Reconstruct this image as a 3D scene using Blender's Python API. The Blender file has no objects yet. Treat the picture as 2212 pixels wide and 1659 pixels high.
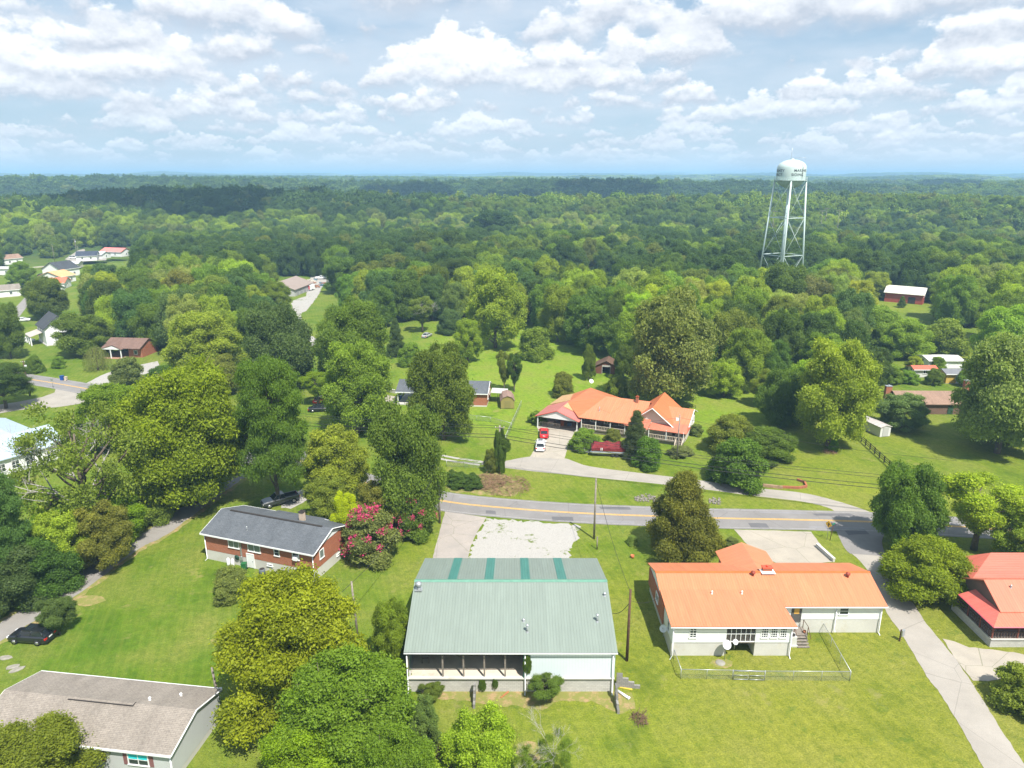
import bpy, math, random
import numpy as np
from mathutils import Vector, Matrix
R = math.radians
PI = math.pi
sc = bpy.context.scene
# ------------------------------------------------------------------ camera
HC = 50.0; FP = 1536.0; PIT = R(16.3)
cd = bpy.data.cameras.new("Camera"); cam = bpy.data.objects.new("Camera", cd); sc.collection.objects.link(cam)
cam.location = (0, 0, HC); cam.rotation_euler = (PI/2-PIT, 0, 0)
cd.sensor_width = 36; cd.lens = 36*FP/2212; cd.clip_start = 0.5; cd.clip_end = 60000
sc.camera = cam
# ------------------------------------------------------------------ light
SUN_AZ = math.atan2(0.5, -0.85); SUN_EL = R(57.5)
sdir = Vector((math.sin(SUN_AZ)*math.cos(SUN_EL), math.cos(SUN_AZ)*math.cos(SUN_EL), math.sin(SUN_EL)))
sl = bpy.data.lights.new("Sun", 'SUN'); sl.energy = 4.6; sl.angle = R(0.53); sl.color = (1, .95, .86)
so = bpy.data.objects.new("Sun", sl); sc.collection.objects.link(so)
so.rotation_euler = sdir.to_track_quat('Z', 'Y').to_euler(); so.location = (60, -100, 300)
sc.view_settings.view_transform = 'Standard'; sc.view_settings.look = 'None'
sc.view_settings.exposure = 0.92; sc.view_settings.gamma = 1.0
cy = sc.cycles
cy.max_bounces = 6; cy.diffuse_bounces = 4; cy.glossy_bounces = 2; cy.transmission_bounces = 3
cy.volume_bounces = 0; cy.transparent_max_bounces = 8
cy.use_denoising = True
try: cy.denoiser = 'OPENIMAGEDENOISE'; cy.denoising_input_passes = 'RGB_ALBEDO_NORMAL'; cy.denoising_prefilter = 'ACCURATE'
except Exception: pass
cy.sample_clamp_indirect = 4
# ------------------------------------------------------------------ world: Nishita sky and a field of cumulus seen from below
w = bpy.data.worlds.new("World"); sc.world = w; w.use_nodes = True
nt = w.node_tree; nt.nodes.clear()
class NG:
    """small helper for writing node maths"""
    def __init__(s, nt): s.nt = nt
    def n(s, t, **k):
        nd = s.nt.nodes.new(t)
        for a, b in k.items(): setattr(nd, a, b)
        return nd
    def put(s, sock, v):
        if isinstance(v, (int, float)): sock.default_value = v
        elif isinstance(v, (tuple, list)): sock.default_value = v if len(v) != 3 or sock.type == 'VECTOR' else (*v, 1)
        else: s.nt.links.new(v, sock)
    def m(s, op, a, b=None, c=None, clamp=False):
        nd = s.n('ShaderNodeMath', operation=op, use_clamp=clamp)
        s.put(nd.inputs[0], a)
        if b is not None: s.put(nd.inputs[1], b)
        if c is not None: s.put(nd.inputs[2], c)
        return nd.outputs[0]
    def mr(s, v, a, b, c=0., d=1., smooth=False):
        nd = s.n('ShaderNodeMapRange'); nd.clamp = True
        if smooth: nd.interpolation_type = 'SMOOTHSTEP'
        for i, x in enumerate((v, a, b, c, d)): s.put(nd.inputs[i], x)
        return nd.outputs[0]
    def mix(s, f, a, b, mode='MIX'):
        nd = s.n('ShaderNodeMix', data_type='RGBA', blend_type=mode)
        s.put(nd.inputs[0], f); s.put(nd.inputs[6], a); s.put(nd.inputs[7], b)
        return nd.outputs[2]
    def xyz(s, x, y, z):
        nd = s.n('ShaderNodeCombineXYZ')
        for i, v in enumerate((x, y, z)): s.put(nd.inputs[i], v)
        return nd.outputs[0]
    def sep(s, v):
        nd = s.n('ShaderNodeSeparateXYZ'); s.put(nd.inputs[0], v); return nd.outputs
    def noise(s, v, scale, detail=3, rough=.55, dim='3D'):
        nd = s.n('ShaderNodeTexNoise', noise_dimensions=dim)
        if v is not None: s.put(nd.inputs['Vector'], v)
        nd.inputs['Scale'].default_value = scale; nd.inputs['Detail'].default_value = detail; nd.inputs['Roughness'].default_value = rough
        return nd.outputs[0]
g = NG(nt)
sky = g.n('ShaderNodeTexSky', sky_type='NISHITA', sun_disc=False, sun_elevation=SUN_EL, sun_rotation=SUN_AZ)
sky.altitude = 300; sky.air_density = 1.0; sky.dust_density = 1.2
tc = g.n('ShaderNodeTexCoord')
X, Y, Z = g.sep(tc.outputs['Generated'])
el = g.m('MULTIPLY', g.m('ARCSINE', Z), 57.2958)                 # elevation in degrees
az = g.m('MULTIPLY', g.m('ARCTAN2', X, Y), 57.2958)              # bearing in degrees
blue = g.mix(g.mr(el, 0, 16, .85, .55), sky.outputs[0], g.mix(g.mr(el, 0, 14), (7.0, 8.9, 10.3), (4.7, 7.3, 10.2)))
skyc = blue
# thin grey-white layer behind the heaps
vn = g.noise(g.xyz(g.m('MULTIPLY', az, .045), g.m('MULTIPLY', el, .16), 5.5), 1.0, 5, .55)
skyc = g.mix(g.mr(vn, .36, .62, 0, .62, smooth=True), skyc, (9.0, 9.8, 10.9))
rows = [.9, 1.3, 1.8, 2.4, 3.1, 4.0, 5.1, 6.4, 8.0, 10.0, 12.4, 15.6, 21., 30.]
for k, e in enumerate(rows):
    h = .34*e+.25
    wob = g.noise(g.xyz(g.m('MULTIPLY', az, .30/h), 7.7*k+1.3, 0), 1.0, 2, .5)
    v = g.m('DIVIDE', g.m('SUBTRACT', el, g.m('MULTIPLY_ADD', g.m('SUBTRACT', wob, .5), .9*h, e)), h)
    cov = g.noise(g.xyz(g.m('MULTIPLY', az, .17/h), 3.1*k+20.7, 0), 1.0, 3, .55)
    hc = g.mr(cov, .41, .66, -.25, 1.6)
    q = g.xyz(g.m('MULTIPLY', az, .80/h), g.m('MULTIPLY', el, 1.15/h), 11.*k)
    nz = g.noise(q, 1.0, 7, .60)
    q2 = g.xyz(g.m('MULTIPLY', az, .80/h), g.m('MULTIPLY_ADD', el, 1.15/h, .22), 11.*k)
    nz2 = g.noise(q2, 1.0, 5, .60)
    nd = g.m('SUBTRACT', nz, .5)
    top = g.mr(g.m('SUBTRACT', g.m('MULTIPLY_ADD', nd, 2.5, hc), v), 0, .30, smooth=True)
    bot = g.mr(g.m('MULTIPLY_ADD', nd, 1.1, v), -.30, .16, smooth=True)
    d = g.m('MULTIPLY', g.m('MULTIPLY', top, bot), .97)
    rel = g.m('MULTIPLY_ADD', g.m('SUBTRACT', nz, nz2), 2.6, g.mr(v, -.12, .62, 0, .92))
    rel = g.m('MULTIPLY', rel, 1.0, clamp=True)
    far_ = max(0, min(1, (5.5-e)/5.)); 
    lo = tuple(a*(1-far_)+b*far_ for a, b in zip((6.9, 7.6, 8.8), (7.7, 8.8, 10.2)))
    hi = tuple(a*(1-far_)+b*far_ for a, b in zip((13.6, 13.7, 13.9), (11.6, 12.2, 12.9)))
    skyc = g.mix(g.m('MULTIPLY', d, 1-.45*far_), skyc, g.mix(rel, lo, hi))
fade = g.mr(el, .0, 2.4, .80, 0., smooth=True)
skyc = g.mix(fade, skyc, (8.2, 9.8, 11.1))
# upper sky, out of view, brightened to add fill light
skyc = g.mix(1.0, skyc, g.mix(g.mr(el, 14, 42, 0, 1, smooth=True), (1, 1, 1), (1.32, 1.30, 1.26)), 'MULTIPLY')
bg = g.n('ShaderNodeBackground'); g.put(bg.inputs[0], skyc); bg.inputs[1].default_value = 0.048
wo = g.n('ShaderNodeOutputWorld'); nt.links.new(bg.outputs[0], wo.inputs[0])

# ------------------------------------------------------------------ helpers
def P(x, y, z=0.0):
    """point of the plane at height z that stands at a place of the plan sheet"""
    dx, dy = x-1106, y-829.5
    t = (HC-z)/(FP*math.sin(PIT)+dy*math.cos(PIT))
    return Vector((t*dx, t*(FP*math.cos(PIT)-dy*math.sin(PIT)), z))
def proj(v):
    d = v[1]*math.cos(PIT)+(HC-v[2])*math.sin(PIT)
    return (1106+FP*v[0]/d, 829.5+FP*((HC-v[2])*math.cos(PIT)-v[1]*math.sin(PIT))/d, d)
COL = sc.collection
THINGS = []
def tag(o, label=None, cat=None, group=None, kind=None):
    if label: o["label"] = label
    if cat: o["category"] = cat
    if group: o["group"] = group
    if kind: o["kind"] = kind
    return o
def thing(name, label, cat, loc=(0, 0, 0), rz=0, group=None, scale=None):
    o = bpy.data.objects.new(name, None); COL.objects.link(o); o.location = loc; o.rotation_euler = (0, 0, rz)
    o.empty_display_size = .5
    if scale: o.scale = scale
    THINGS.append(o)
    return tag(o, label, cat, group)
class MB:
    def __init__(s): s.v = []; s.f = []; s.m = []; s.mi = 0; s.sm = []
    def add(s, vs, fs, smooth=False):
        b = len(s.v); s.v += [tuple(v) for v in vs]
        for f in fs: s.f.append(tuple(b+i for i in f)); s.m.append(s.mi); s.sm.append(smooth)
    def box(s, c, d, rz=0, tilt=0):
        x, y, z = [k/2 for k in d]; M = Matrix.Rotation(rz, 3, 'Z') @ Matrix.Rotation(tilt, 3, 'Y')
        vs = [M @ Vector((i*x, j*y, k*z))+Vector(c) for i in (-1, 1) for j in (-1, 1) for k in (-1, 1)]
        s.add(vs, [(0, 1, 3, 2), (4, 6, 7, 5), (0, 4, 5, 1), (2, 3, 7, 6), (0, 2, 6, 4), (1, 5, 7, 3)]); return s
    def prism(s, pts, ax, a, b):
        n = len(pts)
        if ax == 'x': f = lambda p, t: (t, p[0], p[1])
        elif ax == 'y': f = lambda p, t: (p[0], t, p[1])
        else: f = lambda p, t: (p[0], p[1], t)
        s.add([f(p, a) for p in pts]+[f(p, b) for p in pts],
              [tuple(range(n)), tuple(range(2*n-1, n-1, -1))]+[(i, (i+1) % n, n+(i+1) % n, n+i) for i in range(n)]); return s
    def tube(s, pts, r, n=8, cap=True, smooth=True):
        pts = [Vector(p) for p in pts]
        rs = r if isinstance(r, (list, tuple)) else [r]*len(pts)
        vs = []
        for i, p in enumerate(pts):
            d = (pts[min(i+1, len(pts)-1)]-pts[max(i-1, 0)]).normalized()
            a = d.cross(Vector((0, 0, 1)) if abs(d.z) < .9 else Vector((1, 0, 0))).normalized(); b = d.cross(a)
            vs += [p+(a*math.cos(2*PI*k/n)+b*math.sin(2*PI*k/n))*rs[i] for k in range(n)]
        fs = [(i*n+k, i*n+(k+1) % n, (i+1)*n+(k+1) % n, (i+1)*n+k) for i in range(len(pts)-1) for k in range(n)]
        if cap: fs += [tuple(range(n-1, -1, -1)), tuple(range((len(pts)-1)*n, len(pts)*n))]
        s.add(vs, fs, smooth); return s
    def lathe(s, prof, c=(0, 0, 0), n=32, ax='z', smooth=True):
        vs = []
        for r, h in prof:
            for k in range(n):
                a = 2*PI*k/n; q = (r*math.cos(a), r*math.sin(a), h)
                if ax == 'y': q = (q[0], q[2], q[1])
                if ax == 'x': q = (q[2], q[0], q[1])
                vs.append((q[0]+c[0], q[1]+c[1], q[2]+c[2]))
        s.add(vs, [(i*n+k, i*n+(k+1) % n, (i+1)*n+(k+1) % n, (i+1)*n+k) for i in range(len(prof)-1) for k in range(n)], smooth); return s
    def sheet(s, pts, z=None):
        s.add([(p[0], p[1], p[2] if z is None else z) for p in pts], [tuple(range(len(pts)))]); return s
    def slab(s, pts, th):
        """closed slab hanging th below the given surface outline"""
        n = len(pts)
        s.add([tuple(p) for p in pts]+[(p[0], p[1], p[2]-th) for p in pts],
              [tuple(range(n)), tuple(range(2*n-1, n-1, -1))]+[(i, n+i, n+(i+1) % n, (i+1) % n) for i in range(n)]); return s
    def build(s, name, mats, parent=None, label=None):
        me = bpy.data.meshes.new(name); me.from_pydata(s.v, [], s.f)
        for mm in (mats if isinstance(mats, (list, tuple)) else [mats]): me.materials.append(mm)
        me.polygons.foreach_set('material_index', s.m); me.polygons.foreach_set('use_smooth', s.sm)
        me.update()
        import bmesh
        bm = bmesh.new(); bm.from_mesh(me); bmesh.ops.recalc_face_normals(bm, faces=bm.faces)
        big = [f for f in bm.faces if len(f.verts) > 4]
        if big and len(big) < 400: bmesh.ops.triangulate(bm, faces=big)
        bm.to_mesh(me); bm.free()
        o = bpy.data.objects.new(name, me); COL.objects.link(o); o.parent = parent
        if label: o["label"] = label
        return o
def copy_tree(o, parent=None):
    c = o.copy(); COL.objects.link(c); c.parent = parent
    for ch in o.children: copy_tree(ch, c)
    return c
# ------------------------------------------------------------------ materials
MATS = {}
def newmat(name):
    m = bpy.data.materials.new(name); m.use_nodes = True; m.node_tree.nodes.clear()
    g = NG(m.node_tree); b = g.n('ShaderNodeBsdfPrincipled'); o = g.n('ShaderNodeOutputMaterial')
    g.nt.links.new(b.outputs[0], o.inputs[0]); b.inputs['Specular IOR Level'].default_value = .3
    return m, g, b, o
def ocoord(g): return g.n('ShaderNodeTexCoord').outputs['Object']
def bump(g, b, h, st=.4, dist=.05):
    n = g.n('ShaderNodeBump'); n.inputs['Strength'].default_value = st; n.inputs['Distance'].default_value = dist
    g.put(n.inputs['Height'], h); g.put(b.inputs['Normal'], n.outputs[0])
def mul(c, k): return tuple(min(1, x*k) for x in c)
def plain(name, c, rough=.6, metal=0, var=.12, sc_=1.5, spec=.3):
    """paint or wood with slight blotchy wear"""
    if name in MATS: return MATS[name]
    m, g, b, o = newmat(name)
    n = g.noise(ocoord(g), sc_, 5, .6)
    g.put(b.inputs['Base Color'], g.mix(g.mr(n, .3, .7), mul(c, 1-var), mul(c, 1+var)))
    b.inputs['Roughness'].default_value = rough; b.inputs['Metallic'].default_value = metal
    b.inputs['Specular IOR Level'].default_value = spec
    MATS[name] = m; return m
def metalroof(name, c, axis='x', pitch=.3, c2=None, dirt=.16, rough=.45):
    m, g, b, o = newmat(name)
    s = g.sep(ocoord(g)); a = s[0] if axis == 'x' else s[1]; oth = s[1] if axis == 'x' else s[0]
    fr = g.m('FRACT', g.m('DIVIDE', a, pitch))
    rib = g.mr(g.m('ABSOLUTE', g.m('SUBTRACT', fr, .5)), .34, .44)
    n = g.noise(g.xyz(g.m('MULTIPLY', a, 2.2), g.m('MULTIPLY', oth, .22), 0), 1.0, 5, .6)
    n2 = g.noise(ocoord(g), .35, 4, .6)
    pan = g.n('ShaderNodeTexWhiteNoise', noise_dimensions='1D'); g.put(pan.inputs['W'], g.m('FLOOR', g.m('DIVIDE', a, pitch*3)))
    cc = g.mix(g.mr(n, .3, .72), mul(c, 1-dirt), mul(c, 1+dirt*.6))
    cc = g.mix(g.m('MULTIPLY', g.mr(n2, .35, .7), .30), cc, c2 or mul(c, .8))
    cc = g.mix(g.mr(pan.outputs[0], 0, 1, 0, .14), cc, mul(c, .72))
    cc = g.mix(g.m('MULTIPLY', rib, .22), cc, mul(c, .50))
    g.put(b.inputs['Base Color'], cc); b.inputs['Roughness'].default_value = rough
    bump(g, b, rib, .5, .03)
    MATS[name] = m; return m
def shingle(name, c, c2):
    m, g, b, o = newmat(name)
    x, y, z = g.sep(ocoord(g))
    br = g.n('ShaderNodeTexBrick'); g.put(br.inputs['Vector'], g.xyz(x, y, 0)); br.inputs['Scale'].default_value = 1
    br.inputs['Brick Width'].default_value = .42; br.inputs['Row Height'].default_value = .16; br.inputs['Mortar Size'].default_value = .012
    g.put(br.inputs['Color1'], c); g.put(br.inputs['Color2'], c2); g.put(br.inputs['Mortar'], mul(c, .45))
    n = g.noise(g.xyz(x, g.m('MULTIPLY', y, .35), 0), .55, 5, .65)
    n3 = g.noise(ocoord(g), 6, 3, .7)
    cc = g.mix(g.mr(n, .35, .7), br.outputs[0], mul(c, .62))
    cc = g.mix(g.mr(n3, .35, .65, 0, .35), cc, mul(c2, 1.35))
    g.put(b.inputs['Base Color'], cc); b.inputs['Roughness'].default_value = .9
    bump(g, b, br.outputs[1], .5, .02)
    MATS[name] = m; return m
def brick(name, c, c2, mort, bw=.22, bh=.075, ms=.008):
    m, g, b, o = newmat(name)
    x, y, z = g.sep(ocoord(g))
    br = g.n('ShaderNodeTexBrick'); g.put(br.inputs['Vector'], g.xyz(g.m('ADD', x, y), z, 0)); br.inputs['Scale'].default_value = 1
    br.inputs['Brick Width'].default_value = bw; br.inputs['Row Height'].default_value = bh; br.inputs['Mortar Size'].default_value = ms
    g.put(br.inputs['Color1'], c); g.put(br.inputs['Color2'], c2); g.put(br.inputs['Mortar'], mort)
    n = g.noise(ocoord(g), .8, 5, .65)
    g.put(b.inputs['Base Color'], g.mix(g.mr(n, .4, .75, 0, .45), br.outputs[0], mul(c, .6)))
    b.inputs['Roughness'].default_value = .88; bump(g, b, br.outputs[1], .3, .01)
    MATS[name] = m; return m
def siding(name, c, pitch=.13, axis='z'):
    m, g, b, o = newmat(name)
    s = g.sep(ocoord(g)); a = s[{'x': 0, 'y': 1, 'z': 2}[axis]]
    fr = g.m('FRACT', g.m('DIVIDE', a, pitch)); ln = g.mr(fr, .0, .16, 1, 0)
    n = g.noise(ocoord(g), .9, 5, .6)
    cc = g.mix(g.mr(n, .4, .8, 0, .3), c, mul(c, .8))
    g.put(b.inputs['Base Color'], g.mix(g.m('MULTIPLY', ln, .3), cc, mul(c, .5)))
    b.inputs['Roughness'].default_value = .55; bump(g, b, fr, .25, .015)
    MATS[name] = m; return m
def concrete(name, c, c2, stain=(.20, .16, .10), crack=True, k=1.):
    m, g, b, o = newmat(name)
    v = ocoord(g)
    n = g.noise(v, .35, 6, .62); n2 = g.noise(v, 9, 3, .6); n3 = g.noise(v, .9, 5, .7)
    cc = g.mix(g.mr(n, .35, .68), c, c2)
    cc = g.mix(g.mr(n3, .55, .78, 0, .5*k), cc, stain)
    cc = g.mix(g.mr(n2, .3, .7, 0, .25), cc, mul(c, .75))
    if crack:
        vo = g.n('ShaderNodeTexVoronoi', feature='DISTANCE_TO_EDGE'); g.put(vo.inputs['Vector'], v); vo.inputs['Scale'].default_value = .17
        cc = g.mix(g.mr(vo.outputs[0], .0, .006, .7, 0), cc, (.10, .11, .05))
    g.put(b.inputs['Base Color'], cc); b.inputs['Roughness'].default_value = .9
    bump(g, b, n2, .2, .01)
    MATS[name] = m; return m
def glass(name, c=(.03, .04, .045), rough=.08):
    m, g, b, o = newmat(name); g.put(b.inputs['Base Color'], c); b.inputs['Roughness'].default_value = rough
    b.inputs['Specular IOR Level'].default_value = .7; MATS[name] = m; return m

white = plain('white_paint', (.72, .73, .73), .5, var=.05)
gutterm = plain('gutter_white', (.72, .74, .75), .4, var=.06)
galv = plain('galvanised', (.42, .44, .45), .4, .6)
darkint = plain('dark_inside', (.035, .03, .028), .9)
woodgrey = plain('weathered_wood', (.20, .175, .15), .9, var=.3, sc_=4)
woodpole = plain('pole_wood', (.23, .20, .17), .9, var=.3, sc_=3)
woodbrown = plain('creosote_wood', (.10, .055, .035), .85, var=.3, sc_=3)
blackwood = plain('black_fence_paint', (.025, .02, .018), .6)
bark = plain('bark', (.115, .09, .068), .95, var=.35, sc_=3)
deadbark = plain('dead_bark', (.33, .31, .29), .95, var=.3, sc_=3)
pane = glass('window_glass'); panelight = glass('window_glass_blinds', (.16, .19, .17), .15)
paneteal = glass('teal_curtain_glass', (.05, .50, .55), .3)
tyre = plain('tyre_rubber', (.02, .02, .02), .9)
rimm = plain('alloy_rim', (.5, .5, .52), .3, .8)
carglass = glass('car_glass', (.015, .02, .025), .05)
chromem = plain('chrome', (.6, .6, .6), .2, .9)
orange_roof = metalroof('orange_metal_roof', (.56, .20, .10), 'x', .30)
orange_roof_y = metalroof('orange_metal_roof_cross', (.56, .205, .105), 'y', .30)
hill_roof = metalroof('hill_house_orange_roof', (.56, .205, .105), 'x', .45)
hill_roof_y = metalroof('hill_house_orange_roof_cross', (.55, .165, .068), 'y', .45)
pink_roof = metalroof('faded_red_roof', (.46, .17, .145), 'x', .45)
pink_roof_y = metalroof('faded_red_roof_cross', (.46, .16, .135), 'y', .45)
salmon_roof = metalroof('salmon_metal_roof', (.55, .175, .11), 'x', .30)
salmon_roof_y = metalroof('salmon_metal_roof_cross', (.52, .14, .095), 'y', .30)
tan_roof = metalroof('tan_metal_roof', (.50, .31, .15), 'x', .45)
green_roof = metalroof('sage_green_roof', (.205, .245, .215), 'x', .30, dirt=.10)
teal_panel = metalroof('teal_roof_panel', (.06, .20, .17), 'x', .30)
grey_shingle = shingle('grey_shingles', (.085, .095, .11), (.125, .135, .15))
tan_shingle = shingle('tan_shingles', (.225, .195, .168), (.285, .25, .215))
brown_shingle = shingle('brown_shingles', (.26, .165, .12), (.32, .21, .155))
maroon_shingle = shingle('maroon_shingles', (.17, .105, .085), (.22, .14, .115))
navy_shingle = shingle('navy_shingles', (.04, .05, .075), (.06, .07, .10))
redbrick = brick('red_brick', (.40, .125, .058), (.30, .09, .042), (.30, .2, .15))
brownbrick = brick('brown_brick', (.17, .09, .06), (.12, .065, .045), (.2, .15, .12))
block = brick('concrete_block', (.47, .46, .43), (.40, .39, .365), (.30, .29, .27), .4, .2, .012)
found = concrete('foundation_block', (.54, .53, .49), (.45, .44, .41), (.40, .33, .19), crack=False)
whitesid = siding('white_siding', (.74, .75, .75))
greysid = siding('grey_siding', (.47, .485, .49), .14)
bluesid = siding('pale_vertical_siding', (.58, .65, .67), .30, 'x')
greensid = siding('green_corner_trim', (.06, .20, .14), .3)
slabm = concrete('slab_concrete', (.60, .52, .42), (.44, .39, .33), (.20, .165, .13), crack=False, k=1.4)
# ------------------------------------------------------------------ terrain
def vnoise(x, y, seed):
    xi = np.floor(x).astype(np.int64); yi = np.floor(y).astype(np.int64); fx = x-xi; fy = y-yi
    fx = fx*fx*(3-2*fx); fy = fy*fy*(3-2*fy)
    def h(a, b):
        n = (a*374761393+b*668265263+seed*69069) & 0x7fffffff
        n = ((n ^ (n >> 13))*1274126177) & 0x7fffffff
        return ((n ^ (n >> 16)) & 0xffff)/65535.
    return (h(xi, yi)*(1-fx)+h(xi+1, yi)*fx)*(1-fy)+(h(xi, yi+1)*(1-fx)+h(xi+1, yi+1)*fx)*fy
def fbm(x, y, seed, o=4):
    s = 0; a = .5; t = 0
    for k in range(o): s = s+a*vnoise(x*2**k+17*k, y*2**k+31*k, seed+k); t += a; a *= .5
    return s/t
def sstep(a, b, x): t = np.clip((x-a)/(b-a), 0, 1); return t*t*(3-2*t)
def hz(x, y):
    x = np.asarray(x, float); y = np.asarray(y, float); r = np.hypot(x, y)
    k = sstep(430, 950, r)
    gaus = lambda cx, cy, sx, sy, a: a*np.exp(-((x-cx)/sx)**2-((y-cy)/sy)**2)
    near = gaus(-310, 700, 190, 80, 20)+gaus(-620, 880, 260, 110, 22)-gaus(-300, 1010, 420, 170, 18)
    far = sstep(900, 9000, r)
    ph = (fbm(x/1300, y/2600, 5, 3)-.5)*9.5
    wave = np.sin(2*PI*np.log(np.maximum(r, 10)/640.)/.56+1.0+ph)
    roll = wave*(30+21*sstep(3500, 9000, r))+(fbm(x/700, y/420, 8, 3)-.5)*(26+20*sstep(1500, 8000, r))
    return k*(near+roll-5+far*17)
nr, na = 150, 320
rr = np.concatenate([[0], np.geomspace(12, 22000, nr-1)]); aa = np.linspace(0, 2*PI, na, endpoint=False)
RR, AA = np.meshgrid(rr[1:], aa, indexing='ij'); gx = (RR*np.cos(AA)).ravel(); gy = (RR*np.sin(AA)).ravel()
gz = hz(gx, gy)
V = np.vstack([[0, 0, 0], np.stack([gx, gy, gz], 1)])
F = [(0, 1+k, 1+(k+1) % na) for k in range(na)]
for i in range(nr-2):
    b0 = 1+i*na; b1 = b0+na
    F += [(b0+k, b1+k, b1+(k+1) % na, b0+(k+1) % na) for k in range(na)]
me = bpy.data.meshes.new("ground"); me.from_pydata(V.tolist(), [], F); me.update()
ground = bpy.data.objects.new("ground", me); COL.objects.link(ground); tag(ground, kind='structure')
me.polygons.foreach_set('use_smooth', [True]*len(me.polygons))
m, g, b, o = newmat('grass_ground')
v = ocoord(g); gx_, gy_, gz_ = g.sep(v)
n1 = g.noise(v, .022, 5, .6); n2 = g.noise(v, .12, 6, .62); n3 = g.noise(v, 1.3, 5, .7); n4 = g.noise(v, 6., 3, .7)
lush = (.105, .190, .012); yel = (.250, .285, .024); dry = (.32, .285, .080); dark = (.034, .080, .008)
cc = g.mix(g.mr(n1, .38, .62), lush, yel)
# the open lawn on the right is drier, the meadow up the hill is paler
right = g.mr(gx_, -5, 30, 0, 1, smooth=True); nearm = g.mr(gy_, 70, 100, 1, 0, smooth=True)
cc = g.mix(g.m('MULTIPLY', g.m('MULTIPLY', right, nearm), .62), cc, (.315, .285, .042))
left = g.mr(gx_, -30, -12, 1, 0, smooth=True)
cc = g.mix(g.m('MULTIPLY', left, .55), cc, (.090, .180, .011))
mead = g.m('MULTIPLY', g.mr(gy_, 118, 150, 0, 1, smooth=True), g.m('MULTIPLY', g.mr(gx_, -35, -15), g.mr(gx_, 45, 75, 1, 0)))
cc = g.mix(g.m('MULTIPLY', mead, .85), cc, (.235, .370, .024))
cc = g.mix(g.mr(n2, .42, .72, 0, .62), cc, dry)
cc = g.mix(g.mr(n2, .44, .30, 0, .55), cc, dark)
cc = g.mix(g.mr(n3, .34, .64, 0, .75), cc, g.mix(.6, cc, (.03, .065, .005)))
cc = g.mix(g.mr(n4, .38, .64, 0, .55), cc, mul(lush, .45))
n5 = g.noise(v, .55, 4, .7)
cc = g.mix(g.mr(n5, .66, .76, 0, .6), cc, (.36, .29, .12))
mow = g.n('ShaderNodeTexWave'); g.put(mow.inputs['Vector'], g.xyz(g.m('ADD', g.m('MULTIPLY', gx_, .93), g.m('MULTIPLY', gy_, .36)), 0, 0)); mow.inputs['Scale'].default_value = .28
mow.inputs['Distortion'].default_value = 1.2; mow.inputs['Detail'].default_value = 2
cc = g.mix(g.m('MULTIPLY', mow.outputs[1], .03), cc, (.26, .29, .05))
st1 = g.noise(g.xyz(g.m('MULTIPLY', g.m('ADD', g.m('MULTIPLY', gx_, .95), g.m('MULTIPLY', gy_, .31)), 1.9), g.m('MULTIPLY', gy_, .10), 0), 1.0, 4, .6)
cc = g.mix(g.mr(st1, .46, .62, 0, .10), cc, (.34, .33, .07))
cl = g.noise(v, .42, 5, .75); cc = g.mix(g.mr(cl, .57, .66, 0, .5), cc, (.045, .11, .012))
cl2 = g.noise(v, .21, 6, .7); cc = g.mix(g.mr(cl2, .60, .70, 0, .55), cc, (.33, .27, .10))
# far land is forest floor
dist = g.m('SQRT', g.m('ADD', g.m('MULTIPLY', gx_, gx_), g.m('MULTIPLY', gy_, gy_)))
nf = g.noise(v, .0035, 6, .65); nf2 = g.noise(v, .03, 5, .7)
fc = g.mix(g.mr(nf, .42, .6), (.018, .042, .016), (.07, .115, .028)); fc = g.mix(g.mr(nf2, .35, .65, 0, .7), fc, (.018, .038, .012))
cc = g.mix(g.mr(dist, 500, 640, 0, 1), cc, fc)
g.put(b.inputs['Base Color'], cc); b.inputs['Roughness'].default_value = .95; b.inputs['Specular IOR Level'].default_value = .1
bump(g, b, g.m('ADD', n4, g.m('MULTIPLY', n3, 1.5)), .9, .12)
me.materials.append(m)

def asphalt(name, c, line=False):
    m, g, b, o = newmat(name); v = ocoord(g)
    n = g.noise(v, .25, 6, .65); n2 = g.noise(v, 14, 3, .7); n3 = g.noise(v, 1.4, 5, .7)
    cc = g.mix(g.mr(n, .35, .7), c, mul(c, 1.28)); cc = g.mix(g.mr(n2, .3, .7, 0, .4), cc, mul(c, .7))
    cc = g.mix(g.mr(n3, .62, .76, 0, .4), cc, mul(c, .6))
    vo = g.n('ShaderNodeTexVoronoi', feature='DISTANCE_TO_EDGE'); g.put(vo.inputs['Vector'], g.mix(.12, v, g.noise(v, .5, 4))); vo.inputs['Scale'].default_value = .12
    cc = g.mix(g.mr(vo.outputs[0], 0, .005, .5, 0), cc, mul(c, .4))
    g.put(b.inputs['Base Color'], cc); b.inputs['Roughness'].default_value = .9; bump(g, b, n2, .2, .01); return m
asph = asphalt('asphalt', (.190, .180, .176)); asph2 = asphalt('worn_lane_asphalt', (.29, .265, .235)); asph3 = asphalt('old_lane_asphalt', (.22, .205, .19))
conc_drive = concrete('drive_concrete', (.37, .33, .275), (.30, .27, .23), (.21, .18, .14))
m, g, b, o = newmat('gravel'); v = ocoord(g); n = g.noise(v, .22, 6, .62); n2 = g.noise(v, 12, 3, .75); n3 = g.noise(v, .9, 6, .7)
cc = g.mix(g.mr(n2, .3, .7), (.20, .19, .18), (.46, .44, .41))
cc = g.mix(g.mr(g.m('ADD', g.m('MULTIPLY', n, .5), g.m('MULTIPLY', n3, .5)), .56, .60), cc, (.12, .15, .04))
g.put(b.inputs['Base Color'], cc); b.inputs['Roughness'].default_value = .95; bump(g, b, n2, .5, .03); gravelm = m
m, g, b, o = newmat('bare_dirt'); v = ocoord(g); n = g.noise(v, .9, 6, .7); n2 = g.noise(v, 7, 4, .7)
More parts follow.
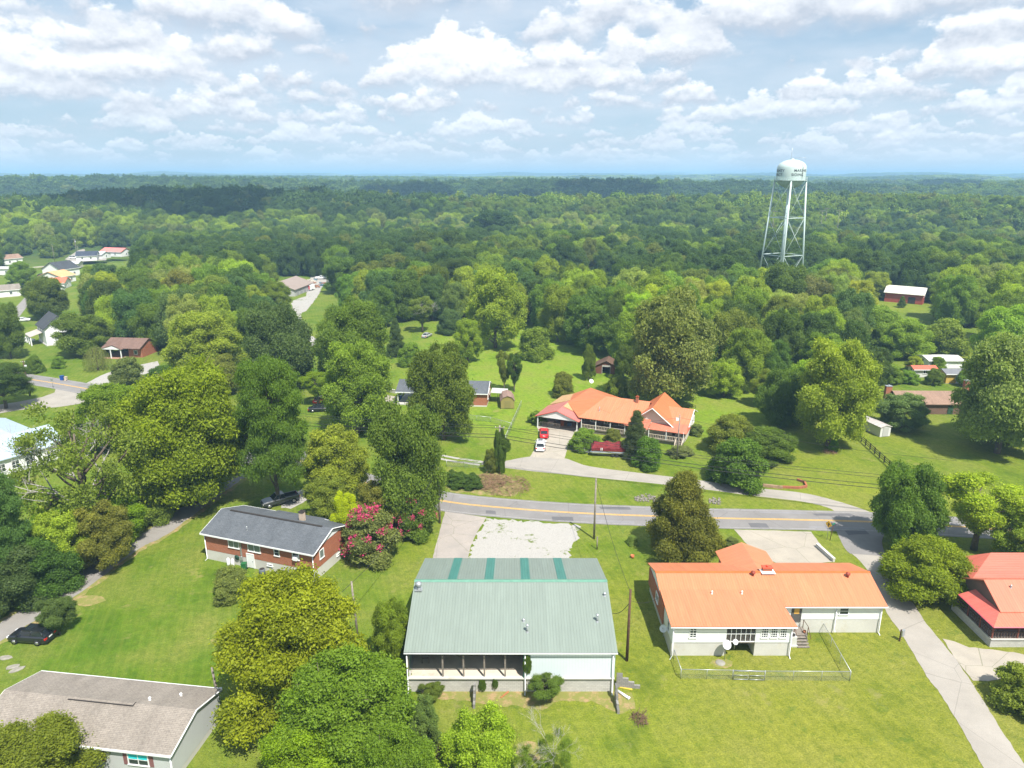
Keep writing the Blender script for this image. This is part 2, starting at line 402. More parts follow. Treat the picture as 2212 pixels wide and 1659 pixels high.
cc = g.mix(g.mr(n, .38, .52), (.34, .24, .125), (.17, .20, .04)); cc = g.mix(g.mr(n2, .3, .7, 0, .5), cc, (.20, .13, .06))
g.put(b.inputs['Base Color'], cc); b.inputs['Roughness'].default_value = .95; bump(g, b, n2, .5, .05); dirtm = m
yellowl = plain('yellow_road_paint', (.72, .40, .05), .7, var=.2, sc_=2); whitel = plain('worn_white_road_paint', (.36, .35, .35), .8, var=.25, sc_=2)

def smooth(pts, k=8):
    pts = [Vector((p[0], p[1])) for p in pts]; out = []
    for i in range(len(pts)-1):
        p0, p1, p2, p3 = pts[max(i-1, 0)], pts[i], pts[i+1], pts[min(i+2, len(pts)-1)]
        for j in range(k):
            t = j/k; out.append(.5*((2*p1)+(p2-p0)*t+(2*p0-5*p1+4*p2-p3)*t*t+(3*p1-p0-3*p2+p3)*t**3))
    out.append(pts[-1]); return out
def ribbon(mb, line, wl, wr, z, rough=0, seed=1):
    rnd = random.Random(seed); n = len(line); vs = []
    for i, p in enumerate(line):
        d = (line[min(i+1, n-1)]-line[max(i-1, 0)]).normalized(); q = Vector((-d.y, d.x))
        a = p+q*(wl+rnd.uniform(-rough, rough)); c = p-q*(wr+rnd.uniform(-rough, rough))
        vs += [(a.x, a.y, z), (c.x, c.y, z)]
    mb.add(vs, [(2*i, 2*i+1, 2*i+3, 2*i+2) for i in range(n-1)])
def offs(line, d):
    n = len(line); out = []
    for i, p in enumerate(line):
        t = (line[min(i+1, n-1)]-line[max(i-1, 0)]).normalized(); out.append(p+Vector((-t.y, t.x))*d)
    return out
PX = lambda L: [P(*q) for q in L]
road_c = smooth(PX([(-330, 762), (-180, 783), (42, 816), (157, 834.6), (300, 862), (420, 892), (496, 921), (554.6, 950.6), (630.8, 988), (720, 1022), (830, 1055), (966.8, 1084), (1106, 1098.6), (1250, 1108.5), (1397, 1114.6), (1549, 1119.7), (1700, 1122.5), (1899, 1128.5), (2163, 1144), (2500, 1170), (2900, 1210)]), 10)
mb = MB(); ribbon(mb, road_c, 3.35, 3.35, .03, .05); tag(mb.build('road', asph), kind='structure')
patchm = asphalt('asphalt_patch', (.115, .112, .118))
for (x, y, wx, wy, rz_) in ((1215, 1121, 3.2, 1.5, -.05), (1330, 1098, 5, .9, -.02), (1640, 1136, 2.6, 1.6, 0), (1800, 1112, 6, .8, .0), (1060, 1107, 1.6, 1.2, -.1), (1850, 1150, 3, 1.4, .1)):
    c = P(x, y); rp = random.Random(x); mb = MB(); mb.sheet([(c.x+wx/2*sx_*rp.uniform(.85, 1.1), c.y+wy/2*sy_*rp.uniform(.8, 1.1)+wx/2*sx_*rz_, .036) for sx_, sy_ in ((-1, -1), (0, -1), (1, -1), (1, 1), (0, 1), (-1, 1))]); tag(mb.build('road_patch', patchm), kind='structure')
wearm = asphalt('worn_wheel_path', (.205, .198, .205)); rp = random.Random(2)
for k in range(len(road_c)-8):
    if rp.random() < .16:
        for d_ in (rp.choice((-2.3, -.95, .95, 2.3)),): mb = MB(); ribbon(mb, offs(road_c[k:k+rp.randint(3, 8)], d_), .32, .32, .034+.0002*(k % 9), .06, k); tag(mb.build('road_wear', wearm), kind='structure')
mb = MB(); ribbon(mb, offs(road_c, .14), .06, .06, .042); ribbon(mb, offs(road_c, -.14), .06, .06, .042); tag(mb.build('road_centre_marking', yellowl), kind='structure')
mb = MB(); ribbon(mb, offs(road_c, 2.9), .04, .04, .042); ribbon(mb, offs(road_c, -2.9), .04, .04, .042); tag(mb.build('road_edge_marking', whitel), kind='structure')
def poly_px(name, L, mat, z, jag=0, seed=3, step=.7, kind='structure'):
    rnd = random.Random(seed); pts = PX(L); out = []
    for i in range(len(pts)):
        a, c = pts[i], pts[(i+1) % len(pts)]; n = max(1, int((c-a).length/step)) if jag else 1
        for k in range(n):
            q = a.lerp(c, k/n); out.append((q.x+rnd.uniform(-jag, jag), q.y+rnd.uniform(-jag, jag)))
    mb = MB(); mb.sheet([(q[0], q[1], z) for q in out]); return tag(mb.build(name, mat), kind=kind)
side_l = [(1800, 1131), (1822.8, 1179.7), (1876, 1234.6), (1911, 1315.5), (1954, 1379), (1997.6, 1454), (2032, 1500), (2078.5, 1575.5), (2124.7, 1659), (2190, 1760)]
side_r = [(1950, 1133), (1905, 1160), (1910, 1200), (1945.6, 1254.8), (1974.5, 1306.8), (2006, 1353), (2061, 1419.5), (2113, 1497.5), (2156.5, 1566.8), (2225, 1668), (2300, 1770)]
def strip(name, L, Rr, mat, z, jag=.06, seed=5):
    a = smooth(PX(L), 8); c = smooth(PX(Rr), 8); n = 60; rnd = random.Random(seed)
    def rs(q):
        return [q[min(len(q)-1, int(i/n*(len(q)-1)))].lerp(q[min(len(q)-1, int(i/n*(len(q)-1))+1)], (i/n*(len(q)-1)) % 1) for i in range(n+1)]
    a, c = rs(a), rs(c); vs = []
    for p, q in zip(a, c): vs += [(p.x+rnd.uniform(-jag, jag), p.y, z), (q.x+rnd.uniform(-jag, jag), q.y, z)]
    mb = MB(); mb.add(vs, [(2*i, 2*i+1, 2*i+3, 2*i+2) for i in range(n)]); return tag(mb.build(name, mat), kind='structure')
strip('side_road', side_l[1:], side_r[2:], asph2, .022)
strip('side_road_apron', [(1790, 1120), (1800, 1133), (1822, 1180), (1836, 1196)], [(2000, 1128), (1930, 1142), (1906, 1165), (1913, 1202)], asph, .026, 0)
strip('hill_lane', [(1040, 996), (1085, 996.5), (1150, 986), (1219, 990), (1272, 1007), (1400, 1024), (1512, 1037.6), (1622, 1053), (1728, 1064), (1803, 1081), (1885, 1108), (1920, 1128)],
      [(1040, 1004), (1085, 1010), (1150, 1018), (1219, 1025), (1272, 1031), (1400, 1043), (1512, 1056), (1622, 1070.6), (1728, 1083), (1780, 1094), (1803, 1106), (1800, 1128)], asph2, .018)
mb = MB(); tr = smooth(PX([(900, 975), (965, 990), (1040, 1001)]), 6)
ribbon(mb, offs(tr, .75), .35, .35, .014, .08); ribbon(mb, offs(tr, -.75), .35, .35, .014, .08); tag(mb.build('wheel_track', gravelm), kind='structure')
lane = smooth(PX([(560, 985), (500, 1035), (440, 1078), (340, 1150), (280, 1181), (160, 1268), (60, 1330), (-40, 1388), (-160, 1460), (-300, 1540)]), 8)
mb = MB(); ribbon(mb, lane, 1.75, 1.75, .02, .12); tag(mb.build('narrow_lane', asph3), kind='structure')
mb = MB(); ribbon(mb, offs(lane, 2.0), .5, .5, .012, .25, 4); ribbon(mb, offs(lane, -2.0), .5, .5, .012, .25, 8); tag(mb.build('lane_verge', dirtm), kind='structure')
poly_px('lane_junction', [(470, 1052), (500, 1005), (530, 960), (560, 950), (640, 990), (640, 1000), (560, 1020), (520, 1036), (496, 1052)], asph, .026, .05)
poly_px('village_junction', [(120, 838), (160, 845), (230, 850), (190, 870), (120, 880), (40, 886), (-40, 900), (-40, 880), (40, 868), (90, 858), (118, 848)], asph2, .020, .06)
strip('left_house_driveway', [(222, 848), (240, 838), (300, 812), (350, 800)], [(165, 836), (190, 826), (240, 803), (340, 780)], gravelm, .02)
poly_px('carport_driveway', [(1145, 987), (1180, 990), (1219, 992), (1228, 960), (1243, 929), (1200, 922), (1158, 916), (1168, 945), (1158, 965)], conc_drive, .024, .04)
poly_px('house_forecourt', [(1586, 1144), (1670, 1146), (1752, 1149), (1775, 1180), (1800, 1214), (1690, 1222), (1640, 1200), (1610, 1172)], conc_drive, .02, .05)
poly_px('concrete_apron', [(962, 1104), (1005, 1111), (1051, 1118), (1030, 1150), (1015, 1185), (1010, 1212), (933, 1212), (945, 1165)], concrete('apron_concrete', (.34, .30, .27), (.27, .245, .225), (.18, .15, .11)), .02, .05)
poly_px('gravel_lot', [(1053, 1120), (1150, 1127), (1252, 1136), (1248, 1160), (1232, 1185), (1228, 1215), (1012, 1215), (1018, 1185), (1032, 1150)], gravelm, .016, .38, step=.45)
poly_px('truck_gravel_drive', [(672, 1042), (700, 1050), (660, 1082), (628, 1100), (606, 1096), (628, 1072)], gravelm, .016, .2)
poly_px('neighbour_driveway', [(2037, 1380), (2062, 1386), (2092, 1398), (2140, 1403), (2190, 1410), (2240, 1420), (2240, 1462), (2180, 1462), (2135, 1472), (2102, 1472), (2082, 1448), (2060, 1420)], conc_drive, .028, .1)
poly_px('shop_yard_drive', [(645, 683), (664, 668), (686, 640), (694, 622), (722, 604), (716, 592), (672, 596), (660, 640), (630, 650), (632, 668)], gravelm, .02, .4, step=2)
poly_px('shop_lower_drive', [(655, 720), (680, 728), (690, 745), (668, 750), (640, 690), (650, 680)], gravelm, .022, .3, step=2)
poly_px('woodland_track', [(925, 668), (950, 672), (985, 660), (985, 655), (948, 662)], asph3, .02)
poly_px('village_road', [(-60, 770), (30, 700), (60, 660), (80, 640), (92, 622), (78, 616), (60, 636), (30, 668), (-60, 730)], asph3, .02)
poly_px('village_street', [(140, 560), (168, 541), (182, 537), (184, 541), (172, 552), (230, 556), (230, 562), (160, 566)], asph2, .02)
poly_px('village_path', [(-20, 585), (100, 574), (100, 576), (-20, 588)], conc_drive, .02)
poly_px('village_drive', [(72, 597), (112, 594), (112, 599), (72, 602)], conc_drive, .022)
poly_px('worn_ground', [(905, 1488), (1000, 1485), (1130, 1490), (1330, 1495), (1360, 1500), (1370, 1528), (1330, 1545), (1300, 1520), (1240, 1510), (1170, 1530), (1060, 1525), (990, 1512), (920, 1505)], dirtm, .012, .3)
poly_px('cut_bank', [(962, 1050), (1000, 1030), (1060, 1020), (1100, 1030), (1130, 1050), (1110, 1072), (1040, 1068), (975, 1062)], dirtm, .012, .3)
for i, q in enumerate([(190, 1297, 2.0, 1.1), (1560, 1433, 1.2, .8), (470, 1385, .8, .5), (325, 1540, .9, .5), (1000, 842, 3, 1.2), (1500, 1400, .8, .6), (1140, 1625, 1.6, 1.2)]):
    c = P(q[0], q[1]); rnd = random.Random(i); mb = MB()
    mb.sheet([(c.x+q[2]*math.cos(a)*rnd.uniform(.8, 1.2), c.y+q[3]*math.sin(a)*rnd.uniform(.8, 1.2), .01) for a in [k*2*PI/18 for k in range(18)]])
    tag(mb.build('dirt_patch', dirtm), kind='structure')
# ------------------------------------------------------------------ generic building pieces
FACE = {'front': 0, 'right': PI/2, 'back': PI, 'left': -PI/2}
def window(root, x, y, z, w, h, face='front', fm=None, pm=None, nx=1, ny=1, shutters=None, label=None):
    rz = FACE[face]; c, s = math.cos(rz), math.sin(rz)
    fr = MB(); t = .09
    def bx(mb, a, b, ww, hh, dep, th): 
        # a along the wall, dep outward
        mb.box((x+a*c+dep*s, y+a*s-dep*c, z+b), (ww, th, hh), rz)
    bx(fr, 0, h/2-t/2, w, t, .0, .16); bx(fr, 0, -h/2+t/2, w+.1, t, .02, .2)
    for sg in (-1, 1): bx(fr, sg*(w/2-t/2), 0, t, h-2*t, .0, .16)
    for i in range(1, nx): bx(fr, -w/2+w*i/nx, 0, .06, h-2*t, .0, .13)
    for j in range(1, ny): bx(fr, 0, -h/2+h*j/ny, w-2*t, .05, .0, .11)
    f = fr.build('window', fm or white, root, label)
    p = MB(); bx(p, 0, 0, w-2*t, h-2*t, 0, .06); p.build('pane', pm or pane, f)
    if shutters:
        for sg in (-1, 1):
            q = MB(); bx(q, sg*(w/2+.22), 0, .38, h, .0, .10); q.build('shutter', shutters, f)
    return f
def door(root, x, y, z, w, h, face='front', mat=None, label=None, glaz=False):
    rz = FACE[face]; c, s = math.cos(rz), math.sin(rz)
    q = MB(); q.box((x, y, z+h/2), (w, .12, h), rz)
    for a in (-1, 1): q.box((x+a*(w/2+.05)*c, y+a*(w/2+.05)*s, z+h/2), (.1, .16, h+.1), rz)
    q.box((x, y, z+h+.05), (w+.2, .17, .1), rz)
    d = q.build('door', mat or white, root, label)
    k = MB(); k.box((x+.38*w*c+.09*s, y+.38*w*s-.09*c, z+1.0), (.08, .08, .08), rz); k.build('handle', chromem, d)
    if glaz:
        k = MB(); k.box((x+.065*s, y-.065*c, z+h*.7), (w*.6, .03, h*.38), rz); k.build('pane', glaz, d)
    return d
def gable_walls(mb, x0, x1, y0, y1, z0, ze, zr, th, oh, yr=None):
    """body prism under a gable roof whose ridge runs along x; ze/zr are roof top heights at eave edge and ridge"""
    yr = (y0+y1)/2 if yr is None else yr
    s0 = (zr-ze)/(yr-(y0-oh)); s1 = (zr-ze)/((y1+oh)-yr)
    mb.prism([(y0, z0), (y1, z0), (y1, ze-th+s1*oh-.02), (yr, zr-th-.02), (y0, ze-th+s0*oh-.02)], 'x', x0, x1)
def gable_roof(mb, x0, x1, y0, y1, ze, zr, th=.14, yr=None, ax='x'):
    yr = (y0+y1)/2 if yr is None else yr
    mb.prism([(y0, ze), (yr, zr), (y1, ze), (y1, ze-th), (yr, zr-th), (y0, ze-th)], ax, x0, x1)
def gutter(root, a, b_, name='gutter'):
    mb = MB(); mb.tube([a, b_], .075, 6); return mb.build(name, gutterm, root)
def downspout(root, x, y, z0, z1, kick=(0, -.4)):
    mb = MB(); mb.tube([(x, y, z1), (x, y, z0+.15), (x+kick[0], y+kick[1], z0+.03)], .06, 6); return mb.build('downspout', gutterm, root)
def vent_pipe(root, x, y, z, h=.5, r=.06, mat=None, cap=True):
    mb = MB(); mb.tube([(x, y, z-.1), (x, y, z+h)], r, 10)
    if cap: mb.lathe([(r*1.9, z+h-.02), (r*1.7, z+h+.1), (.001, z+h+.16)], (x, y, 0), 12); mb.lathe([(r*2.4, z-.1), (r*1.2, z+.12)], (x, y, 0), 12)
    return mb.build('roof_vent', mat or galv, root)
def chimney(root, x, y, z0, z1, sx, sy, mat, capm=None):
    mb = MB(); mb.box((x, y, (z0+z1)/2), (sx, sy, z1-z0)); c = mb.build('chimney', mat, root)
    k = MB(); k.box((x, y, z1+.05), (sx+.14, sy+.14, .1)); k.tube([(x, y, z1+.1), (x, y, z1+.3)], .12, 8); k.build('chimney_cap', capm or galv, c)
    return c
def simple_house(name, label, cat, px, rz, L, D, ze, zr, roofm, wallm, fz=.4, group=None, oh=.45, wins=2, dr=True, chim=None, porch=0, back=False, pos=None, shut=None):
    loc = pos or P(*px); root = thing(name, label, cat, (loc[0], loc[1], 0), rz, group)
    f = MB(); f.box((0, 0, fz/2), (L-.06, D-.06, fz)); f.build('foundation', found, root)
    wb = MB(); gable_walls(wb, -L/2, L/2, -D/2, D/2, fz, ze, zr, .15, oh); wb.build('wall', wallm, root)
    rb = MB(); gable_roof(rb, -L/2-oh, L/2+oh, -D/2-oh, D/2+oh, ze, zr, .15); roof = rb.build('roof', roofm, root)
    tb = MB()
    for y in (-D/2-oh-.03, D/2+oh+.03): tb.box((0, y, ze-.09), (L+2*oh, .05, .2))
    tb.build('fascia', white, root)
    if chim: chimney(roof, chim[0], chim[1], ze-.2, zr+.8, .7, .6, redbrick)
    if L > 5:
        n = wins
        for face, sy in (('front', -1), ('back', 1)):
            for i in range(n):
                window(root, -L/2+L*(i+.7)/(n+.4), sy*D/2, fz+1.5, 1.1, 1.2, face, nx=2, shutters=shut)
        window(root, -L/2, 0, fz+1.5, 1, 1.2, 'left'); window(root, L/2, 0, fz+1.5, 1, 1.2, 'right')
    if dr: door(root, L*.05, -D/2, fz, .95, 2.0, 'front')
    if porch:
        pr = MB(); pr.slab([(-L*.3, -D/2-.05, ze-.05), (L*.3, -D/2-.05, ze-.05), (L*.3, -D/2-porch, ze-.5), (-L*.3, -D/2-porch, ze-.5)][::-1], .1); pr.build('porch_roof', roofm, root)
        fl = MB(); fl.box((0, -D/2-porch/2-.01, fz/2), (L*.58, porch-.2, fz-.02)); fl.build('porch_floor', found, root)
        for x in (-L*.28, -L*.09, L*.09, L*.28):
            q = MB(); q.box((x, -D/2-porch+.15, (ze-.6+fz)/2), (.16, .16, ze-.6-fz)); q.build('porch_post', white, root)
    return root
# ------------------------------------------------------------------ green metal workshop building
root = thing('metal_building', 'large sage green metal-roofed shed with an open bay on its left half', 'building', (0, 60.3, 0))
X0, X1, D, ZF = -10.55, 10.25, 17.3, 1.62
YR, ZE, ZR = 8.7, 4.85, 7.35
f = MB(); f.box(((X0+X1)/2, .1, ZF/2), (X1-X0, .3, ZF)); f.box((X0+.15, D/2+.13, ZF/2), (.3, D-.24, ZF)); f.box((X1-.15, D/2+.13, ZF/2), (.3, D-.24, ZF)); f.box(((X0+X1)/2, D-.15, ZF/2-.001), (X1-X0-.6, .3, ZF)); f.build('foundation_wall', block, root)
s = MB(); s.box(((X0+X1)/2, D/2, ZF-.1), (X1-X0-.64, D-.62, .16)); s.build('floor_slab', slabm, root)
c = MB(); c.box(((X0+X1)/2, -.03, ZF+.03), (X1-X0+.04, .42, .1)); c.build('wall_coping', found, root)
def roofz(y): return ZR-(ZR-ZE)*abs(y-YR)/YR
wl = MB(); wl.box(((1.35+X1)/2, .02, (ZF+4.72)/2+.04), (X1-1.35, .14, 4.72-ZF-.08)); wl.build('wall', bluesid, root, 'pale blue-white ribbed wall')
for x, nm in ((X0, 'wall'), (X1, 'wall')):
    w_ = MB(); w_.prism([(0.1, ZF+.08), (D, ZF+.08), (D, ZE-.2), (YR, ZR-.2), (.1, ZE-.2)], 'x', x-.06 if x < 0 else x-.08, x+.08 if x < 0 else x+.06); w_.build(nm, siding('green_end_siding', (.20, .30, .25), .3, 'y'), root)
w_ = MB(); w_.box(((1.4+X1)/2, D-.06, 3.15), (X1-1.5, .12, 3.0)); w_.build('wall', bluesid, root)  # unseen back of the bay left open, added to let light in
for i in range(4): q = MB(); q.box((X0+.3+3.4*i, D-.08, 3.1), (.2, .16, 2.95)); q.build('post', woodgrey, root)
w_ = MB(); w_.prism([(0.12, ZF), (D-.14, ZF), (D-.14, ZE-.25), (YR, ZR-.25), (.12, ZE-.25)], 'x', 1.38, 1.5); w_.build('partition_wall', siding('dark_inner_siding', (.42, .39, .35), .3, 'y'), root)
hd = MB(); hd.box(((X0+1.35)/2, .05, 4.5), (1.35-X0-.2, .12, .36)); hd.build('header_beam', woodgrey, root)
for i in range(6):
    px = X0+.12+(1.25-X0-.12)*(i/5.6+.12 if i else 0)
    q = MB(); q.box((px+.0, .12, (ZF+4.3)/2), (.16, .16, 4.3-ZF-.06)); q.build('post', woodgrey, root)
rb = MB(); gable_roof(rb, X0-.15, X1+.2, -.32, 2*YR+.32, ZE, ZR, .1, YR); roof = rb.build('roof', green_roof, root)
rc = MB(); rc.prism([(YR-.3, ZR-.06), (YR, ZR+.05), (YR+.3, ZR-.06)], 'x', X0-.17, X1+.22); rc.build('ridge_cap', plain('sage_trim', (.12, .25, .19), .4), roof)
k = (ZR-ZE)/(YR+.32)
for xc in (-6.6, -2.55, 1.5, 5.55):
    q = MB(); y0, y1 = YR+.32, 2*YR+.33
    q.slab([(xc-.5, y0, ZR-k*(y0-YR)+.03), (xc+.5, y0, ZR-k*(y0-YR)+.03), (xc+.5, y1, ZR-k*(y1-YR)+.03), (xc-.5, y1, ZR-k*(y1-YR)+.03)], .02); q.build('roof_panel', teal_panel, roof, 'teal translucent panel')
gutter(root, (X0-.15, -.42, ZE-.1), (X1+.2, -.42, ZE-.1))
for x in (X0+.1, 1.3, X1-.2): downspout(root, x, -.24, 0, ZE-.12)
q = MB(); q.box((1.22, -.02, 3.15), (.16, .24, 2.9)); q.build('corner_trim', greensid, root)
def onroof(x, y): return (x, y, ZR-k*abs(y-YR))
t = onroof(-10.1, 7.35); q = MB(); q.box((t[0], t[1], t[2]+.08), (.75, .7, .1)); q.tube([t, (t[0], t[1], t[2]+.55)], .2, 14); q.lathe([(.2, .5), (.36, .6), (.36, .85), (.15, 1.0), (.001, 1.02)], t, 16); q.build('turbine_vent', galv, root)
for (x, y, h) in ((1.2, 3.35, .15), (1.55, 2.05, .75), (8.8, 3.3, .75), (9.95, 6.6, .25)):
    t = onroof(x, y); vent_pipe(root, t[0], t[1], t[2], h, .09)
junk = plain('pallet_wood', (.28, .2, .12), .9)
for i, (x, y) in enumerate(((-9.3, 2.2),)):
    q = thing('wire_panel', 'small rusty frame leaning inside the open bay at its left end', 'frame', (x, 60.3+y, ZF)); p_ = MB()
    p_.tube([(0, 0, 0), (0, .2, 1.1), (.7, .2, 1.1), (.7, 0, 0)], .03, 6); p_.tube([(0, .1, .55), (.7, .1, .55)], .02, 6); p_.build('bars', woodbrown, q)
# stepped block walls, drain pipe and posts round the workshop
blockd = brick('weathered_block', (.27, .26, .24), (.21, .205, .19), (.14, .135, .13), .4, .2, .012)
def block_wall(label, px, rz, L, hts, wd=.22):
    c = P(*px); t = thing('block_wall', label, 'wall', (c.x, c.y, 0), rz); mb = MB(); n = len(hts)
    for i, h in enumerate(hts): mb.box((L*(i+.5)/n-.0, 0, h/2), (L/n-.004, wd, h))
    mb.build('block_course', blockd, t); return t
block_wall('thin grey block wing wall below the right corner of the green shed', (1329, 1508), -PI/2+.0, 2.2, [1.8, 1.2, .7, .4])
block_wall('stepped grey block wall running out right of the green shed', (1331, 1483), -.1, 2.4, [1.6, 1.1, .7, .35])
block_wall('leaning grey block wall end standing before the open bay', (1026, 1500), -PI/2, 2.0, [1.5, 1.3, .9, .5])
t = thing('drain_pipe', 'white plastic drain pipe lying on the grass by the shed corner', 'pipe', P(1333, 1494)); mb = MB(); e = P(1359, 1511)-P(1333, 1494); mb.tube([(0, 0, .14), (e.x, e.y, .14)], .13, 12); mb.build('pipe_barrel', white, t)
mb = MB(); mb.tube([(e.x*.93, e.y*.93, .14), (e.x*1.02, e.y*1.02, .14)], .17, 12); mb.build('pipe_collar', white, t)
t = thing('plank', 'rusty orange plank lying below the open bay wall', 'plank', P(1090, 1502), .8); mb = MB(); mb.box((0, 0, .06), (1.1, .14, .06), 0, -.05); mb.box((.2, .05, .1), (.9, .08, .04), .05); mb.build('board', plain('rusty_board', (.35, .14, .06), .8), t)
t = thing('plank', 'yellow painted plank lying right of the stepped block wall', 'plank', P(1352, 1488), -.3); mb = MB(); mb.box((0, 0, .05), (1.3, .12, .05)); mb.box((.1, .1, .03), (1.0, .08, .04), .1); mb.build('board', plain('yellow_board', (.6, .42, .05), .8), t)

# ------------------------------------------------------------------ orange roofed house in front on the right
root = thing('orange_roof_house', 'long white-sided house with bright orange metal roof and a fenced back yard', 'house', (17.2, 69.9, 0))
LM, DM = 24.6, 8.5                      # main body
ZE, ZR = 3.75, 5.3; FZ = 1.75
f = MB(); f.box((LM/2, DM/2, FZ/2), (LM-.1, DM-.1, FZ)); f.build('foundation', found, root)
wb = MB(); gable_walls(wb, 0, LM, 0, DM, FZ, ZE, ZR, .14, .4); wb.build('wall', whitesid, root)
bw = MB(); bw.prism([(-.0, FZ-.6), (DM, FZ-.6), (DM, 3.35), (0, 3.35)], 'x', -.14, -.005); bw.build('brick_wall', redbrick, root, 'brick end wall')
rb = MB(); gable_roof(rb, -.3, LM+.3, -.45, DM+.4, ZE, ZR, .14, DM/2); roof = rb.build('roof', orange_roof, root)
rc = MB(); rc.prism([(DM/2-.22, ZR-.03), (DM/2, ZR+.05), (DM/2+.22, ZR-.03)], 'x', -.32, LM+.32); rc.build('ridge_cap', plain('orange_trim', (.62, .12, .03), .5), roof)
# rear wing towards the camera with a shallow lean-on roof
WX = 12.9; WY = -4.1; wz = 1.7; PA, PB = 5.85, 9.0
f = MB(); f.box((PA/2, WY/2+.02, .85), (PA-.04, -WY-.1, 1.7)); f.build('foundation', found, root); f = MB(); f.box(((PB+WX)/2, WY/2+.02, .85), (WX-PB-.05, -WY-.1, 1.7)); f.build('foundation', found, root)
wb = MB(); wb.box((PA/2, WY/2, (wz+3.82)/2), (PA, -WY+.02, 3.80-wz)); wb.build('wall', whitesid, root); wb = MB(); wb.box(((PB+WX)/2, WY/2, (wz+3.82)/2), (WX-PB, -WY+.02, 3.80-wz)); wb.build('wall', whitesid, root)
inn = MB(); inn.box(((PA+PB)/2, -1.6, 2.3), (PB-PA, .1, 3.1)); inn.build('porch_back_wall', plain('porch_brown_wall', (.24, .19, .16), .8), root)  # plain brown wall at the back of the porch
pf = MB(); pf.box(((PA+PB)/2, -2.85, 1.68), (PB-PA, 2.4, .14)); pf.build('porch_floor', woodgrey, root)
scn = MB()
for i in range(7): scn.box((PA+(PB-PA)*i/6, WY+.06, 2.75), (.06, .08, 2.0))
for z in (1.78, 2.75, 3.7): scn.box(((PA+PB)/2, WY+.06, z), (PB-PA, .07, .07))
scn.build('porch_screen', white, root)
m_, g_, b_, o_ = newmat('insect_screen'); tr_ = g_.n('ShaderNodeBsdfTransparent'); mx_ = g_.n('ShaderNodeMixShader'); mx_.inputs[0].default_value = .5
b_.inputs['Base Color'].default_value = (.10, .09, .08, 1); g_.nt.links.new(tr_.outputs[0], mx_.inputs[1]); g_.nt.links.new(b_.outputs[0], mx_.inputs[2]); g_.nt.links.new(mx_.outputs[0], o_.inputs[0])
q = MB(); q.box(((PA+PB)/2, WY+.12, 2.72), (PB-PA-.05, .01, 1.95)); q.build('screen_mesh', m_, root)
rb = MB(); rb.slab([(-.25, WY-.4, 3.98), (WX+.3, WY-.4, 3.98), (WX-.1, 1.65, 4.55), (-.25, 1.65, 4.55)], .12); rb.build('roof', orange_roof, root)
# the gable that projects to the front of the house
gx0, gx1, gy = 8.9, 15.4, 11.7
q = MB(); q.prism([(gx0, ZE+.02), ((gx0+gx1)/2, 5.05), (gx1, ZE+.02), (gx1, ZE-.12), ((gx0+gx1)/2, 4.9), (gx0, ZE-.12)], 'y', DM/2+.9, gy); q.build('roof', orange_roof_y, root)
q = MB(); q.prism([(gx0+.4, .9), (gx1-.4, .9), (gx1-.4, ZE-.05), ((gx0+gx1)/2, 4.85), (gx0+.4, ZE-.05)], 'y', DM-.1, gy-.5); q.build('wall', redbrick, root)
gutter(root, (-.3, WY-.48, 3.85), (WX+.3, WY-.48, 3.85)); gutter(root, (WX+.3, -.52, 3.62), (LM+.3, -.52, 3.62))
downspout(root, .1, WY-.15, 0, 3.8, (-.3, -.5)); downspout(root, WX-.1, WY-.15, 0, 3.8); downspout(root, LM-.1, -.15, 0, 3.6); downspout(root, WX+6.5, -.12, .4, 3.6)
fmw = white
window(root, 2.25, WY, 2.9, .8, 1.25, 'front', nx=2, ny=4)
for x in (9.95, 10.95, 11.95): window(root, x, WY, 2.9, .78, 1.25, 'front', nx=3, ny=4)
window(root, 20.3, 0, 2.85, 1.1, 1.0, 'front', ny=2); window(root, 0, -2.6, 2.7, .9, 1.3, 'left', ny=2); window(root, -.14, 3.2, 2.5, 1.3, 1.1, 'left', nx=2)
door(root, 14.95, 0, 1.5, .95, 2.0, 'front', plain('dark_storm_door', (.09, .085, .08), .4), glaz=plain('amber_glass', (.55, .32, .08), .2))
q = MB(); q.box((13.25, -.02, 2.5), (.9, .1, 1.9)); q.build('brick_panel', redbrick, root)
chimney(roof, 12.85, DM/2+.2, 4.9, 5.75, 1.05, .6, redbrick, plain('red_cap', (.55, .08, .04), .5))
q = MB(); q.box((12.85, DM/2-.1, 5.36), (1.6, 1.0, .05)); q.build('chimney_flashing', white, roof)
for x, y in ((11.0, 3.7), (22.0, 3.5)): 
    zz = ZR-(ZR-ZE)/4.7*abs(y-DM/2); q = MB(); q.tube([(x, y, zz-.05), (x, y, zz+.3)], .14, 12); q.lathe([(.24, zz+.3), (.26, zz+.5), (.001, zz+.6)], (x, y, 0), 14); q.build('attic_vent', plain('rust_vent', (.25, .05, .03), .5), roof)
for x, y in ((5.5, .9), (8.9, .9)): vent_pipe(roof, x, y, 4.5, .25, .05, white)
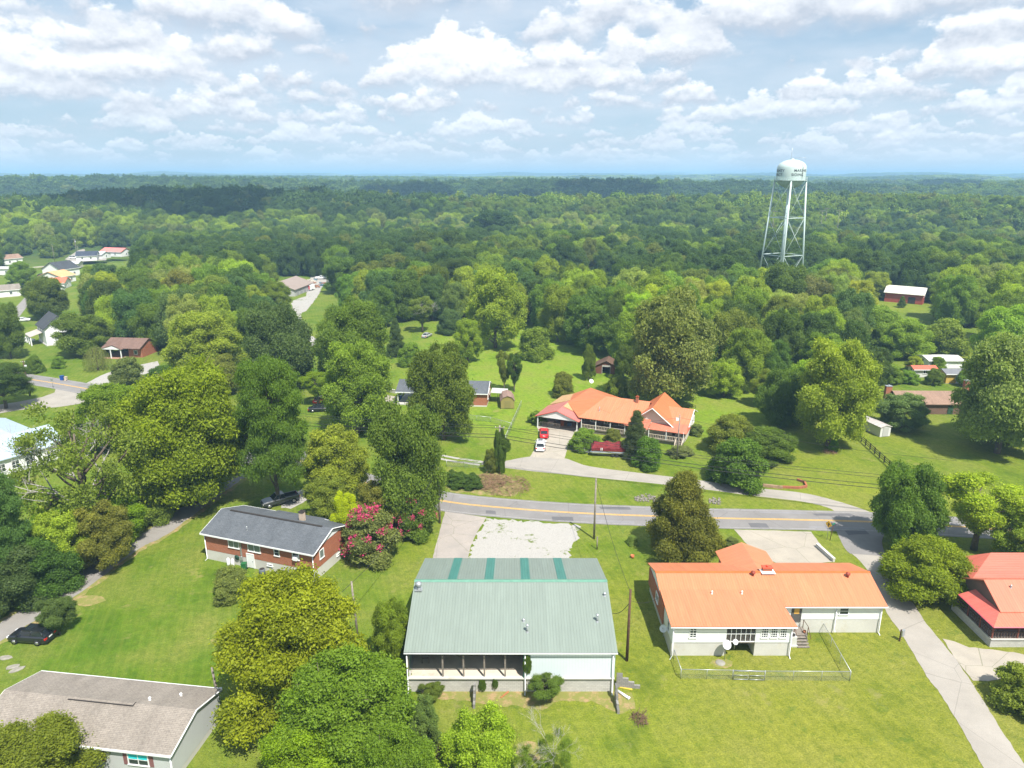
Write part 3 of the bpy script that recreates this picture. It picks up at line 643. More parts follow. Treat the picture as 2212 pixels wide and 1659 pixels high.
# back steps
t = thing('back_steps', 'small wooden back steps with railing under the back door of the orange house', 'steps', (32.2, 68.9, 0)); mb = MB()
mb.box((0, .1, .85), (1.6, 1.5, .12)); 
for i in range(4): mb.box((.55*0, -.8-.28*i, .7-.2*i), (1.3, .3, .08))
for x in (-.6, .6): mb.box((x, -.3, .4), (.1, 1.2, .8))
mb.build('treads', woodgrey, t); mb = MB()
for x in (-.75, .75):
    for y in (-.6, .7): mb.tube([(x, y, .9), (x, y, 1.9)], .04, 6)
    mb.tube([(x, .7, 1.9), (x, -.6, 1.9), (x, -1.6, 1.0)], .035, 6); mb.build('railing', woodbrown, t); mb = MB()
t = thing('flower_pot', 'flower pot with green and orange plant on the back steps', 'flower pot', (32.75, 68.6, .91)); mb = MB(); mb.lathe([(.001, 0), (.13, 0), (.18, .28), (.15, .28)], n=14); mb.build('pot', plain('terracotta', (.35, .14, .07), .8), t)
# dishes and units on the orange house
def dish(label, loc, rz, r, cat='satellite dish', pole=.8, mat=None):
    t = thing('satellite_dish', label, cat, loc, rz); mb = MB(); mb.tube([(0, 0, 0), (0, 0, pole)], .035, 8); mb.build('mast', galv, t)
    mb = MB(); mb.lathe([(.001, 0), (r*.5, r*.06), (r*.85, r*.2), (r, r*.3), (r*.98, r*.33), (r*.8, r*.2), (r*.4, r*.07), (.001, .02)], (0, 0, 0), 24)
    M = Matrix.Rotation(R(55), 4, 'X'); mb.v = [tuple((M @ Vector(v))+Vector((0, -.05, pole))) for v in mb.v]; mb.build('reflector', mat or plain('dish_grey', (.62, .64, .64), .5), t)
    mb = MB(); tip = (M @ Vector((0, 0, r*.95)))+Vector((0, -.05, pole)); mb.tube([(0, -.1, pole-.1), tip], .015, 6); mb.box(tip, (.08, .08, .08)); mb.build('feed_arm', galv, t); return t
dish('large pale round satellite dish on a mast before the screened porch', (22.9, 65.2, 0), .3, .5, pole=1.9)
dish('small grey satellite dish right of the larger one at the screened porch', (23.9, 65.4, 1.2), .2, .3, pole=.9)
dish('small pale satellite dish at the left corner of the orange roofed house', (16.8, 68.0, .9), -.5, .42, pole=1.0)
t = thing('air_conditioner', 'grey outdoor air conditioner at the right wall of the wing', 'air conditioner', (31.0, 67.8, 0)); mb = MB(); mb.box((0, 0, .75), (.9, .9, 1.0)); mb.box((0, 0, .12), (1.1, 1.1, .2)); mb.build('casing', plain('ac_grey', (.5, .5, .48), .5), t); mb = MB(); mb.lathe([(.001, 1.27), (.35, 1.27), (.38, 1.25)], n=16); mb.build('fan_grille', darkint, t)
t = thing('well_cover', 'round concrete cover in worn grass inside the fenced yard', 'well cover', P(1556, 1432)); mb = MB(); mb.lathe([(.001, .12), (.4, .12), (.5, .06), (.52, .0)], n=24); mb.build('lid', plain('worn_lid', (.24, .23, .2), .9), t)
t = thing('bucket', 'small orange bucket on the lawn beyond the orange and green roofs', 'bucket', P(1366, 1205)); mb = MB(); mb.lathe([(.001, .0), (.2, 0), (.27, .42), (.24, .42), (.15, .05)], n=16); mb.build('bowl', plain('orange_plastic', (.42, .13, .05), .5), t)
t = thing('retaining_wall', 'low white retaining wall beside the forecourt', 'wall', (0, 0, 0)); a, c = P(1764, 1181), P(1801, 1214); mb = MB(); d_ = (c-a); mb.box(((a+c)/2)+Vector((0, 0, .25)), (d_.length, .3, .5), math.atan2(d_.y, d_.x)); mb.box(((a+c)/2)+Vector((0, 0, .53)), (d_.length+.05, .4, .07), math.atan2(d_.y, d_.x)); mb.build('kerb_stone', found, t)

# ------------------------------------------------------------------ brick house with grey shingles
root = thing('brick_house', 'red brick house with dark grey shingle roof on a pale block basement', 'house', (-41.4, 86.2, 0), -math.atan2(5.75, 16.7))
L, D, ZE, ZR, FZ = 17.1, 8.0, 4.05, 5.6, 1.45
f = MB(); f.box((L/2, D/2, FZ/2), (L-.04, D-.04, FZ)); f.build('foundation', found, root)
wb = MB(); gable_walls(wb, 0, L, 0, D, FZ, ZE, ZR, .15, .45); wb.build('wall', redbrick, root)
rb = MB(); gable_roof(rb, -.35, L+.35, -.45, D+.45, ZE, ZR, .15, D/2); roof = rb.build('roof', grey_shingle, root)
q = MB(); q.slab([(5.2, D+.4, ZE+.04), (13.2, D+.4, ZE+.04), (13.2, D+1.0, ZE-.13), (5.2, D+1.0, ZE-.13)], .12); q.build('porch_roof', grey_shingle, root)
q = MB(); q.box((L/2, D/2-.0, ZR+.02), (L*.86, .28, .09)); q.build('ridge_vent', darkint, roof)
q = MB(); q.box((L/2, -.48, ZE-.1), (L+.7, .06, .2)); q.box((L/2, D+.48, ZE-.1), (L+.7, .06, .2)); q.build('fascia', white, root)
for x in (-.36, L+.36):
    q = MB(); q.tube([(x, -.45, ZE-.05), (x, D/2, ZR-.05), (x, D+.45, ZE-.05)], .07, 4, smooth=False); q.build('rake_trim', white, root)
q = MB(); q.prism([(1.6, 4.35), (D-1.6, 4.35), (D/2, 5.25)], 'x', L+.01, L+.06); q.build('gable_siding', whitesid, root)
chimney(roof, 11.7, 5.6, 4.6, 6.3, .62, .62, plain('pale_brick', (.45, .36, .28), .9), darkint)
vent_pipe(roof, 6.0, 1.3, 4.6, .55, .05)
window(root, 4.7, 0, 3.1, 1.75, 1.25, 'front', nx=2, pm=panelight); window(root, 7.95, 0, 3.1, 2.0, 1.25, 'front', nx=2, pm=panelight)
window(root, 11.5, 0, 3.1, .85, 1.1, 'front', ny=2); window(root, 14.4, 0, 3.1, 1.05, 1.1, 'front', ny=2)
q = MB(); q.box((14.45, -.2, 2.85), (.6, .4, .4)); q.build('window_unit', white, root)
window(root, L, 1.7, 3.05, 1.0, 1.3, 'right', pm=panelight); window(root, L, 5.4, .95, .8, .35, 'right')
for x in (10.2, 14.1): window(root, x, 0, 1.0, .85, .36, 'front')
door(root, 7.2, -.02, .1, 1.0, 1.95, 'front')
q = MB(); q.box((5.85, -.08, 2.75), (.16, .14, 2.3)); q.tube([(5.85, -.1, 1.6), (5.85, -.1, .9)], .06, 6); q.box((5.8, -.15, 1.25), (.35, .2, .5)); q.build('meter_box', galv, root)
q = MB(); q.tube([(5.1, -.12, 1.25), (5.1, -.2, 1.25)], .36, 16); q.build('hose_reel', plain('dark_green_hose', (.02, .06, .04), .5), root)
downspout(root, .05, -.12, 0, ZE-.2); downspout(root, L-.1, -.12, 0, ZE-.2)
u, v_ = Vector((math.cos(root.rotation_euler.z), math.sin(root.rotation_euler.z), 0)), Vector((-math.sin(root.rotation_euler.z), math.cos(root.rotation_euler.z), 0))
for i, x in enumerate((3.9, 4.6)):
    lc = Vector((-41.4, 86.2, 0))+u*x-v_*.5; t = thing('gas_cylinder', ('left' if i == 0 else 'right')+' one of two white gas cylinders at the block basement wall', 'gas cylinder', lc, 0, 'gas cylinders by the brick house')
    mb = MB(); mb.lathe([(.001, 0), (.2, 0), (.22, .1), (.22, .95), (.12, 1.15), (.001, 1.2)], n=16); mb.build('tank', white, t); mb = MB(); mb.tube([(0, 0, 1.2), (0, 0, 1.32)], .05, 8); mb.build('valve', galv, t)
lc = Vector((-41.4, 86.2, 0))+u*6.6-v_*.7; t = thing('wheelie_bin', 'green wheeled bin beside the white basement door', 'bin', lc)
def bin_parts(t, mat):
    mb = MB(); mb.prism([(-.25, .0), (.25, 0), (.3, .95), (-.3, .95)], 'y', -.3, .3); mb.build('bin_body', mat, t)
    mb = MB(); mb.box((0, 0, .99), (.66, .68, .07)); mb.build('lid', mat, t)
    for y in (-.27, .27): mb = MB(); mb.lathe([(.001, -.03), (.11, -.03), (.11, .03), (.001, .03)], (.3, y, .11), 12, 'y'); mb.build('wheel', tyre, t)
bin_parts(t, plain('green_bin', (.02, .12, .04), .5))
lc = Vector((-41.4, 86.2, 0))+u*9.6-v_*.9; t = thing('water_barrel', 'grey round air unit beyond the basement door, above the yellow-green tree', 'air unit', lc); mb = MB(); mb.lathe([(.001, .0), (.4, 0), (.4, .8), (.36, .84), (.001, .84)], n=20); mb.build('drum', plain('slate_grey', (.12, .14, .16), .5), t); mb = MB(); mb.lathe([(.001, .86), (.3, .86), (.32, .85)], n=16); mb.build('grille', darkint, t)

# ------------------------------------------------------------------ mobile home bottom left
a = P(368, 1626, 3.2); ang = math.atan2(-2.5, 18.5)
root = thing('mobile_home', 'double-width mobile home with stained tan shingle roof and grey siding', 'mobile home', (a.x-18.5*math.cos(ang), a.y-18.5*math.sin(ang), 0), ang)
L, D, ZE, ZR, FZ = 18.5, 7.6, 3.2, 4.35, .62
f = MB(); f.box((L/2, D/2, FZ/2), (L-.05, D-.05, FZ)); f.build('skirting', found, root)
wb = MB(); gable_walls(wb, 0, L, 0, D, FZ, ZE, ZR, .15, .3); wb.build('wall', greysid, root)
rb = MB(); gable_roof(rb, -.25, L+.2, -.32, D+.32, ZE, ZR, .13, D/2); roof = rb.build('roof', tan_shingle, root)
q = MB(); q.box((L*.52, D/2-.3, ZR-.02), (6.4, .1, .05)); q.box((L*.52+3.2, D/2-.1, ZR+.01), (.06, .45, .05)); q.build('ridge_vent', darkint, roof)
q = MB(); q.box((L/2, D+.35, ZE-.08), (L+.5, .06, .2)); q.box((L/2, -.36, ZE-.08), (L+.5, .07, .2)); q.build('fascia', gutterm, root)
for x in (-.27, L+.23): q = MB(); q.tube([(x, -.32, ZE-.06), (x, D/2, ZR-.06), (x, D+.32, ZE-.06)], .07, 4, smooth=False); q.build('rake_trim', white, root)
sh = plain('plum_shutter', (.20, .09, .09), .6)
window(root, 10.9, 0, 2.1, 2.0, 1.25, 'front', nx=2, ny=2, shutters=sh); window(root, 15.4, 0, 2.1, 1.95, 1.25, 'front', nx=2, ny=2, pm=pane, shutters=sh)
q = MB(); q.box((15.4, -.045, 2.4), (1.75, .02, .5)); q.build('curtain', plain('teal_curtain', (.03, .55, .62), .6), root)
window(root, 5.2, 0, 2.1, 1.6, 1.25, 'front', nx=2, ny=2, shutters=sh); window(root, 6, D, 2.1, 1.5, 1.2, 'back', nx=2)
door(root, 8.6, 0, FZ, .95, 2.0, 'front')
q = MB(); q.box((13.2, -.04, .45), (.45, .06, .22)); q.build('crawl_vent', darkint, root)
downspout(root, L-.05, D-.0, 0, ZE-.2, (.1, .4)); downspout(root, L-.05, -.1, 0, ZE-.2)
for (x, y) in ((15.9, 5.9), (13.7, 4.6)): vent_pipe(roof, x, y, ZR-.3*(y-D/2), .22, .07, white)
q = thing('wooden_deck', 'reddish wooden deck railing at the mobile home door', 'deck', (root.location.x+8.3*math.cos(ang)+1.0*math.sin(ang), root.location.y+8.3*math.sin(ang)-1.0*math.cos(ang), 0), ang)
mb = MB(); mb.box((0, -.3, .55), (2.6, 2.0, .12)); mb.build('floor', plain('red_deck_wood', (.32, .11, .05), .8), q); mb = MB()
for x in (-1.25, -.6, 0, .6, 1.25): mb.box((x, -1.25, 1.05), (.09, .09, 1.0))
for y in (-.8, -.2, .4): mb.box((1.25, y, 1.05), (.07, .07, 1.0))
mb.box((0, -1.25, 1.55), (2.6, .1, .07)); mb.box((1.25, -.35, 1.55), (.1, 1.75, .07)); mb.build('railing', MATS['red_deck_wood'], q)
mb = MB()
for i in range(3): mb.box((-1.0, -1.5-.3*i, .4-.16*i), (1.1, .3, .06))
mb.build('step', MATS['red_deck_wood'], q)

# ------------------------------------------------------------------ hill house with carport
OX, OY = 13.8, 136.0; AR = R(-23.5)
root = thing('hill_house', 'rambling house with faded orange and red metal roofs, porches and a carport', 'house', (OX, OY, 0), AR)
FZ = .9
f = MB(); f.box((7, 7.3, FZ/2), (14, 9.6, FZ)); f.box((17.3, 8.0, FZ/2), (6.6, 9.8, FZ-.01)); f.build('foundation', found, root)
cream = siding('cream_siding', (.66, .61, .53), .15)
wb = MB(); wb.box((5.2, 7.3, (FZ+3.2)/2), (10.2, 9.4, 3.2-FZ)); wb.build('wall', cream, root)
wb = MB(); wb.prism([(10.3, FZ), (18.0, FZ), (18.0, 3.3), (14.1, 6.2), (10.3, 3.3)], 'y', 2.4, 12.6); wb.build('wall', cream, root)
wb = MB(); wb.prism([(3.3, FZ), (12.7, FZ), (12.7, 3.1), (8.6, 4.7), (3.3, 3.1)], 'x', 18.02, 20.7); wb.build('wall', cream, root)
# main ridge roof
EZ = 3.2; RZ = 6.0
rb = MB(); rb.slab([(-.4, 0, EZ), (12.5, 0, EZ), (12.5, 7.3, RZ), (3.2, 7.3, RZ)], .12)
rb.slab([(3.2, 7.3, RZ), (12.5, 7.3, RZ), (12.5, 13.2, EZ+.3), (-.4, 13.2, EZ+.3)], .12)
rb.build('roof', hill_roof, root)
rb = MB()
for tri in ([(3.2, 7.3, 6.0), (-.4, 0, 3.2), (-4.4, 5.0, 4.35)], [(3.2, 7.3, 6.0), (-4.4, 5.0, 4.35), (-1.65, 11.9, 6.0)], [(-4.4, 5, 4.35), (-5.8, 13.0, 3.9), (-1.65, 11.9, 6.0)], [(-1.65, 11.9, 6.0), (3.2, 7.3, 6.0), (7.5, 12.6, 3.75), (1.5, 15.2, 3.9)], [(-1.65, 11.9, 6.0), (1.5, 15.2, 3.9), (-5.8, 13, 3.9)]): rb.slab(tri, .12)
rb.build('roof', hill_roof_y, root)
rb = MB(); rb.slab([(u_, v_, 3.2+.3836*v_+.03) for u_, v_ in ((3.3, 7.0), (8.4, 7.0), (5.6, 2.3), (2.4, 3.4))], .02); rb.build('roof_panel', metalroof('faded_orange_roof', (.56, .20, .10), 'x', .45), root, 'paler faded roof sheets')
# cross gable
rb = MB(); rb.prism([(9.7, 3.1), (14.1, 6.55), (18.5, 3.1), (18.5, 2.95), (14.1, 6.4), (9.7, 2.95)], 'y', 1.7, 13.2); rb.build('roof', hill_roof_y, root)
q = MB(); q.tube([(9.75, 1.68, 3.02), (14.1, 1.68, 6.42), (18.45, 1.68, 3.02)], .1, 4, smooth=False); q.build('rake_trim', white, root)
rb = MB(); gable_roof(rb, 15.2, 21.1, 2.9, 13.4, 3.2, 5.1, .14, 8.6); rb.build('roof', hill_roof, root)
q = MB(); q.tube([(21.12, 2.9, 3.1), (21.12, 8.6, 5.0), (21.12, 13.4, 3.1)], .1, 4, smooth=False); q.build('rake_trim', white, root)
# porch roofs
rb = MB(); rb.slab([(9.0, -.05, 2.95), (13.9, -.7, 2.85), (13.9, 2.3, 3.9), (9.0, 2.3, 3.9)], .1); rb.build('porch_roof', salmon_roof, root, 'pale salmon porch roof')
rb = MB(); rb.slab([(13.9, .0, 2.75), (21.3, 0, 2.75), (21.0, 3.1, 3.5), (13.9, 3.1, 3.5)], .1); rb.build('porch_roof', salmon_roof, root)
rb = MB(); rb.slab([(21.3, 0, 2.75), (21.3, 4.2, 2.75), (21.0, 3.1, 3.5)], .1); rb.build('porch_roof', salmon_roof_y, root)
def railing(root, x0, x1, y, z, h=.85, n=None, mat=None):
    mb = MB(); mb.box(((x0+x1)/2, y, z+h), (abs(x1-x0), .09, .08)); mb.box(((x0+x1)/2, y, z+.12), (abs(x1-x0), .07, .07))
    n = n or int(abs(x1-x0)/.32)
    for i in range(n+1): mb.box((x0+(x1-x0)*i/n, y, z+h/2+.05), (.08, .05, h-.12))
    return mb.build('railing', mat or plain('cream_rail', (.55, .47, .37), .6), root)
def railing_y(root, y0, y1, x, z, h=.85, mat=None):
    mb = MB(); mb.box((x, (y0+y1)/2, z+h), (.09, abs(y1-y0), .08)); mb.box((x, (y0+y1)/2, z+.12), (.07, abs(y1-y0), .07)); n = max(1, int(abs(y1-y0)/.32))
    for i in range(n+1): mb.box((x, y0+(y1-y0)*i/n, z+h/2+.05), (.05, .08, h-.12))
    return mb.build('railing', mat or MATS['cream_rail'], root)
pf = MB(); pf.box((4.7, 1.4, FZ-.1), (9.6, 2.3, .18)); pf.box((17.3, 1.35, FZ-.1), (7.0, 2.6, .18)); pf.build('porch_floor', woodgrey, root)
railing(root, .2, 9.3, .25, FZ); railing(root, 14.0, 20.7, .1, FZ); railing_y(root, .2, 2.9, 20.7, FZ)
q = MB(); q.box((5, .5, .4), (9, .15, .7)); q.box((17.3, .4, .4), (6.8, .12, .7)); q.build('porch_skirt', woodgrey, root)
for x in (.2, 3.2, 6.2, 9.2, 14.0, 17.4, 20.7):
    q = MB(); q.box((x, .22 if x < 13 else .1, (FZ+2.85)/2), (.14, .14, 2.85-FZ)); q.build('porch_post', white, root)
dk = MB(); dk.box((5, 2.62, 2.0), (9.8, .05, 2.0)); dk.box((17.3, 3.22, 1.9), (6.4, .06, 1.9)); dk.build('porch_screen_wall', plain('dark_brown_wall', (.10, .075, .06), .8), root)  # plain dark brown wall sheets behind the porches
for x in (2.0, 5.0, 8.0): window(root, x, 2.58, 2.2, 1.4, 1.1, 'front', nx=2)
window(root, 16.5, 3.16, 2.1, 1.3, 1.2, 'front'); door(root, 19.2, 3.16, FZ, .95, 1.95, 'front')
for y in (4.6, 6.8, 9.2, 11.2): window(root, 20.7, y, 2.2, .9, 1.4, 'right')
st = MB()
for i in range(5): st.box((20.0, -.3-.3*i, .75-.17*i), (1.3, .32, .07))
st.build('front_steps', woodgrey, root)
q = MB(); q.tube([(19.35, 0, 1.7), (19.35, -1.6, .9)], .05, 6); q.tube([(20.65, 0, 1.7), (20.65, -1.6, .9)], .05, 6)
for i in range(5):
    for x in (19.35, 20.65): q.tube([(x, -.3-.32*i, .1), (x, -.3-.32*i, 1.55-.16*i)], .035, 5)
q.build('stair_rail', MATS['cream_rail'], root)
chimney(root, 9.9, 6.6, 5.3, 6.9, .5, .5, redbrick, plain('stack_rust', (.3, .06, .02), .6)); vent_pipe(root, 3.2, 2.6, 4.25, .7, .06)
# carport gable
CX0, CX1, CF = -9.1, -.1, -1.0
rb = MB(); rb.prism([(CX0-.3, 2.6), ((CX0+CX1)/2, 4.3), (CX1+.2, 2.6), (CX1+.2, 2.48), ((CX0+CX1)/2, 4.18), (CX0-.3, 2.48)], 'y', CF-.1, 6.5); rb.build('carport_roof', pink_roof_y, root, 'faded red carport roof')
rb = MB(); rb.slab([(-4.4, 2.2, 4.34), (-4.4, 6.6, 4.34), (-.4, 6.6, 2.9), (-.4, 2.2, 2.9)], .03); rb.slab([(-9.0, 6.4, 2.95), (-4.5, 6.4, 4.4), (-4.2, 13.6, 4.2), (-8.7, 13.6, 2.9)], .1); rb.build('carport_roof', tan_roof, root, 'tan roof sheets')
q = MB(); q.prism([(CX0+.1, 2.5), (CX1-.2, 2.5), ((CX0+CX1)/2, 4.12)], 'y', CF+.05, CF+.15); q.build('gable_siding', whitesid, root)
q = MB(); q.tube([(CX0-.3, CF-.12, 2.55), ((CX0+CX1)/2, CF-.12, 4.26), (CX1+.2, CF-.12, 2.55)], .08, 4, smooth=False); q.build('rake_trim', plain('red_trim', (.5, .08, .06), .5), root)
for (x, y) in ((CX0+.2, CF+.2), (CX1-.3, CF+.2), (CX0+.2, 3), (CX0+.2, 6.2), (CX1-1.0, 6.2)):
    q = MB(); q.box((x, y, 1.24), (.18, .18, 2.48)); q.build('carport_post', white, root)
q = MB(); q.box(((CX0+CX1)/2, 7.5, 1.4), (8.6, 2.0, 2.4)); q.build('carport_store', plain('store_brown', (.09, .07, .06), .8), root)
railing_y(root, CF+1.0, 5.5, CX0+.3, 0, .95)
railing(root, CX0+.4, -4.6, CF+1.6, .0, .9)
q = MB(); q.box(((CX0+CX1)/2, 3.0, .02), (8.4, 7.4, .05)); q.build('carport_floor', conc_drive, root)
def local(u_, v_, z=0): c, s = math.cos(AR), math.sin(AR); return Vector((OX+u_*c-v_*s, OY+u_*s+v_*c, z))
for i, (u_, v_, sz, cl, lab) in enumerate([(-6.8, 1.6, (.9, .6, .7), (.4, .38, .36), 'pale appliance crate in the carport beside the railing'), (-4.6, 2.4, (.7, .7, .9), (.35, .1, .03), 'orange-brown crate stored under the carport'), (-3.2, 2.8, (.9, .5, .6), (.05, .08, .14), 'dark blue box at the back of the carport'), (-5.6, 3.2, (1.2, .6, 1.1), (.12, .1, .09), 'tall dark crate stacked deep in the carport')]):
    t = thing('storage_crate', lab, 'crate', local(u_, v_, .05), AR+.2*i, 'clutter under the carport'); mb = MB(); mb.box((0, 0, sz[2]/2), sz); mb.build('crate_body', plain('crate_%d' % i, cl, .7), t)
    mb = MB(); mb.box((0, 0, sz[2]+.03), (sz[0]+.06, sz[1]+.06, .06)); mb.build('lid', plain('crate_lid_%d' % i, mul(cl, 1.5), .7), t)
dish('white satellite dish on a mast behind the hill house roof', P(1276, 846), .4, .55, pole=2.6, mat=white)

# ------------------------------------------------------------------ dark roofed house behind the maple
a = P(857, 847, 3.1); c = P(1030, 851, 3.1); ang = math.atan2(c.y-a.y, c.x-a.x); L = (c-a).length+2.2
root = thing('dark_roof_house', 'low brick house with dark shingle roof half hidden behind the maple in the middle', 'house', (a.x, a.y+.4, 0), ang)
rb = MB(); gable_roof(rb, -.3, L+.3, -.4, 8.6, 3.15, 4.9, .15, 4.1); roof = rb.build('roof', grey_shingle, root)
wb = MB(); gable_walls(wb, 4.6, L, 0, 8.2, .3, 3.15, 4.9, .15, .4); wb.build('wall', redbrick, root)
f = MB(); f.box((L/2, 4.1, .14), (L, 8.4, .28)); f.build('foundation', found, root)
for x in (.1, 3.9):
    for y in (.2, 4.2): q = MB(); q.box((x, y, 1.6), (.16, .16, 2.7)); q.build('carport_post', white, root)
q = MB(); q.box((L/2, -.42, 3.05), (L+.6, .06, .2)); q.build('fascia', white, root)
q = MB(); q.tube([(L+.33, -.4, 3.08), (L+.33, 4.1, 4.83), (L+.33, 8.6, 3.08)], .08, 4, smooth=False); q.build('rake_trim', white, root)
for x in (7, 11, 15): window(root, x, 0, 1.8, 1.4, 1.2, 'front', nx=2)
window(root, L, 2.2, 1.8, 1.0, 1.4, 'right'); window(root, L, 6, 1.8, 1.0, 1.4, 'right')
q = MB(); q.slab([(L+.6, 2.6, 2.6), (L+4.3, 2.6, 2.45), (L+4.3, 6.4, 2.45), (L+.6, 6.4, 2.6)], .08); q.build('patio_cover', metalroof('pale_awning', (.55, .55, .53), 'x', .3), root)
for x in (L+2.2, L+4.1):
    for y in (2.8, 6.2): q = MB(); q.tube([(x, y, 0), (x, y, 2.45)], .05, 6); q.build('patio_post', darkint, root)
bs = P(880, 862); t = thing('wheelie_bin', 'blue wheeled bin under the carport of the dark-roofed house', 'bin', P(866, 864)); bin_parts(t, plain('blue_bin', (.01, .06, .28), .4))
q = P(850, 848); t = thing('low_wall', 'pale low wall and slab left of the dark-roofed house', 'wall', (0, 0, 0)); mb = MB(); aa_, cc_ = P(815, 842), P(856, 850); dd = cc_-aa_; mb.box((aa_+cc_)/2+Vector((0, 0, .4)), (dd.length, .25, .8), math.atan2(dd.y, dd.x)); mb.box((aa_+cc_)/2+Vector((0, 0, .83)), (dd.length+.1, .35, .07), math.atan2(dd.y, dd.x)); mb.build('blockwork', found, t)
poly_px('patio_slab', [(815, 850), (856, 857), (852, 872), (810, 862)], conc_drive, .02, .05)

# gambrel garden shed
q = P(1082, 883.5); t = thing('garden_shed', 'greenish wooden barn-shaped garden shed with brown shingle roof', 'shed', (q.x, q.y, 0), R(3))
mb = MB(); W_ = 3.0; mb.prism([(0, .1), (W_, .1), (W_, 1.9), (W_*.83, 2.6), (W_/2, 2.95), (W_*.17, 2.6), (0, 1.9)], 'y', 0, 4.6); mb.build('wall', siding('treated_wood_siding', (.26, .22, .075), .2, 'x'), t)
mb = MB(); pf_ = [(-.15, 1.8), (W_*.15, 2.68), (W_/2, 3.06), (W_*.85, 2.68), (W_+.15, 1.8), (W_+.1, 1.75), (W_*.83, 2.62), (W_/2, 2.98), (W_*.17, 2.62), (-.1, 1.75)]; mb.prism(pf_, 'y', -.15, 4.75); mb.build('roof', shingle('shed_shingles', (.25, .16, .13), (.30, .2, .16)), t)
mb = MB(); mb.box((W_/2, -.04, 1.0), (1.3, .06, 1.7)); mb.build('door', siding('shed_door_wood', (.22, .19, .07), .15, 'x'), t)

# ------------------------------------------------------------------ salmon roofed house right edge
root = thing('salmon_roof_house', 'house with salmon metal roofs and a wraparound porch at the right edge', 'house', (52.8, 67.3, 0))
LL = 15
f = MB(); f.box((LL/2, 3.6, .5), (LL, 7.2, 1.0)); f.build('foundation', block, root)
wb = MB(); gable_walls(wb, 1.7, LL, 1.6, 8.0, 1.0, 3.6, 5.5, .15, .3); wb.build('wall', plain('brown_wall_paint', (.16, .11, .09), .8), root)
rb = MB(); gable_roof(rb, 1.4, LL, 1.3, 8.3, 3.6, 5.5, .14, 4.8); rf = rb.build('roof', salmon_roof, root)
rb = MB(); rb.slab([(-.35, -.45, 2.9), (LL, -.45, 2.9), (LL, 1.6, 3.55), (1.5, 1.6, 3.55)], .1); rb.build('porch_roof', salmon_roof, root)
rb = MB(); rb.slab([(-.35, -.45, 2.9), (1.5, 1.6, 3.55), (1.5, 5.9, 3.55), (-.35, 5.9, 2.9)], .1); rb.build('porch_roof', metalroof('bright_red_pink_roof', (.55, .13, .10), 'y', .3), root, 'brighter red side porch roof')
q = MB(); q.tube([(-.37, -.45, 2.85), (-.37, 5.9, 2.85)], .07, 4, smooth=False); q.tube([(-.37, -.47, 2.85), (LL, -.47, 2.85)], .07, 4, smooth=False); q.build('eave_trim', plain('pink_trim', (.62, .10, .14), .5), root)
rb = MB(); hx, hy = 3.0, 8.9; rb.slab([(hx, hy, 2.95), (hx+12, hy, 2.95), (hx+10, hy+3.4, 4.7), (hx+4.2, hy+3.4, 4.7)], .1); rb.slab([(hx, hy, 2.95), (hx+4.2, hy+3.4, 4.7), (hx+1.3, hy+5.2, 3.0)], .1); rb.slab([(hx+1.3, hy+5.2, 3.0), (hx+4.2, hy+3.4, 4.7), (hx+10, hy+3.4, 4.7), (hx+12, hy+6.0, 2.95)], .1); rb.build('carport_roof', salmon_roof_y, root, 'hipped carport roof')
for x, y in ((3.3, 9.3), (9, 9.3), (4.6, 13.6)): q = MB(); q.box((x, y, 1.45), (.16, .16, 2.9)); q.build('carport_post', white, root)
br_ = plain('dark_brown_rail', (.07, .045, .035), .7)
railing(root, .1, LL-.5, .1, 1.0, .9, mat=br_); railing_y(root, .1, 6.6, .1, 1.0, .9, mat=br_)
for x in (.1, 2.9, 5.7, 8.5): q = MB(); q.box((x, .12, 1.95), (.14, .14, 1.9)); q.build('porch_post', plain('rust_brown_post', (.16, .05, .035), .7), root)
for y in (2.2, 4.4, 6.4): q = MB(); q.box((.1, y, 1.95), (.14, .14, 1.9)); q.build('porch_post', MATS['rust_brown_post'], root)
q = MB(); q.box((LL/2, .02, 1.03), (LL+.1, .3, .1)); q.build('porch_sill', found, root)
window(root, 4.2, 1.6, 2.2, 1.2, 1.1, 'front', nx=2); door(root, 7.5, 1.6, 1.0, .95, 2.0, 'front'); vent_pipe(rf, 4.0, 3.9, 5.0, .25, .06)
q = MB()
for i in range(4): q.box((4.9, -.3-.3*i, .85-.22*i), (1.5, .3, .12))
q.build('porch_steps', found, root)

# ------------------------------------------------------------------ brown roofed house far right
a = P(1950, 872, 2.4); root = thing('brown_roof_house', 'low brown brick ranch house with light brown roof and two chimneys', 'house', (a.x, a.y, 0), R(-1))
L, D = 16.5, 8.6
wb = MB(); gable_walls(wb, 0, L, 0, D, 0, 2.45, 4.1, .15, .5); wb.build('wall', brownbrick, root)
rb = MB(); gable_roof(rb, -.4, L+.3, -.5, D+.5, 2.45, 4.1, .14, D/2); rf = rb.build('roof', brown_shingle, root)
rb = MB(); gable_roof(rb, L+.35, L+9, -.3, D+.3, 2.3, 3.8, .14, D/2); rb.build('roof', brown_shingle, root)
q = MB(); q.tube([(L+.3, -.5, 2.5), (L+.3, D/2, 4.18)], .14, 4, smooth=False); q.build('roof_verge', darkint, root)
wb = MB(); gable_walls(wb, L+.02, L+8.5, .4, D-.4, 0, 2.3, 3.8, .15, .7); wb.build('wall', brownbrick, root)
chimney(rf, -.9, D/2+.8, 0, 4.9, 1.3, .9, redbrick); chimney(rf, L-.2, D/2+.9, 3.0, 6.2, 1.0, .9, redbrick)
for x in (3, 13.9): window(root, x, 0, 1.4, 1.0, 1.2, 'front')
door(root, 10.5, 0, .1, .95, 2.0, 'front', plain('dark_green_door', (.03, .07, .04), .5))
window(root, 16.2, 0, 1.3, .3, 1.5, 'front', fm=darkint)
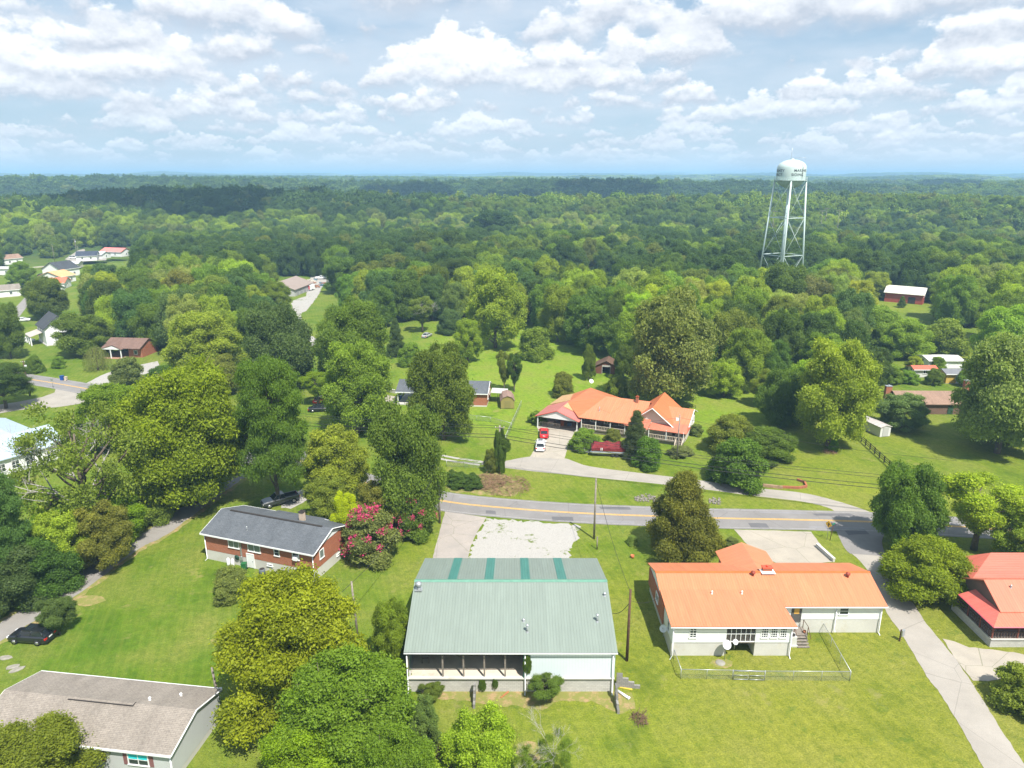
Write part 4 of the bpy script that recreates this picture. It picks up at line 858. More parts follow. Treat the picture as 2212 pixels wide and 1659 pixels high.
# white weathered shed
c = P(1911, 943.5); t = thing('white_shed', 'narrow weathered white metal shed with rusty streaks standing on the lawn edge', 'shed', (c.x, c.y, 0), R(14))
whm = siding('weathered_white_metal', (.58, .58, .57), .25, 'x')
mb = MB(); mb.prism([(-1.2, .05), (1.2, .05), (1.2, 2.1), (0, 2.35), (-1.2, 2.1)], 'y', 0, 6); mb.build('wall', whm, t)
mb = MB(); mb.prism([(-1.35, 2.1), (0, 2.47), (1.35, 2.1), (1.35, 2.0), (0, 2.37), (-1.35, 2.0)], 'y', -.15, 6.15); mb.build('roof', metalroof('rust_streaked_roof', (.52, .49, .48), 'y', .5, (.3, .2, .16), .3), t)
mb = MB(); mb.box((0, -.04, 1.05), (1.3, .06, 1.9)); mb.build('door', siding('grey_shed_door', (.42, .42, .41), .3, 'x'), t)
simple_house('white_roof_shed', 'small outbuilding with a whitish metal roof among bushes at the right', 'shed', (2027, 790), 0, 9, 6, 2.3, 3.0, metalroof('white_metal_roof', (.62, .62, .60), 'x', .5, (.4, .36, .32)), whitesid, .1, wins=1)
simple_house('red_roof_shed', 'long low shed with red metal roof among bushes at the right', 'shed', (1990, 812), 0, 5.6, 3, 2.2, 2.9, metalroof('dull_red_roof', (.52, .13, .08), 'x', .4), whm, .1, wins=1, dr=False)
simple_house('yellow_wood_shed', 'yellow wooden shed with grey roof behind the brown ranch house', 'shed', (2056, 824), 0, 5.6, 4, 2.6, 3.4, plain('grey_felt_roof', (.16, .165, .18), .9), siding('yellow_wood', (.48, .33, .08), .2, 'x'), .1, wins=1)
# red barns
c = P(1968, 656); root = thing('red_barn', 'red wooden barn with pale metal roof in a clearing right of the water tower', 'barn', (c.x, c.y+5, 0), R(-36))
redw = siding('barn_red_boards', (.34, .07, .05), .25, 'x'); pal = metalroof('pale_barn_roof', (.66, .64, .56), 'x', .6, (.5, .45, .38))
mb = MB(); gable_walls(mb, -7, 7, -4.5, 4.5, 0, 3.9, 6.4, .15, .6); mb.build('wall', redw, root)
mb = MB(); gable_roof(mb, -7.5, 7.5, -5.1, 5.1, 3.9, 6.4, .15); mb.build('roof', pal, root)
mb = MB(); mb.box((7.06, 0, 2.9), (.05, 8.4, .16)); mb.build('trim_board', white, root); door(root, 3, -4.5, 0, 2.4, 2.6, 'front', darkint)
c = P(1309, 808); root = thing('old_red_barn', 'small old rusty-red barn with open doorway at the wood edge behind the meadow', 'barn', (c.x, c.y, 0), R(-14)); root.scale = (.85, .85, .85)
oldr = siding('old_red_boards', (.16, .065, .045), .25, 'x')
mb = MB(); mb.prism([(-3.4, 0), (-1.2, 0), (-1.2, 2.3), (1.2, 2.3), (1.2, 0), (3.4, 0), (3.4, 2.4), (0, 4.1), (-3.4, 2.4)], 'y', 0, .2); mb.box((-3.3, 3, 1.2), (.2, 5.6, 2.4)); mb.box((3.3, 3, 1.2), (.2, 5.6, 2.4)); mb.box((0, 5.9, 1.2), (6.6, .2, 2.4)); mb.build('wall', oldr, root)
mb = MB(); mb.prism([(-3.8, 2.35), (0, 4.3), (3.8, 2.35), (3.8, 2.25), (0, 4.2), (-3.8, 2.25)], 'y', -.4, 6.3); mb.build('roof', metalroof('rusty_barn_roof', (.14, .085, .06), 'y', .5, (.12, .06, .04)), root)
mb = MB(); mb.box((0, -.04, 2.55), (2.5, .08, .5)); mb.box((1.25, -.04, 1.2), (.15, .1, 2.3)); mb.box((-1.25, -.04, 1.2), (.15, .1, 2.3)); mb.build('door_frame', plain('grey_board', (.4, .39, .37), .8), root)
# workshop beyond the gravel drive
c = P(648, 640); root = thing('long_workshop', 'long grey workshop with taupe roof beside the far gravel drive', 'building', (c.x-8.6, c.y+10.5, 0), PI/2+R(-6))
L, D = 21, 15.5; gs = siding('taupe_grey_siding', (.42, .42, .42), .3)
mb = MB(); gable_walls(mb, -L/2, L/2, -D/2, D/2, 0, 3.0, 6.0, .15, .5); mb.build('wall', gs, root)
mb = MB(); gable_roof(mb, -L/2-.5, L/2+.5, -D/2-.5, D/2+.5, 3.0, 6.0, .16); mb.build('roof', metalroof('taupe_metal_roof', (.30, .235, .20), 'x', .5), root)
mb = MB(); mb.prism([(-D/2+.3, 3.0), (D/2-.3, 3.0), (0, 5.7)], 'x', -L/2-.08, -L/2-.01); mb.build('gable_siding', white, root)
for x in (-7, -3, 1, 5): door(root, x, -D/2-.02, 0, 2.6, 2.4, 'front', plain('grey_roller', (.3, .3, .31), .5))
window(root, -L/2-.08, 0, 4.2, .7, .9, 'left')
# ------------------------------------------------------------------ pale blue roofed house at the left edge
root = thing('blue_roof_house', 'white house with wide pale blue metal roof behind the half-dead tree', 'house', (P(40, 1019).x, P(40, 1019).y, 0), R(56))
bl = metalroof('pale_blue_roof', (.36, .45, .53), 'x', .45, (.42, .52, .6)); bly = metalroof('pale_blue_roof_cross', (.37, .46, .54), 'y', .45, (.42, .52, .6))
mb = MB(); gable_walls(mb, -4, 8, 0, 12, 0, 3.1, 5.2, .15, .5); mb.build('wall', whitesid, root)
mb = MB(); gable_roof(mb, -4.5, 8.5, -.5, 12.5, 3.1, 5.2, .15); mb.build('roof', bl, root)
mb = MB(); mb.prism([(-3, 3.1), (2.5, 4.9), (8, 3.1), (8, 2.97), (2.5, 4.77), (-3, 2.97)], 'y', 5.5, 24); mb.build('roof', bly, root)
mb = MB(); mb.prism([(-2.5, 0), (7.5, 0), (7.5, 3.0), (2.5, 4.7), (-2.5, 3.0)], 'y', 11.9, 23.5); mb.build('wall', whitesid, root)
for x in (-2.4, -.2, 2.0, 5.5): window(root, x, 0, 1.5, 1.3, 1.5, 'front', nx=2, ny=2)
mb = MB(); mb.box((8.1, 3, 1.5), (.16, 3.4, 3.0)); mb.build('stone_panel', plain('tan_stone', (.35, .28, .2), .9, var=.4), root)
# ------------------------------------------------------------------ village houses
# two storey white house
c = P(94, 742); root = thing('white_two_storey_house', 'tall white two-storey house with dark steep roof and front porch', 'house', (c.x, c.y, 0), R(-46))
mb = MB(); gable_walls(mb, -5, 5, 0, 8, .3, 5.3, 9.0, .15, .4); mb.build('wall', whitesid, root); dkr = shingle('dark_slate_shingles', (.05, .055, .065), (.075, .08, .09))
mb = MB(); gable_roof(mb, -5.5, 5.5, -.4, 8.4, 5.3, 9.0, .18); mb.build('roof', dkr, root)
mb = MB(); mb.slab([(-5, -3.6, 2.9), (2, -3.6, 2.9), (2, -.03, 3.9), (-5, -.03, 3.9)], .12); mb.build('porch_roof', plain('weathered_porch_roof', (.4, .36, .33), .8), root)
for x in (-4.7, -1.5, 1.7): q = MB(); q.box((x, -3.4, 1.45), (.3, .3, 2.8)); q.build('porch_post', white, root)
mb = MB(); mb.slab([(7.2, 2, 2.7), (7.2, 6, 2.7), (5.05, 5.4, 3.7), (5.05, 2.6, 3.7)], .12); mb.build('bay_roof', dkr, root); q = MB(); q.box((6, 4, 1.3), (1.9, 3.4, 2.6)); q.build('bay_window', whitesid, root)
for x in (-2.8, 0, 2.8): window(root, x, 0, 4.4, .9, 1.4, 'front')
window(root, -3, 0, 1.8, 1.0, 1.5, 'front'); window(root, -5, 2.5, 4.6, .9, 1.3, 'left'); window(root, -5, 5.5, 4.6, .9, 1.3, 'left'); window(root, 6.95, 4, 1.5, 1.2, 1.2, 'right'); window(root, 5, 4, 5.6, 1.1, 1.5, 'right')
mb = MB(); mb.box((0, 4, .15), (10.4, 8.4, .3)); mb.build('foundation', found, root)
c = P(262, 773); root = thing('maroon_roof_house', 'brick house with brownish red shingle roof and a carport on white posts', 'house', (c.x, c.y, 0), R(-6))
mb = MB(); gable_roof(mb, -5.5, 6.2, -.3, 9.5, 2.9, 4.9, .15); mb.build('roof', maroon_shingle, root); mb = MB(); mb.prism([(-5.4, 2.75), (-1.2, 4.0), (1.2, 2.75), (1.2, 2.65), (-1.2, 3.9), (-5.4, 2.65)], 'y', -1.4, 4); mb.build('carport_roof', maroon_shingle, root)
mb = MB(); gable_walls(mb, 1.8, 5.9, 1, 9, 0, 2.9, 4.9, .15, 1.0); mb.build('wall', redbrick, root)
mb = MB(); mb.prism([(-5.2, 2.7), (1.0, 2.7), (-1.6, 3.7)], 'y', -1.3, -1.2); mb.build('gable_siding', white, root)
for x in (-5.1, -2.2, .9): q = MB(); q.box((x, -1.1, 1.3), (.22, .22, 2.6)); q.build('carport_post', white, root)
window(root, 4, 1, 1.5, 1.1, 1.2, 'front')
mb = MB(); mb.box((-2, 3, .06), (7.6, 9, .1)); mb.build('carport_floor', plain('brick_paving', (.35, .2, .14), .9), root)
simple_house('white_gable_house', 'white gable-fronted house with dark roof in the village at the left', 'house', (134, 596), PI/2+R(-18), 11, 12.5, 4.0, 7.6, dkr, whitesid, .2)
simple_house('tan_roof_house', 'pale house with tan orange roof, between dark and red-orange roofs', 'house', (125, 609), PI/2+R(-12), 9, 13, 3.2, 5.6, metalroof('village_tan_roof', (.66, .37, .17), 'x', .4), whitesid, .2)
simple_house('red_orange_roof_house', 'village house with red-orange roof in front of the tan roofed one', 'house', (117, 622), R(12), 12, 8.5, 2.8, 4.8, metalroof('village_red_roof', (.72, .16, .09), 'x', .4), whitesid, .2)
simple_house('grey_roof_cottage', 'small grey roofed cottage in front of the red-orange roof', 'house', (118, 637), R(-5), 6, 6, 2.8, 4.4, plain('cool_grey_roof', (.20, .22, .25), .8), whitesid, .2, chim=(2, 0))
simple_house('navy_roof_house', 'village house with dark navy roof below the utility pole', 'house', (191, 562), R(20), 11, 9, 3, 5.6, navy_shingle, whitesid, .2)
simple_house('pale_roof_house', 'village house with pale grey roof right of the navy roof', 'house', (212, 558), R(-10), 12, 8, 2.8, 4.4, plain('light_grey_roof', (.42, .43, .46), .7), whitesid, .2)
simple_house('pink_roof_house', 'village house with pinkish red roof showing over the trees', 'house', (252, 553), R(-15), 16, 9, 3.2, 5.4, metalroof('village_pink_roof', (.72, .22, .19), 'x', .4), whitesid, .2)
simple_house('white_village_shed', 'small white shed with grey roof left of the yellow-green tree top', 'shed', (165, 578), R(10), 5, 7, 2.6, 3.8, MATS['light_grey_roof'], plain('cream_wall', (.6, .55, .48), .7), .2, wins=1)
simple_house('white_far_house', 'white house with pale brown roof at the far left edge of village', 'house', (22, 570), R(60), 10, 9, 3.4, 5.6, brown_shingle, whitesid, .2)
simple_house('white_hall', 'long white building with low pale roof at the left border', 'building', (-12, 592), 0, 26, 9, 3.4, 4.0, MATS['white_metal_roof'], whitesid, .2, wins=5)
simple_house('brown_village_house', 'village house with taupe roof at the left border beside the road', 'house', (8, 640), R(40), 12, 8, 3, 5, tan_shingle, whitesid, .2)
# far specks of buildings in the woods
simple_house('far_white_house', 'tiny white house in the dark wood ridge at upper left', 'house', None, 0, 12, 9, 4, 7, MATS['light_grey_roof'], whitesid, .2, pos=(-435, 608))
for i, (x, y, L_, cm, lab) in enumerate([(560, 1900, 50, whitesid, 'distant long white building in the far valley, right one'), (500, 1950, 40, whitesid, 'distant long white building in the far valley, left one')]):
    zz = float(hz(x, y)); t = simple_house('distant_building', lab, 'building', None, .1*i, L_, 12, 9, 13, MATS['white_metal_roof'] if cm else tan_roof, whitesid, .2, pos=(x, y), wins=3, dr=False); t.location.z = zz+3
# ------------------------------------------------------------------ water tower
TX, TY = 120.5, 320.0
aqua = plain('tank_aqua_paint', (.50, .60, .575), .35, var=.04, sc_=.4); dkl = plain('dark_lettering', (.035, .04, .05), .6)
root = thing('water_tower', 'tall pale aqua water tower with lettered tank on four braced legs', 'water tower', (TX, TY, 0), R(-20.6))
mb = MB(); mb.lathe([(.9, 44.6), (1.6, 44.9), (3.4, 45.7), (4.9, 46.8), (5.7, 47.8), (6.0, 48.6), (6.0, 53.3), (5.75, 54.3), (5.0, 55.3), (3.7, 56.1), (2.0, 56.65), (.001, 56.85)], n=64); mb.build('tank', aqua, root)
mb = MB(); mb.lathe([(6.0, 48.15), (6.85, 48.15), (6.85, 48.45), (6.0, 48.45)], n=48, smooth=False); mb.build('balcony', aqua, root)
mb = MB(); mb.lathe([(6.80, 49.35), (6.86, 49.35), (6.86, 49.45), (6.80, 49.45), (6.80, 49.35)], n=48); mb.lathe([(6.81, 48.88), (6.85, 48.88), (6.85, 48.95), (6.81, 48.95), (6.81, 48.88)], n=48)
for i in range(36): a = 2*PI*i/36; mb.tube([(6.83*math.cos(a), 6.83*math.sin(a), 48.4), (6.83*math.cos(a), 6.83*math.sin(a), 49.4)], .03, 5)
mb.build('guard_rail', aqua, root)
mb = MB(); mb.tube([(0, 0, 0), (0, 0, 44.9)], .80, 24); mb.build('riser_pipe', aqua, root)
LEG = []
def legp(k, z): a = PI/2*k+R(3); r = 9.6-(9.6-6.35)*z/48.2; return Vector((r*math.cos(a), r*math.sin(a), z))
for k in range(4):
    mb = MB(); mb.tube([legp(k, 0), legp(k, 48.2)], .37, 14); mb.build('leg', aqua, root)
LV = [1.0, 16.4, 32.5, 47.6]
for z in LV[1:3]:
    for k in range(4): mb = MB(); mb.tube([legp(k, z), legp(k+1, z)], .15, 8); mb.build('strut', aqua, root)
for j in range(3):
    for k in range(4):
        mb = MB(); mb.tube([legp(k, LV[j]), legp(k+1, LV[j+1])], .055, 6); mb.tube([legp(k+1, LV[j]), legp(k, LV[j+1])], .055, 6); mb.build('brace_rod', aqua, root)
mb = MB(); mb.tube([(-.8, -.4, 56.7), (-.5, -.5, 61.5)], .07, 6); mb.tube([(.8, 0, 56.7), (.9, 0, 57.5), (5.2, -1, 57.5), (5.2, -1, 56.6)], .05, 6); mb.build('antenna', galv, root)
mb = MB(); mb.lathe([(.7, 56.7), (.7, 57.1), (.001, 57.25)], n=16); mb.build('hatch', aqua, root)
a = R(-90+47); mb = MB()
for d_ in (-.035, .035): mb.tube([(6.25*math.cos(a+d_), 6.25*math.sin(a+d_), 49), (6.25*math.cos(a+d_), 6.25*math.sin(a+d_), 53.6), (5.2*math.cos(a+d_), 5.2*math.sin(a+d_), 55.4)], .045, 5)
for i in range(12): z = 49.2+.38*i; mb.tube([(6.25*math.cos(a-.035), 6.25*math.sin(a-.035), z), (6.25*math.cos(a+.035), 6.25*math.sin(a+.035), z)], .03, 4)
mb.build('ladder', plain('ladder_grey', (.18, .19, .19), .6), root)
def tank_text(txt, ang0, z, size, right=False):
    cu = bpy.data.curves.new('t', 'FONT'); cu.body = txt; cu.size = size; cu.offset = .028; cu.space_character = 1.12
    ob = bpy.data.objects.new('t', cu); COL.objects.link(ob); dg = bpy.context.evaluated_depsgraph_get(); me = bpy.data.meshes.new_from_object(ob.evaluated_get(dg))
    bpy.data.objects.remove(ob); import bmesh
    bm = bmesh.new(); bm.from_mesh(me); bmesh.ops.subdivide_edges(bm, edges=[e for e in bm.edges if e.calc_length() > .25], cuts=2); bm.to_mesh(me); bm.free()
    wmax = max(v.co.x for v in me.vertices); x0 = -wmax if right else 0
    for v in me.vertices:
        a = R(-90)+R(ang0)+(v.co.x+x0)/6.03; v.co = (6.04*math.cos(a), 6.04*math.sin(a), z+v.co.y)
    me.materials.clear(); me.materials.append(dkl); o = bpy.data.objects.new('lettering', me); COL.objects.link(o); o.parent = root
tank_text('MARSHES', 10, 51.75, 1.5); tank_text('SIDING', 1, 50.05, 1.5)
tank_text('McCREARY COUNTY', -27, 51.7, 1.5, True); tank_text('WATER DISTRICT', -37, 50.0, 1.5, True)

# ------------------------------------------------------------------ vehicles
def loft(mb, st, f=None):
    n = len(st[0]); vs = [v for s_ in st for v in s_]
    mb.add(vs, [(i*n+k, i*n+(k+1) % n, (i+1)*n+(k+1) % n, (i+1)*n+k) for i in range(len(st)-1) for k in range(n)]+[tuple(range(n-1, -1, -1)), tuple(range((len(st)-1)*n, len(st)*n))])
def carpaint(name, c):
    if name in MATS: return MATS[name]
    m, g, b, o = newmat(name); g.put(b.inputs['Base Color'], c); b.inputs['Roughness'].default_value = .28; b.inputs['Specular IOR Level'].default_value = .5
    b.inputs['Coat Weight'].default_value = .6; b.inputs['Coat Roughness'].default_value = .08; MATS[name] = m; return m
def car(name, label, cat, loc, rz, paint, kind='suv', group=None):
    t = thing(name, label, cat, (loc[0], loc[1], 0.03), rz, group)
    S = dict(suv=(4.7, .93, 1.08, 1.68), sedan=(4.7, .90, .95, 1.42), pickup=(5.8, .98, 1.2, 1.85), van=(5.2, .97, 1.2, 2.05))[kind]
    L, W, B, T = S; h = L/2
    def ring(x, w_, zl, zh): return [(x, -w_*.9, zl), (x, -w_, zl+.22), (x, -w_, zh-.14), (x, -w_*.9, zh), (x, w_*.9, zh), (x, w_, zh-.14), (x, w_, zl+.22), (x, w_*.9, zl)]
    mb = MB()
    if kind == 'pickup':
        st = [(h, .78, .5, .85), (h-.15, .92, .42, 1.05), (h-.9, .98, .38, B-.04), (h-1.6, .99, .38, B), (-.55, .99, .38, B), (-.56, .99, .38, .8), (-h+.05, .97, .42, .8)]
        loft(mb, [ring(x, w_, a, b_) for x, w_, a, b_ in st])
        mb.box(((-h-.55)/2+.03, .93, 1.0), (h-.62, .1, .42)); mb.box(((-h-.55)/2+.03, -.93, 1.0), (h-.62, .1, .42)); mb.box((-h+.08, 0, 1.0), (.1, 1.8, .42))
        gb, gt = (1.35, -.6), (.55, -.45)
    else:
        rb_ = {'suv': .12, 'van': .05, 'sedan': .55}[kind]
        st = [(h, .66, .42, .68), (h-.1, .82, .3, .78), (h-.5, .90, .26, B-.12), (h-1.2, W, .24, B-.03), (.2, W, .24, B), (-h+1.1, W, .24, B), (-h+.3, W*.97, .26, B-.0), (-h+.06, W*.9, .32, B-.06), (-h, W*.82, .4, B-.2)]
        loft(mb, [ring(x, w_, a, b_) for x, w_, a, b_ in st])
        gb, gt = (h-1.15, -h+rb_+.02), ((h-2.0, -h+.55) if kind == 'suv' else (h-1.5, -h+.3) if kind == 'van' else (h-2.1, -h+1.35))
    mb.build('body', paint, t)
    g0, g1 = B-.06, T; wb_, wt = W*.86, W*.70
    bt = [(gb[0], -wb_, g0), (gb[0], wb_, g0), (gb[1], wb_, g0), (gb[1], -wb_, g0)]; tp = [(gt[0], -wt, g1-.05), (gt[0], wt, g1-.05), (gt[1], wt, g1-.05), (gt[1], -wt, g1-.05)]
    q = MB(); q.add(bt+tp, [(0, 1, 2, 3), (7, 6, 5, 4), (0, 4, 5, 1), (1, 5, 6, 2), (2, 6, 7, 3), (3, 7, 4, 0)]); q.build('windows', carglass, t)
    q = MB(); q.box(((gt[0]+gt[1])/2, 0, g1-.02), (gt[0]-gt[1]+.12, wt*2+.06, .07))
    for i in range(4): q.tube([bt[i], tp[i]], .055, 5)
    for sg in (-1, 1):
        mx = (gb[0]+gb[1])/2; q.tube([(mx, sg*wb_, g0), ((gt[0]+gt[1])/2, sg*wt, g1-.05)], .05, 5)
    q.build('roof', paint, t)
    if kind == 'suv':
        q = MB(); q.box((gt[0]-.5, 0, g1+.02), (.8, .9, .02)); q.build('sunroof', carglass, t)
    for x in (h-.95, -h+1.0):
        for sg in (-1, 1):
            r = .40 if kind == 'pickup' else .34; q = MB(); q.lathe([(.001, -.11), (r*.95, -.11), (r, -.07), (r, .07), (r*.95, .11), (.001, .11)], (x, sg*(W-.06), r), 18, 'y'); wq = q.build('wheel', tyre, t)
            q = MB(); q.lathe([(.001, sg*.12), (r*.6, sg*.125), (r*.62, sg*.10)], (x, sg*(W-.06), r), 14, 'y'); q.build('rim', rimm, wq)
    redl = plain('tail_light_red', (.5, .02, .02), .2); hl = plain('headlight_glass', (.7, .72, .75), .1)
    for sg in (-1, 1):
        q = MB(); q.box((-h+.07, sg*W*.74, B-.28), (.16, .34, .22)); q.build('tail_light', redl, t)
        q = MB(); q.box((h-.12, sg*W*.68, B-.38), (.2, .36, .16)); q.build('headlight', hl, t)
        q = MB(); q.box((gb[0]-.35, sg*(W+.08), B+.02), (.12, .2, .14)); q.build('mirror', paint, t)
    q = MB(); q.box((-h-.01, 0, .42), (.12, W*1.6, .16)); q.box((h+.0, 0, .4), (.1, W*1.4, .16)); q.build('bumper', chromem if kind == 'pickup' else paint, t)
    q = MB(); q.box((-h-.02, 0, .78), (.03, .5, .14)); q.build('number_plate', white, t)
    return t
blk = carpaint('black_car_paint', (.012, .013, .018)); red = carpaint('red_car_paint', (.52, .01, .015)); wht = carpaint('white_car_paint', (.78, .79, .80)); grp = carpaint('charcoal_truck_paint', (.03, .033, .038))
car('parked_car', 'black SUV parked on the grass beside the small leafy tree at lower left', 'car', P(70, 1383), PI+R(-6), blk, 'suv')
car('pickup_truck', 'charcoal pickup truck parked behind the grey-shingled brick house', 'pickup truck', P(606, 1088), PI+R(34), grp, 'pickup')
car('parked_car', 'red sports car parked nose-in at the carport of the hill house', 'car', P(1175, 941), R(88), red, 'sedan')
car('parked_car', 'white SUV parked behind the red car on the driveway', 'car', P(1167.5, 968), R(86), wht, 'suv')
car('parked_car', 'white car parked beside the porch of the two-storey house', 'car', P(57, 739), R(8), wht, 'sedan')
car('parked_car', 'dark car parked by the white gable-fronted village house', 'car', P(91, 597), R(5), blk, 'sedan')
car('parked_car', 'white van in front of the navy-roofed village house', 'van', P(160, 559), R(4), wht, 'van')
car('parked_car', 'white car beside the van, nearest the navy roof', 'car', P(172, 557), R(12), wht, 'suv')
car('parked_car', 'red car half hidden by leaves at the brown ranch house', 'car', P(2119, 848), R(80), red, 'sedan')
car('parked_car', 'grey car parked in shade below the far gravel drive', 'car', P(924/2.7+580, 728), R(70), carpaint('silver_paint', (.4, .41, .42)), 'sedan')
for i, (x, y, r_, p_, lb) in enumerate([(692, 868, 80, red, 'red car seen between the trees left of centre'), (708, 757, 60, wht, 'white car seen below the far gravel drive, between two dark crowns'), (690, 888, 10, blk, 'dark car behind the light green trees, below the red car'), (50, 694, 20, wht, 'white vehicle at the village road among trees')]): car('parked_car', lb, 'car', P(x, y), R(r_), p_, 'sedan')
t = thing('box_trailer', 'small red and white box trailer beside the long workshop', 'trailer', P(671, 627), R(75)); q = MB(); q.box((0, 0, 1.5), (4, 2.1, 2.1)); q.build('box_body', white, t); q = MB(); q.box((-2.03, 0, 1.5), (.05, 1.7, 1.7)); q.build('door', red, t)
for sg in (-1, 1): q = MB(); q.lathe([(.001, -.1), (.35, -.1), (.35, .1), (.001, .1)], (0, sg*1.1, .36), 14, 'y'); q.build('wheel', tyre, t)
# clutter by the workshop
rj = random.Random(4)
for i in range(12):
    x, y = P(rj.uniform(668, 700), rj.uniform(606, 622))[:2]; t = thing('scrap_pile', 'pale and rusty scrap heap in the cluttered yard of the long workshop', 'scrap', (x, y, 0), rj.random()*3, 'scrap in the workshop yard'); mb = MB()
    for k in range(7): mb.box((rj.uniform(-1.6, 1.6), rj.uniform(-1, 1), rj.uniform(.15, .7)), (rj.uniform(.4, 1.6), rj.uniform(.3, .9), rj.uniform(.2, .8)), rj.random()*3, rj.uniform(-.3, .3))
    mb.build('scrap_heap', [plain('scrap_pale', (.5, .46, .4), .8, var=.4), plain('scrap_rust', (.3, .15, .09), .8, var=.4), plain('scrap_blue', (.12, .2, .26), .7, var=.4)][i % 3], t)
car('parked_car', 'white pickup at the back of the workshop yard', 'pickup truck', P(694, 603), R(10), wht, 'pickup')
# pontoon boat under a maroon cover
a, c = P(1276, 981), P(1356, 984); cm_ = (a+c)/2; t = thing('pontoon_boat', 'pontoon boat on a trailer under a maroon cover, in front of the porch', 'boat', (cm_.x, cm_.y, 0), math.atan2(c.y-a.y, c.x-a.x))
alu = plain('pontoon_aluminium', (.62, .64, .66), .25, .7)
for y in (-.9, .9):
    q = MB(); q.lathe([(.001, -3.7), (.2, -3.5), (.33, -3.0), (.33, 3.2), (.3, 3.3), (.001, 3.35)], (0, y, .85), 16, 'x'); q.build('pontoon', alu, t)
q = MB(); q.box((0, 0, 1.2), (6.6, 2.45, .12)); q.build('deck', alu, t)
mb = MB(); st = []; rj = random.Random(3)
for i in range(15):
    x = -3.35+6.75*i/14; hh = 2.0+.5*math.sin(min(1, i/3)*PI/2)+.18*math.sin(i*1.3)+rj.uniform(-.05, .05); hh = hh if i not in (0, 14) else 1.75
    st.append([(x, -1.3, 1.2), (x, -1.28, 1.75+rj.uniform(-.06, .06)), (x, -.75, hh-.15), (x, 0, hh+rj.uniform(-.04, .1)), (x, .75, hh-.15), (x, 1.28, 1.75), (x, 1.3, 1.2)])
loft(mb, st); mb.build('boat_cover', plain('maroon_canvas', (.16, .018, .022), .85, var=.25), t)
q = MB(); q.box((0, .7, .45), (6.4, .1, .12)); q.box((0, -.7, .45), (6.4, .1, .12)); q.box((0, 0, .45), (.1, 1.5, .12)); q.box((-2.5, 0, .45), (.1, 1.5, .12)); q.tube([(-3.2, .6, .45), (-4.6, 0, .5), (-3.2, -.6, .45)], .06, 6); q.box((-4.6, 0, .8), (.12, .12, .8)); tr = q.build('trailer', galv, t)
for x in (.6, 1.35):
    for y in (-1.15, 1.15): q = MB(); q.lathe([(.001, -.1), (.3, -.1), (.3, .1), (.001, .1)], (x, y, .31), 16, 'y'); wq = q.build('wheel', tyre, tr); 
q = MB(); q.box((-1.6, -1.33, 1.6), (.12, .03, .5)); q.box((-1.35, -1.33, 1.6), (.12, .03, .5)); q.build('cover_vent', white, t)

# ------------------------------------------------------------------ poles, wires, signs, fences
def pole(label, base, h, r=.15, mat=None, arm=0, trans=0, lean=(0, 0), rz=0, group=None, arms_z=.4):
    b_ = P(*base) if len(base) == 2 else Vector(base); t = thing('utility_pole', label, 'utility pole', b_, rz, group)
    mb = MB(); mb.tube([(0, 0, 0), (lean[0]*.5, lean[1]*.5, h*.5), (lean[0], lean[1], h)], [r, r*.85, r*.7], 12); mb.build('pole_shaft', mat or woodpole, t)
    if arm: q = MB(); q.box((lean[0], lean[1]-.12, h-arms_z), (arm, .1, .12)); q.build('crossarm', woodgrey, t); q = MB(); [q.lathe([(.03, 0), (.06, .08), (.02, .18)], (lean[0]+s_*arm*.45, lean[1]-.12, h-arms_z+.06), 8) for s_ in (-1, 0, 1)]; q.build('insulator', white, t)
    if trans: q = MB(); q.lathe([(.001, 0), (.25, 0), (.28, .1), (.28, .75), (.2, .85), (.001, .88)], (lean[0]+.42, lean[1]-.1, h-2.0), 16); q.build('transformer', plain('transformer_grey', (.5, .52, .53), .4), t)
    return t
pole('tall grey utility pole at the corner where the concrete apron meets the road', (950, 1130), 9.1, .17)
pole('weathered utility pole in the grass beyond the right end of the green roof', (1283, 1164), 9.4, .16)
pole('dark creosoted utility pole between the green and the orange roofs', (1354, 1427), 8.7, .17, woodbrown)
q = pole('utility pole with a small white box in front of the hill house porch', (1462, 993), 8.8, .15); mb = MB(); mb.box((-.45, -.1, 7.9), (.5, .35, .5)); mb.build('meter_cabinet', white, q)
pole('dark pole with a transformer at the road junction on the left', (64.7, 855), 8.7, .16, woodbrown, 1.0, 1)
b_ = P(759, 1256, 8.0); pole('leaning grey pole behind the big yellow-green tree', (b_.x+.3, b_.y, 0), 8.0, .14, lean=(-.3, 0))
q = pole('short grey service pole with meter boxes at the mobile home corner', (474, 1522), 4.3, .14, lean=(-.25, 0)); mb = MB(); mb.box((.0, -.22, 1.5), (.34, .2, .9)); mb.box((.3, .05, 1.7), (.25, .25, .4)); mb.build('meter_box', galv, q)
pole('wooden utility pole with crossarm on the village street', (166.6, 552), 10.6, .17, None, 2.6, 1)
pole('slim pole right of the white village shed', (172, 562), 9, .12); pole('thin pole above the dark roofed white village house', (119, 568), 11, .12)
for i, (x, y, zt, lb) in enumerate([(1464, 512, 0, 'utility pole with crossarm on the dark wood left of the water tower'), (1578, 520, 0, 'far pole in the cleared line through the woods, left of the tower')]):
    t = P(2044 if i == 0 else 1640, 545, 12); 
for i, (x, y, lb) in enumerate([(181.5, 655, 'pair of tall poles on the dark ridge, left one'), (190, 655, 'pair of tall poles on the dark ridge, right one')]):
    yy = 640.; xx = (x+172-1106)/1536*yy*.975; zz = float(hz(xx, yy)); pole(lb, (xx+3*i, yy, zz), 17, .22, woodpole, 3.0, group=None)
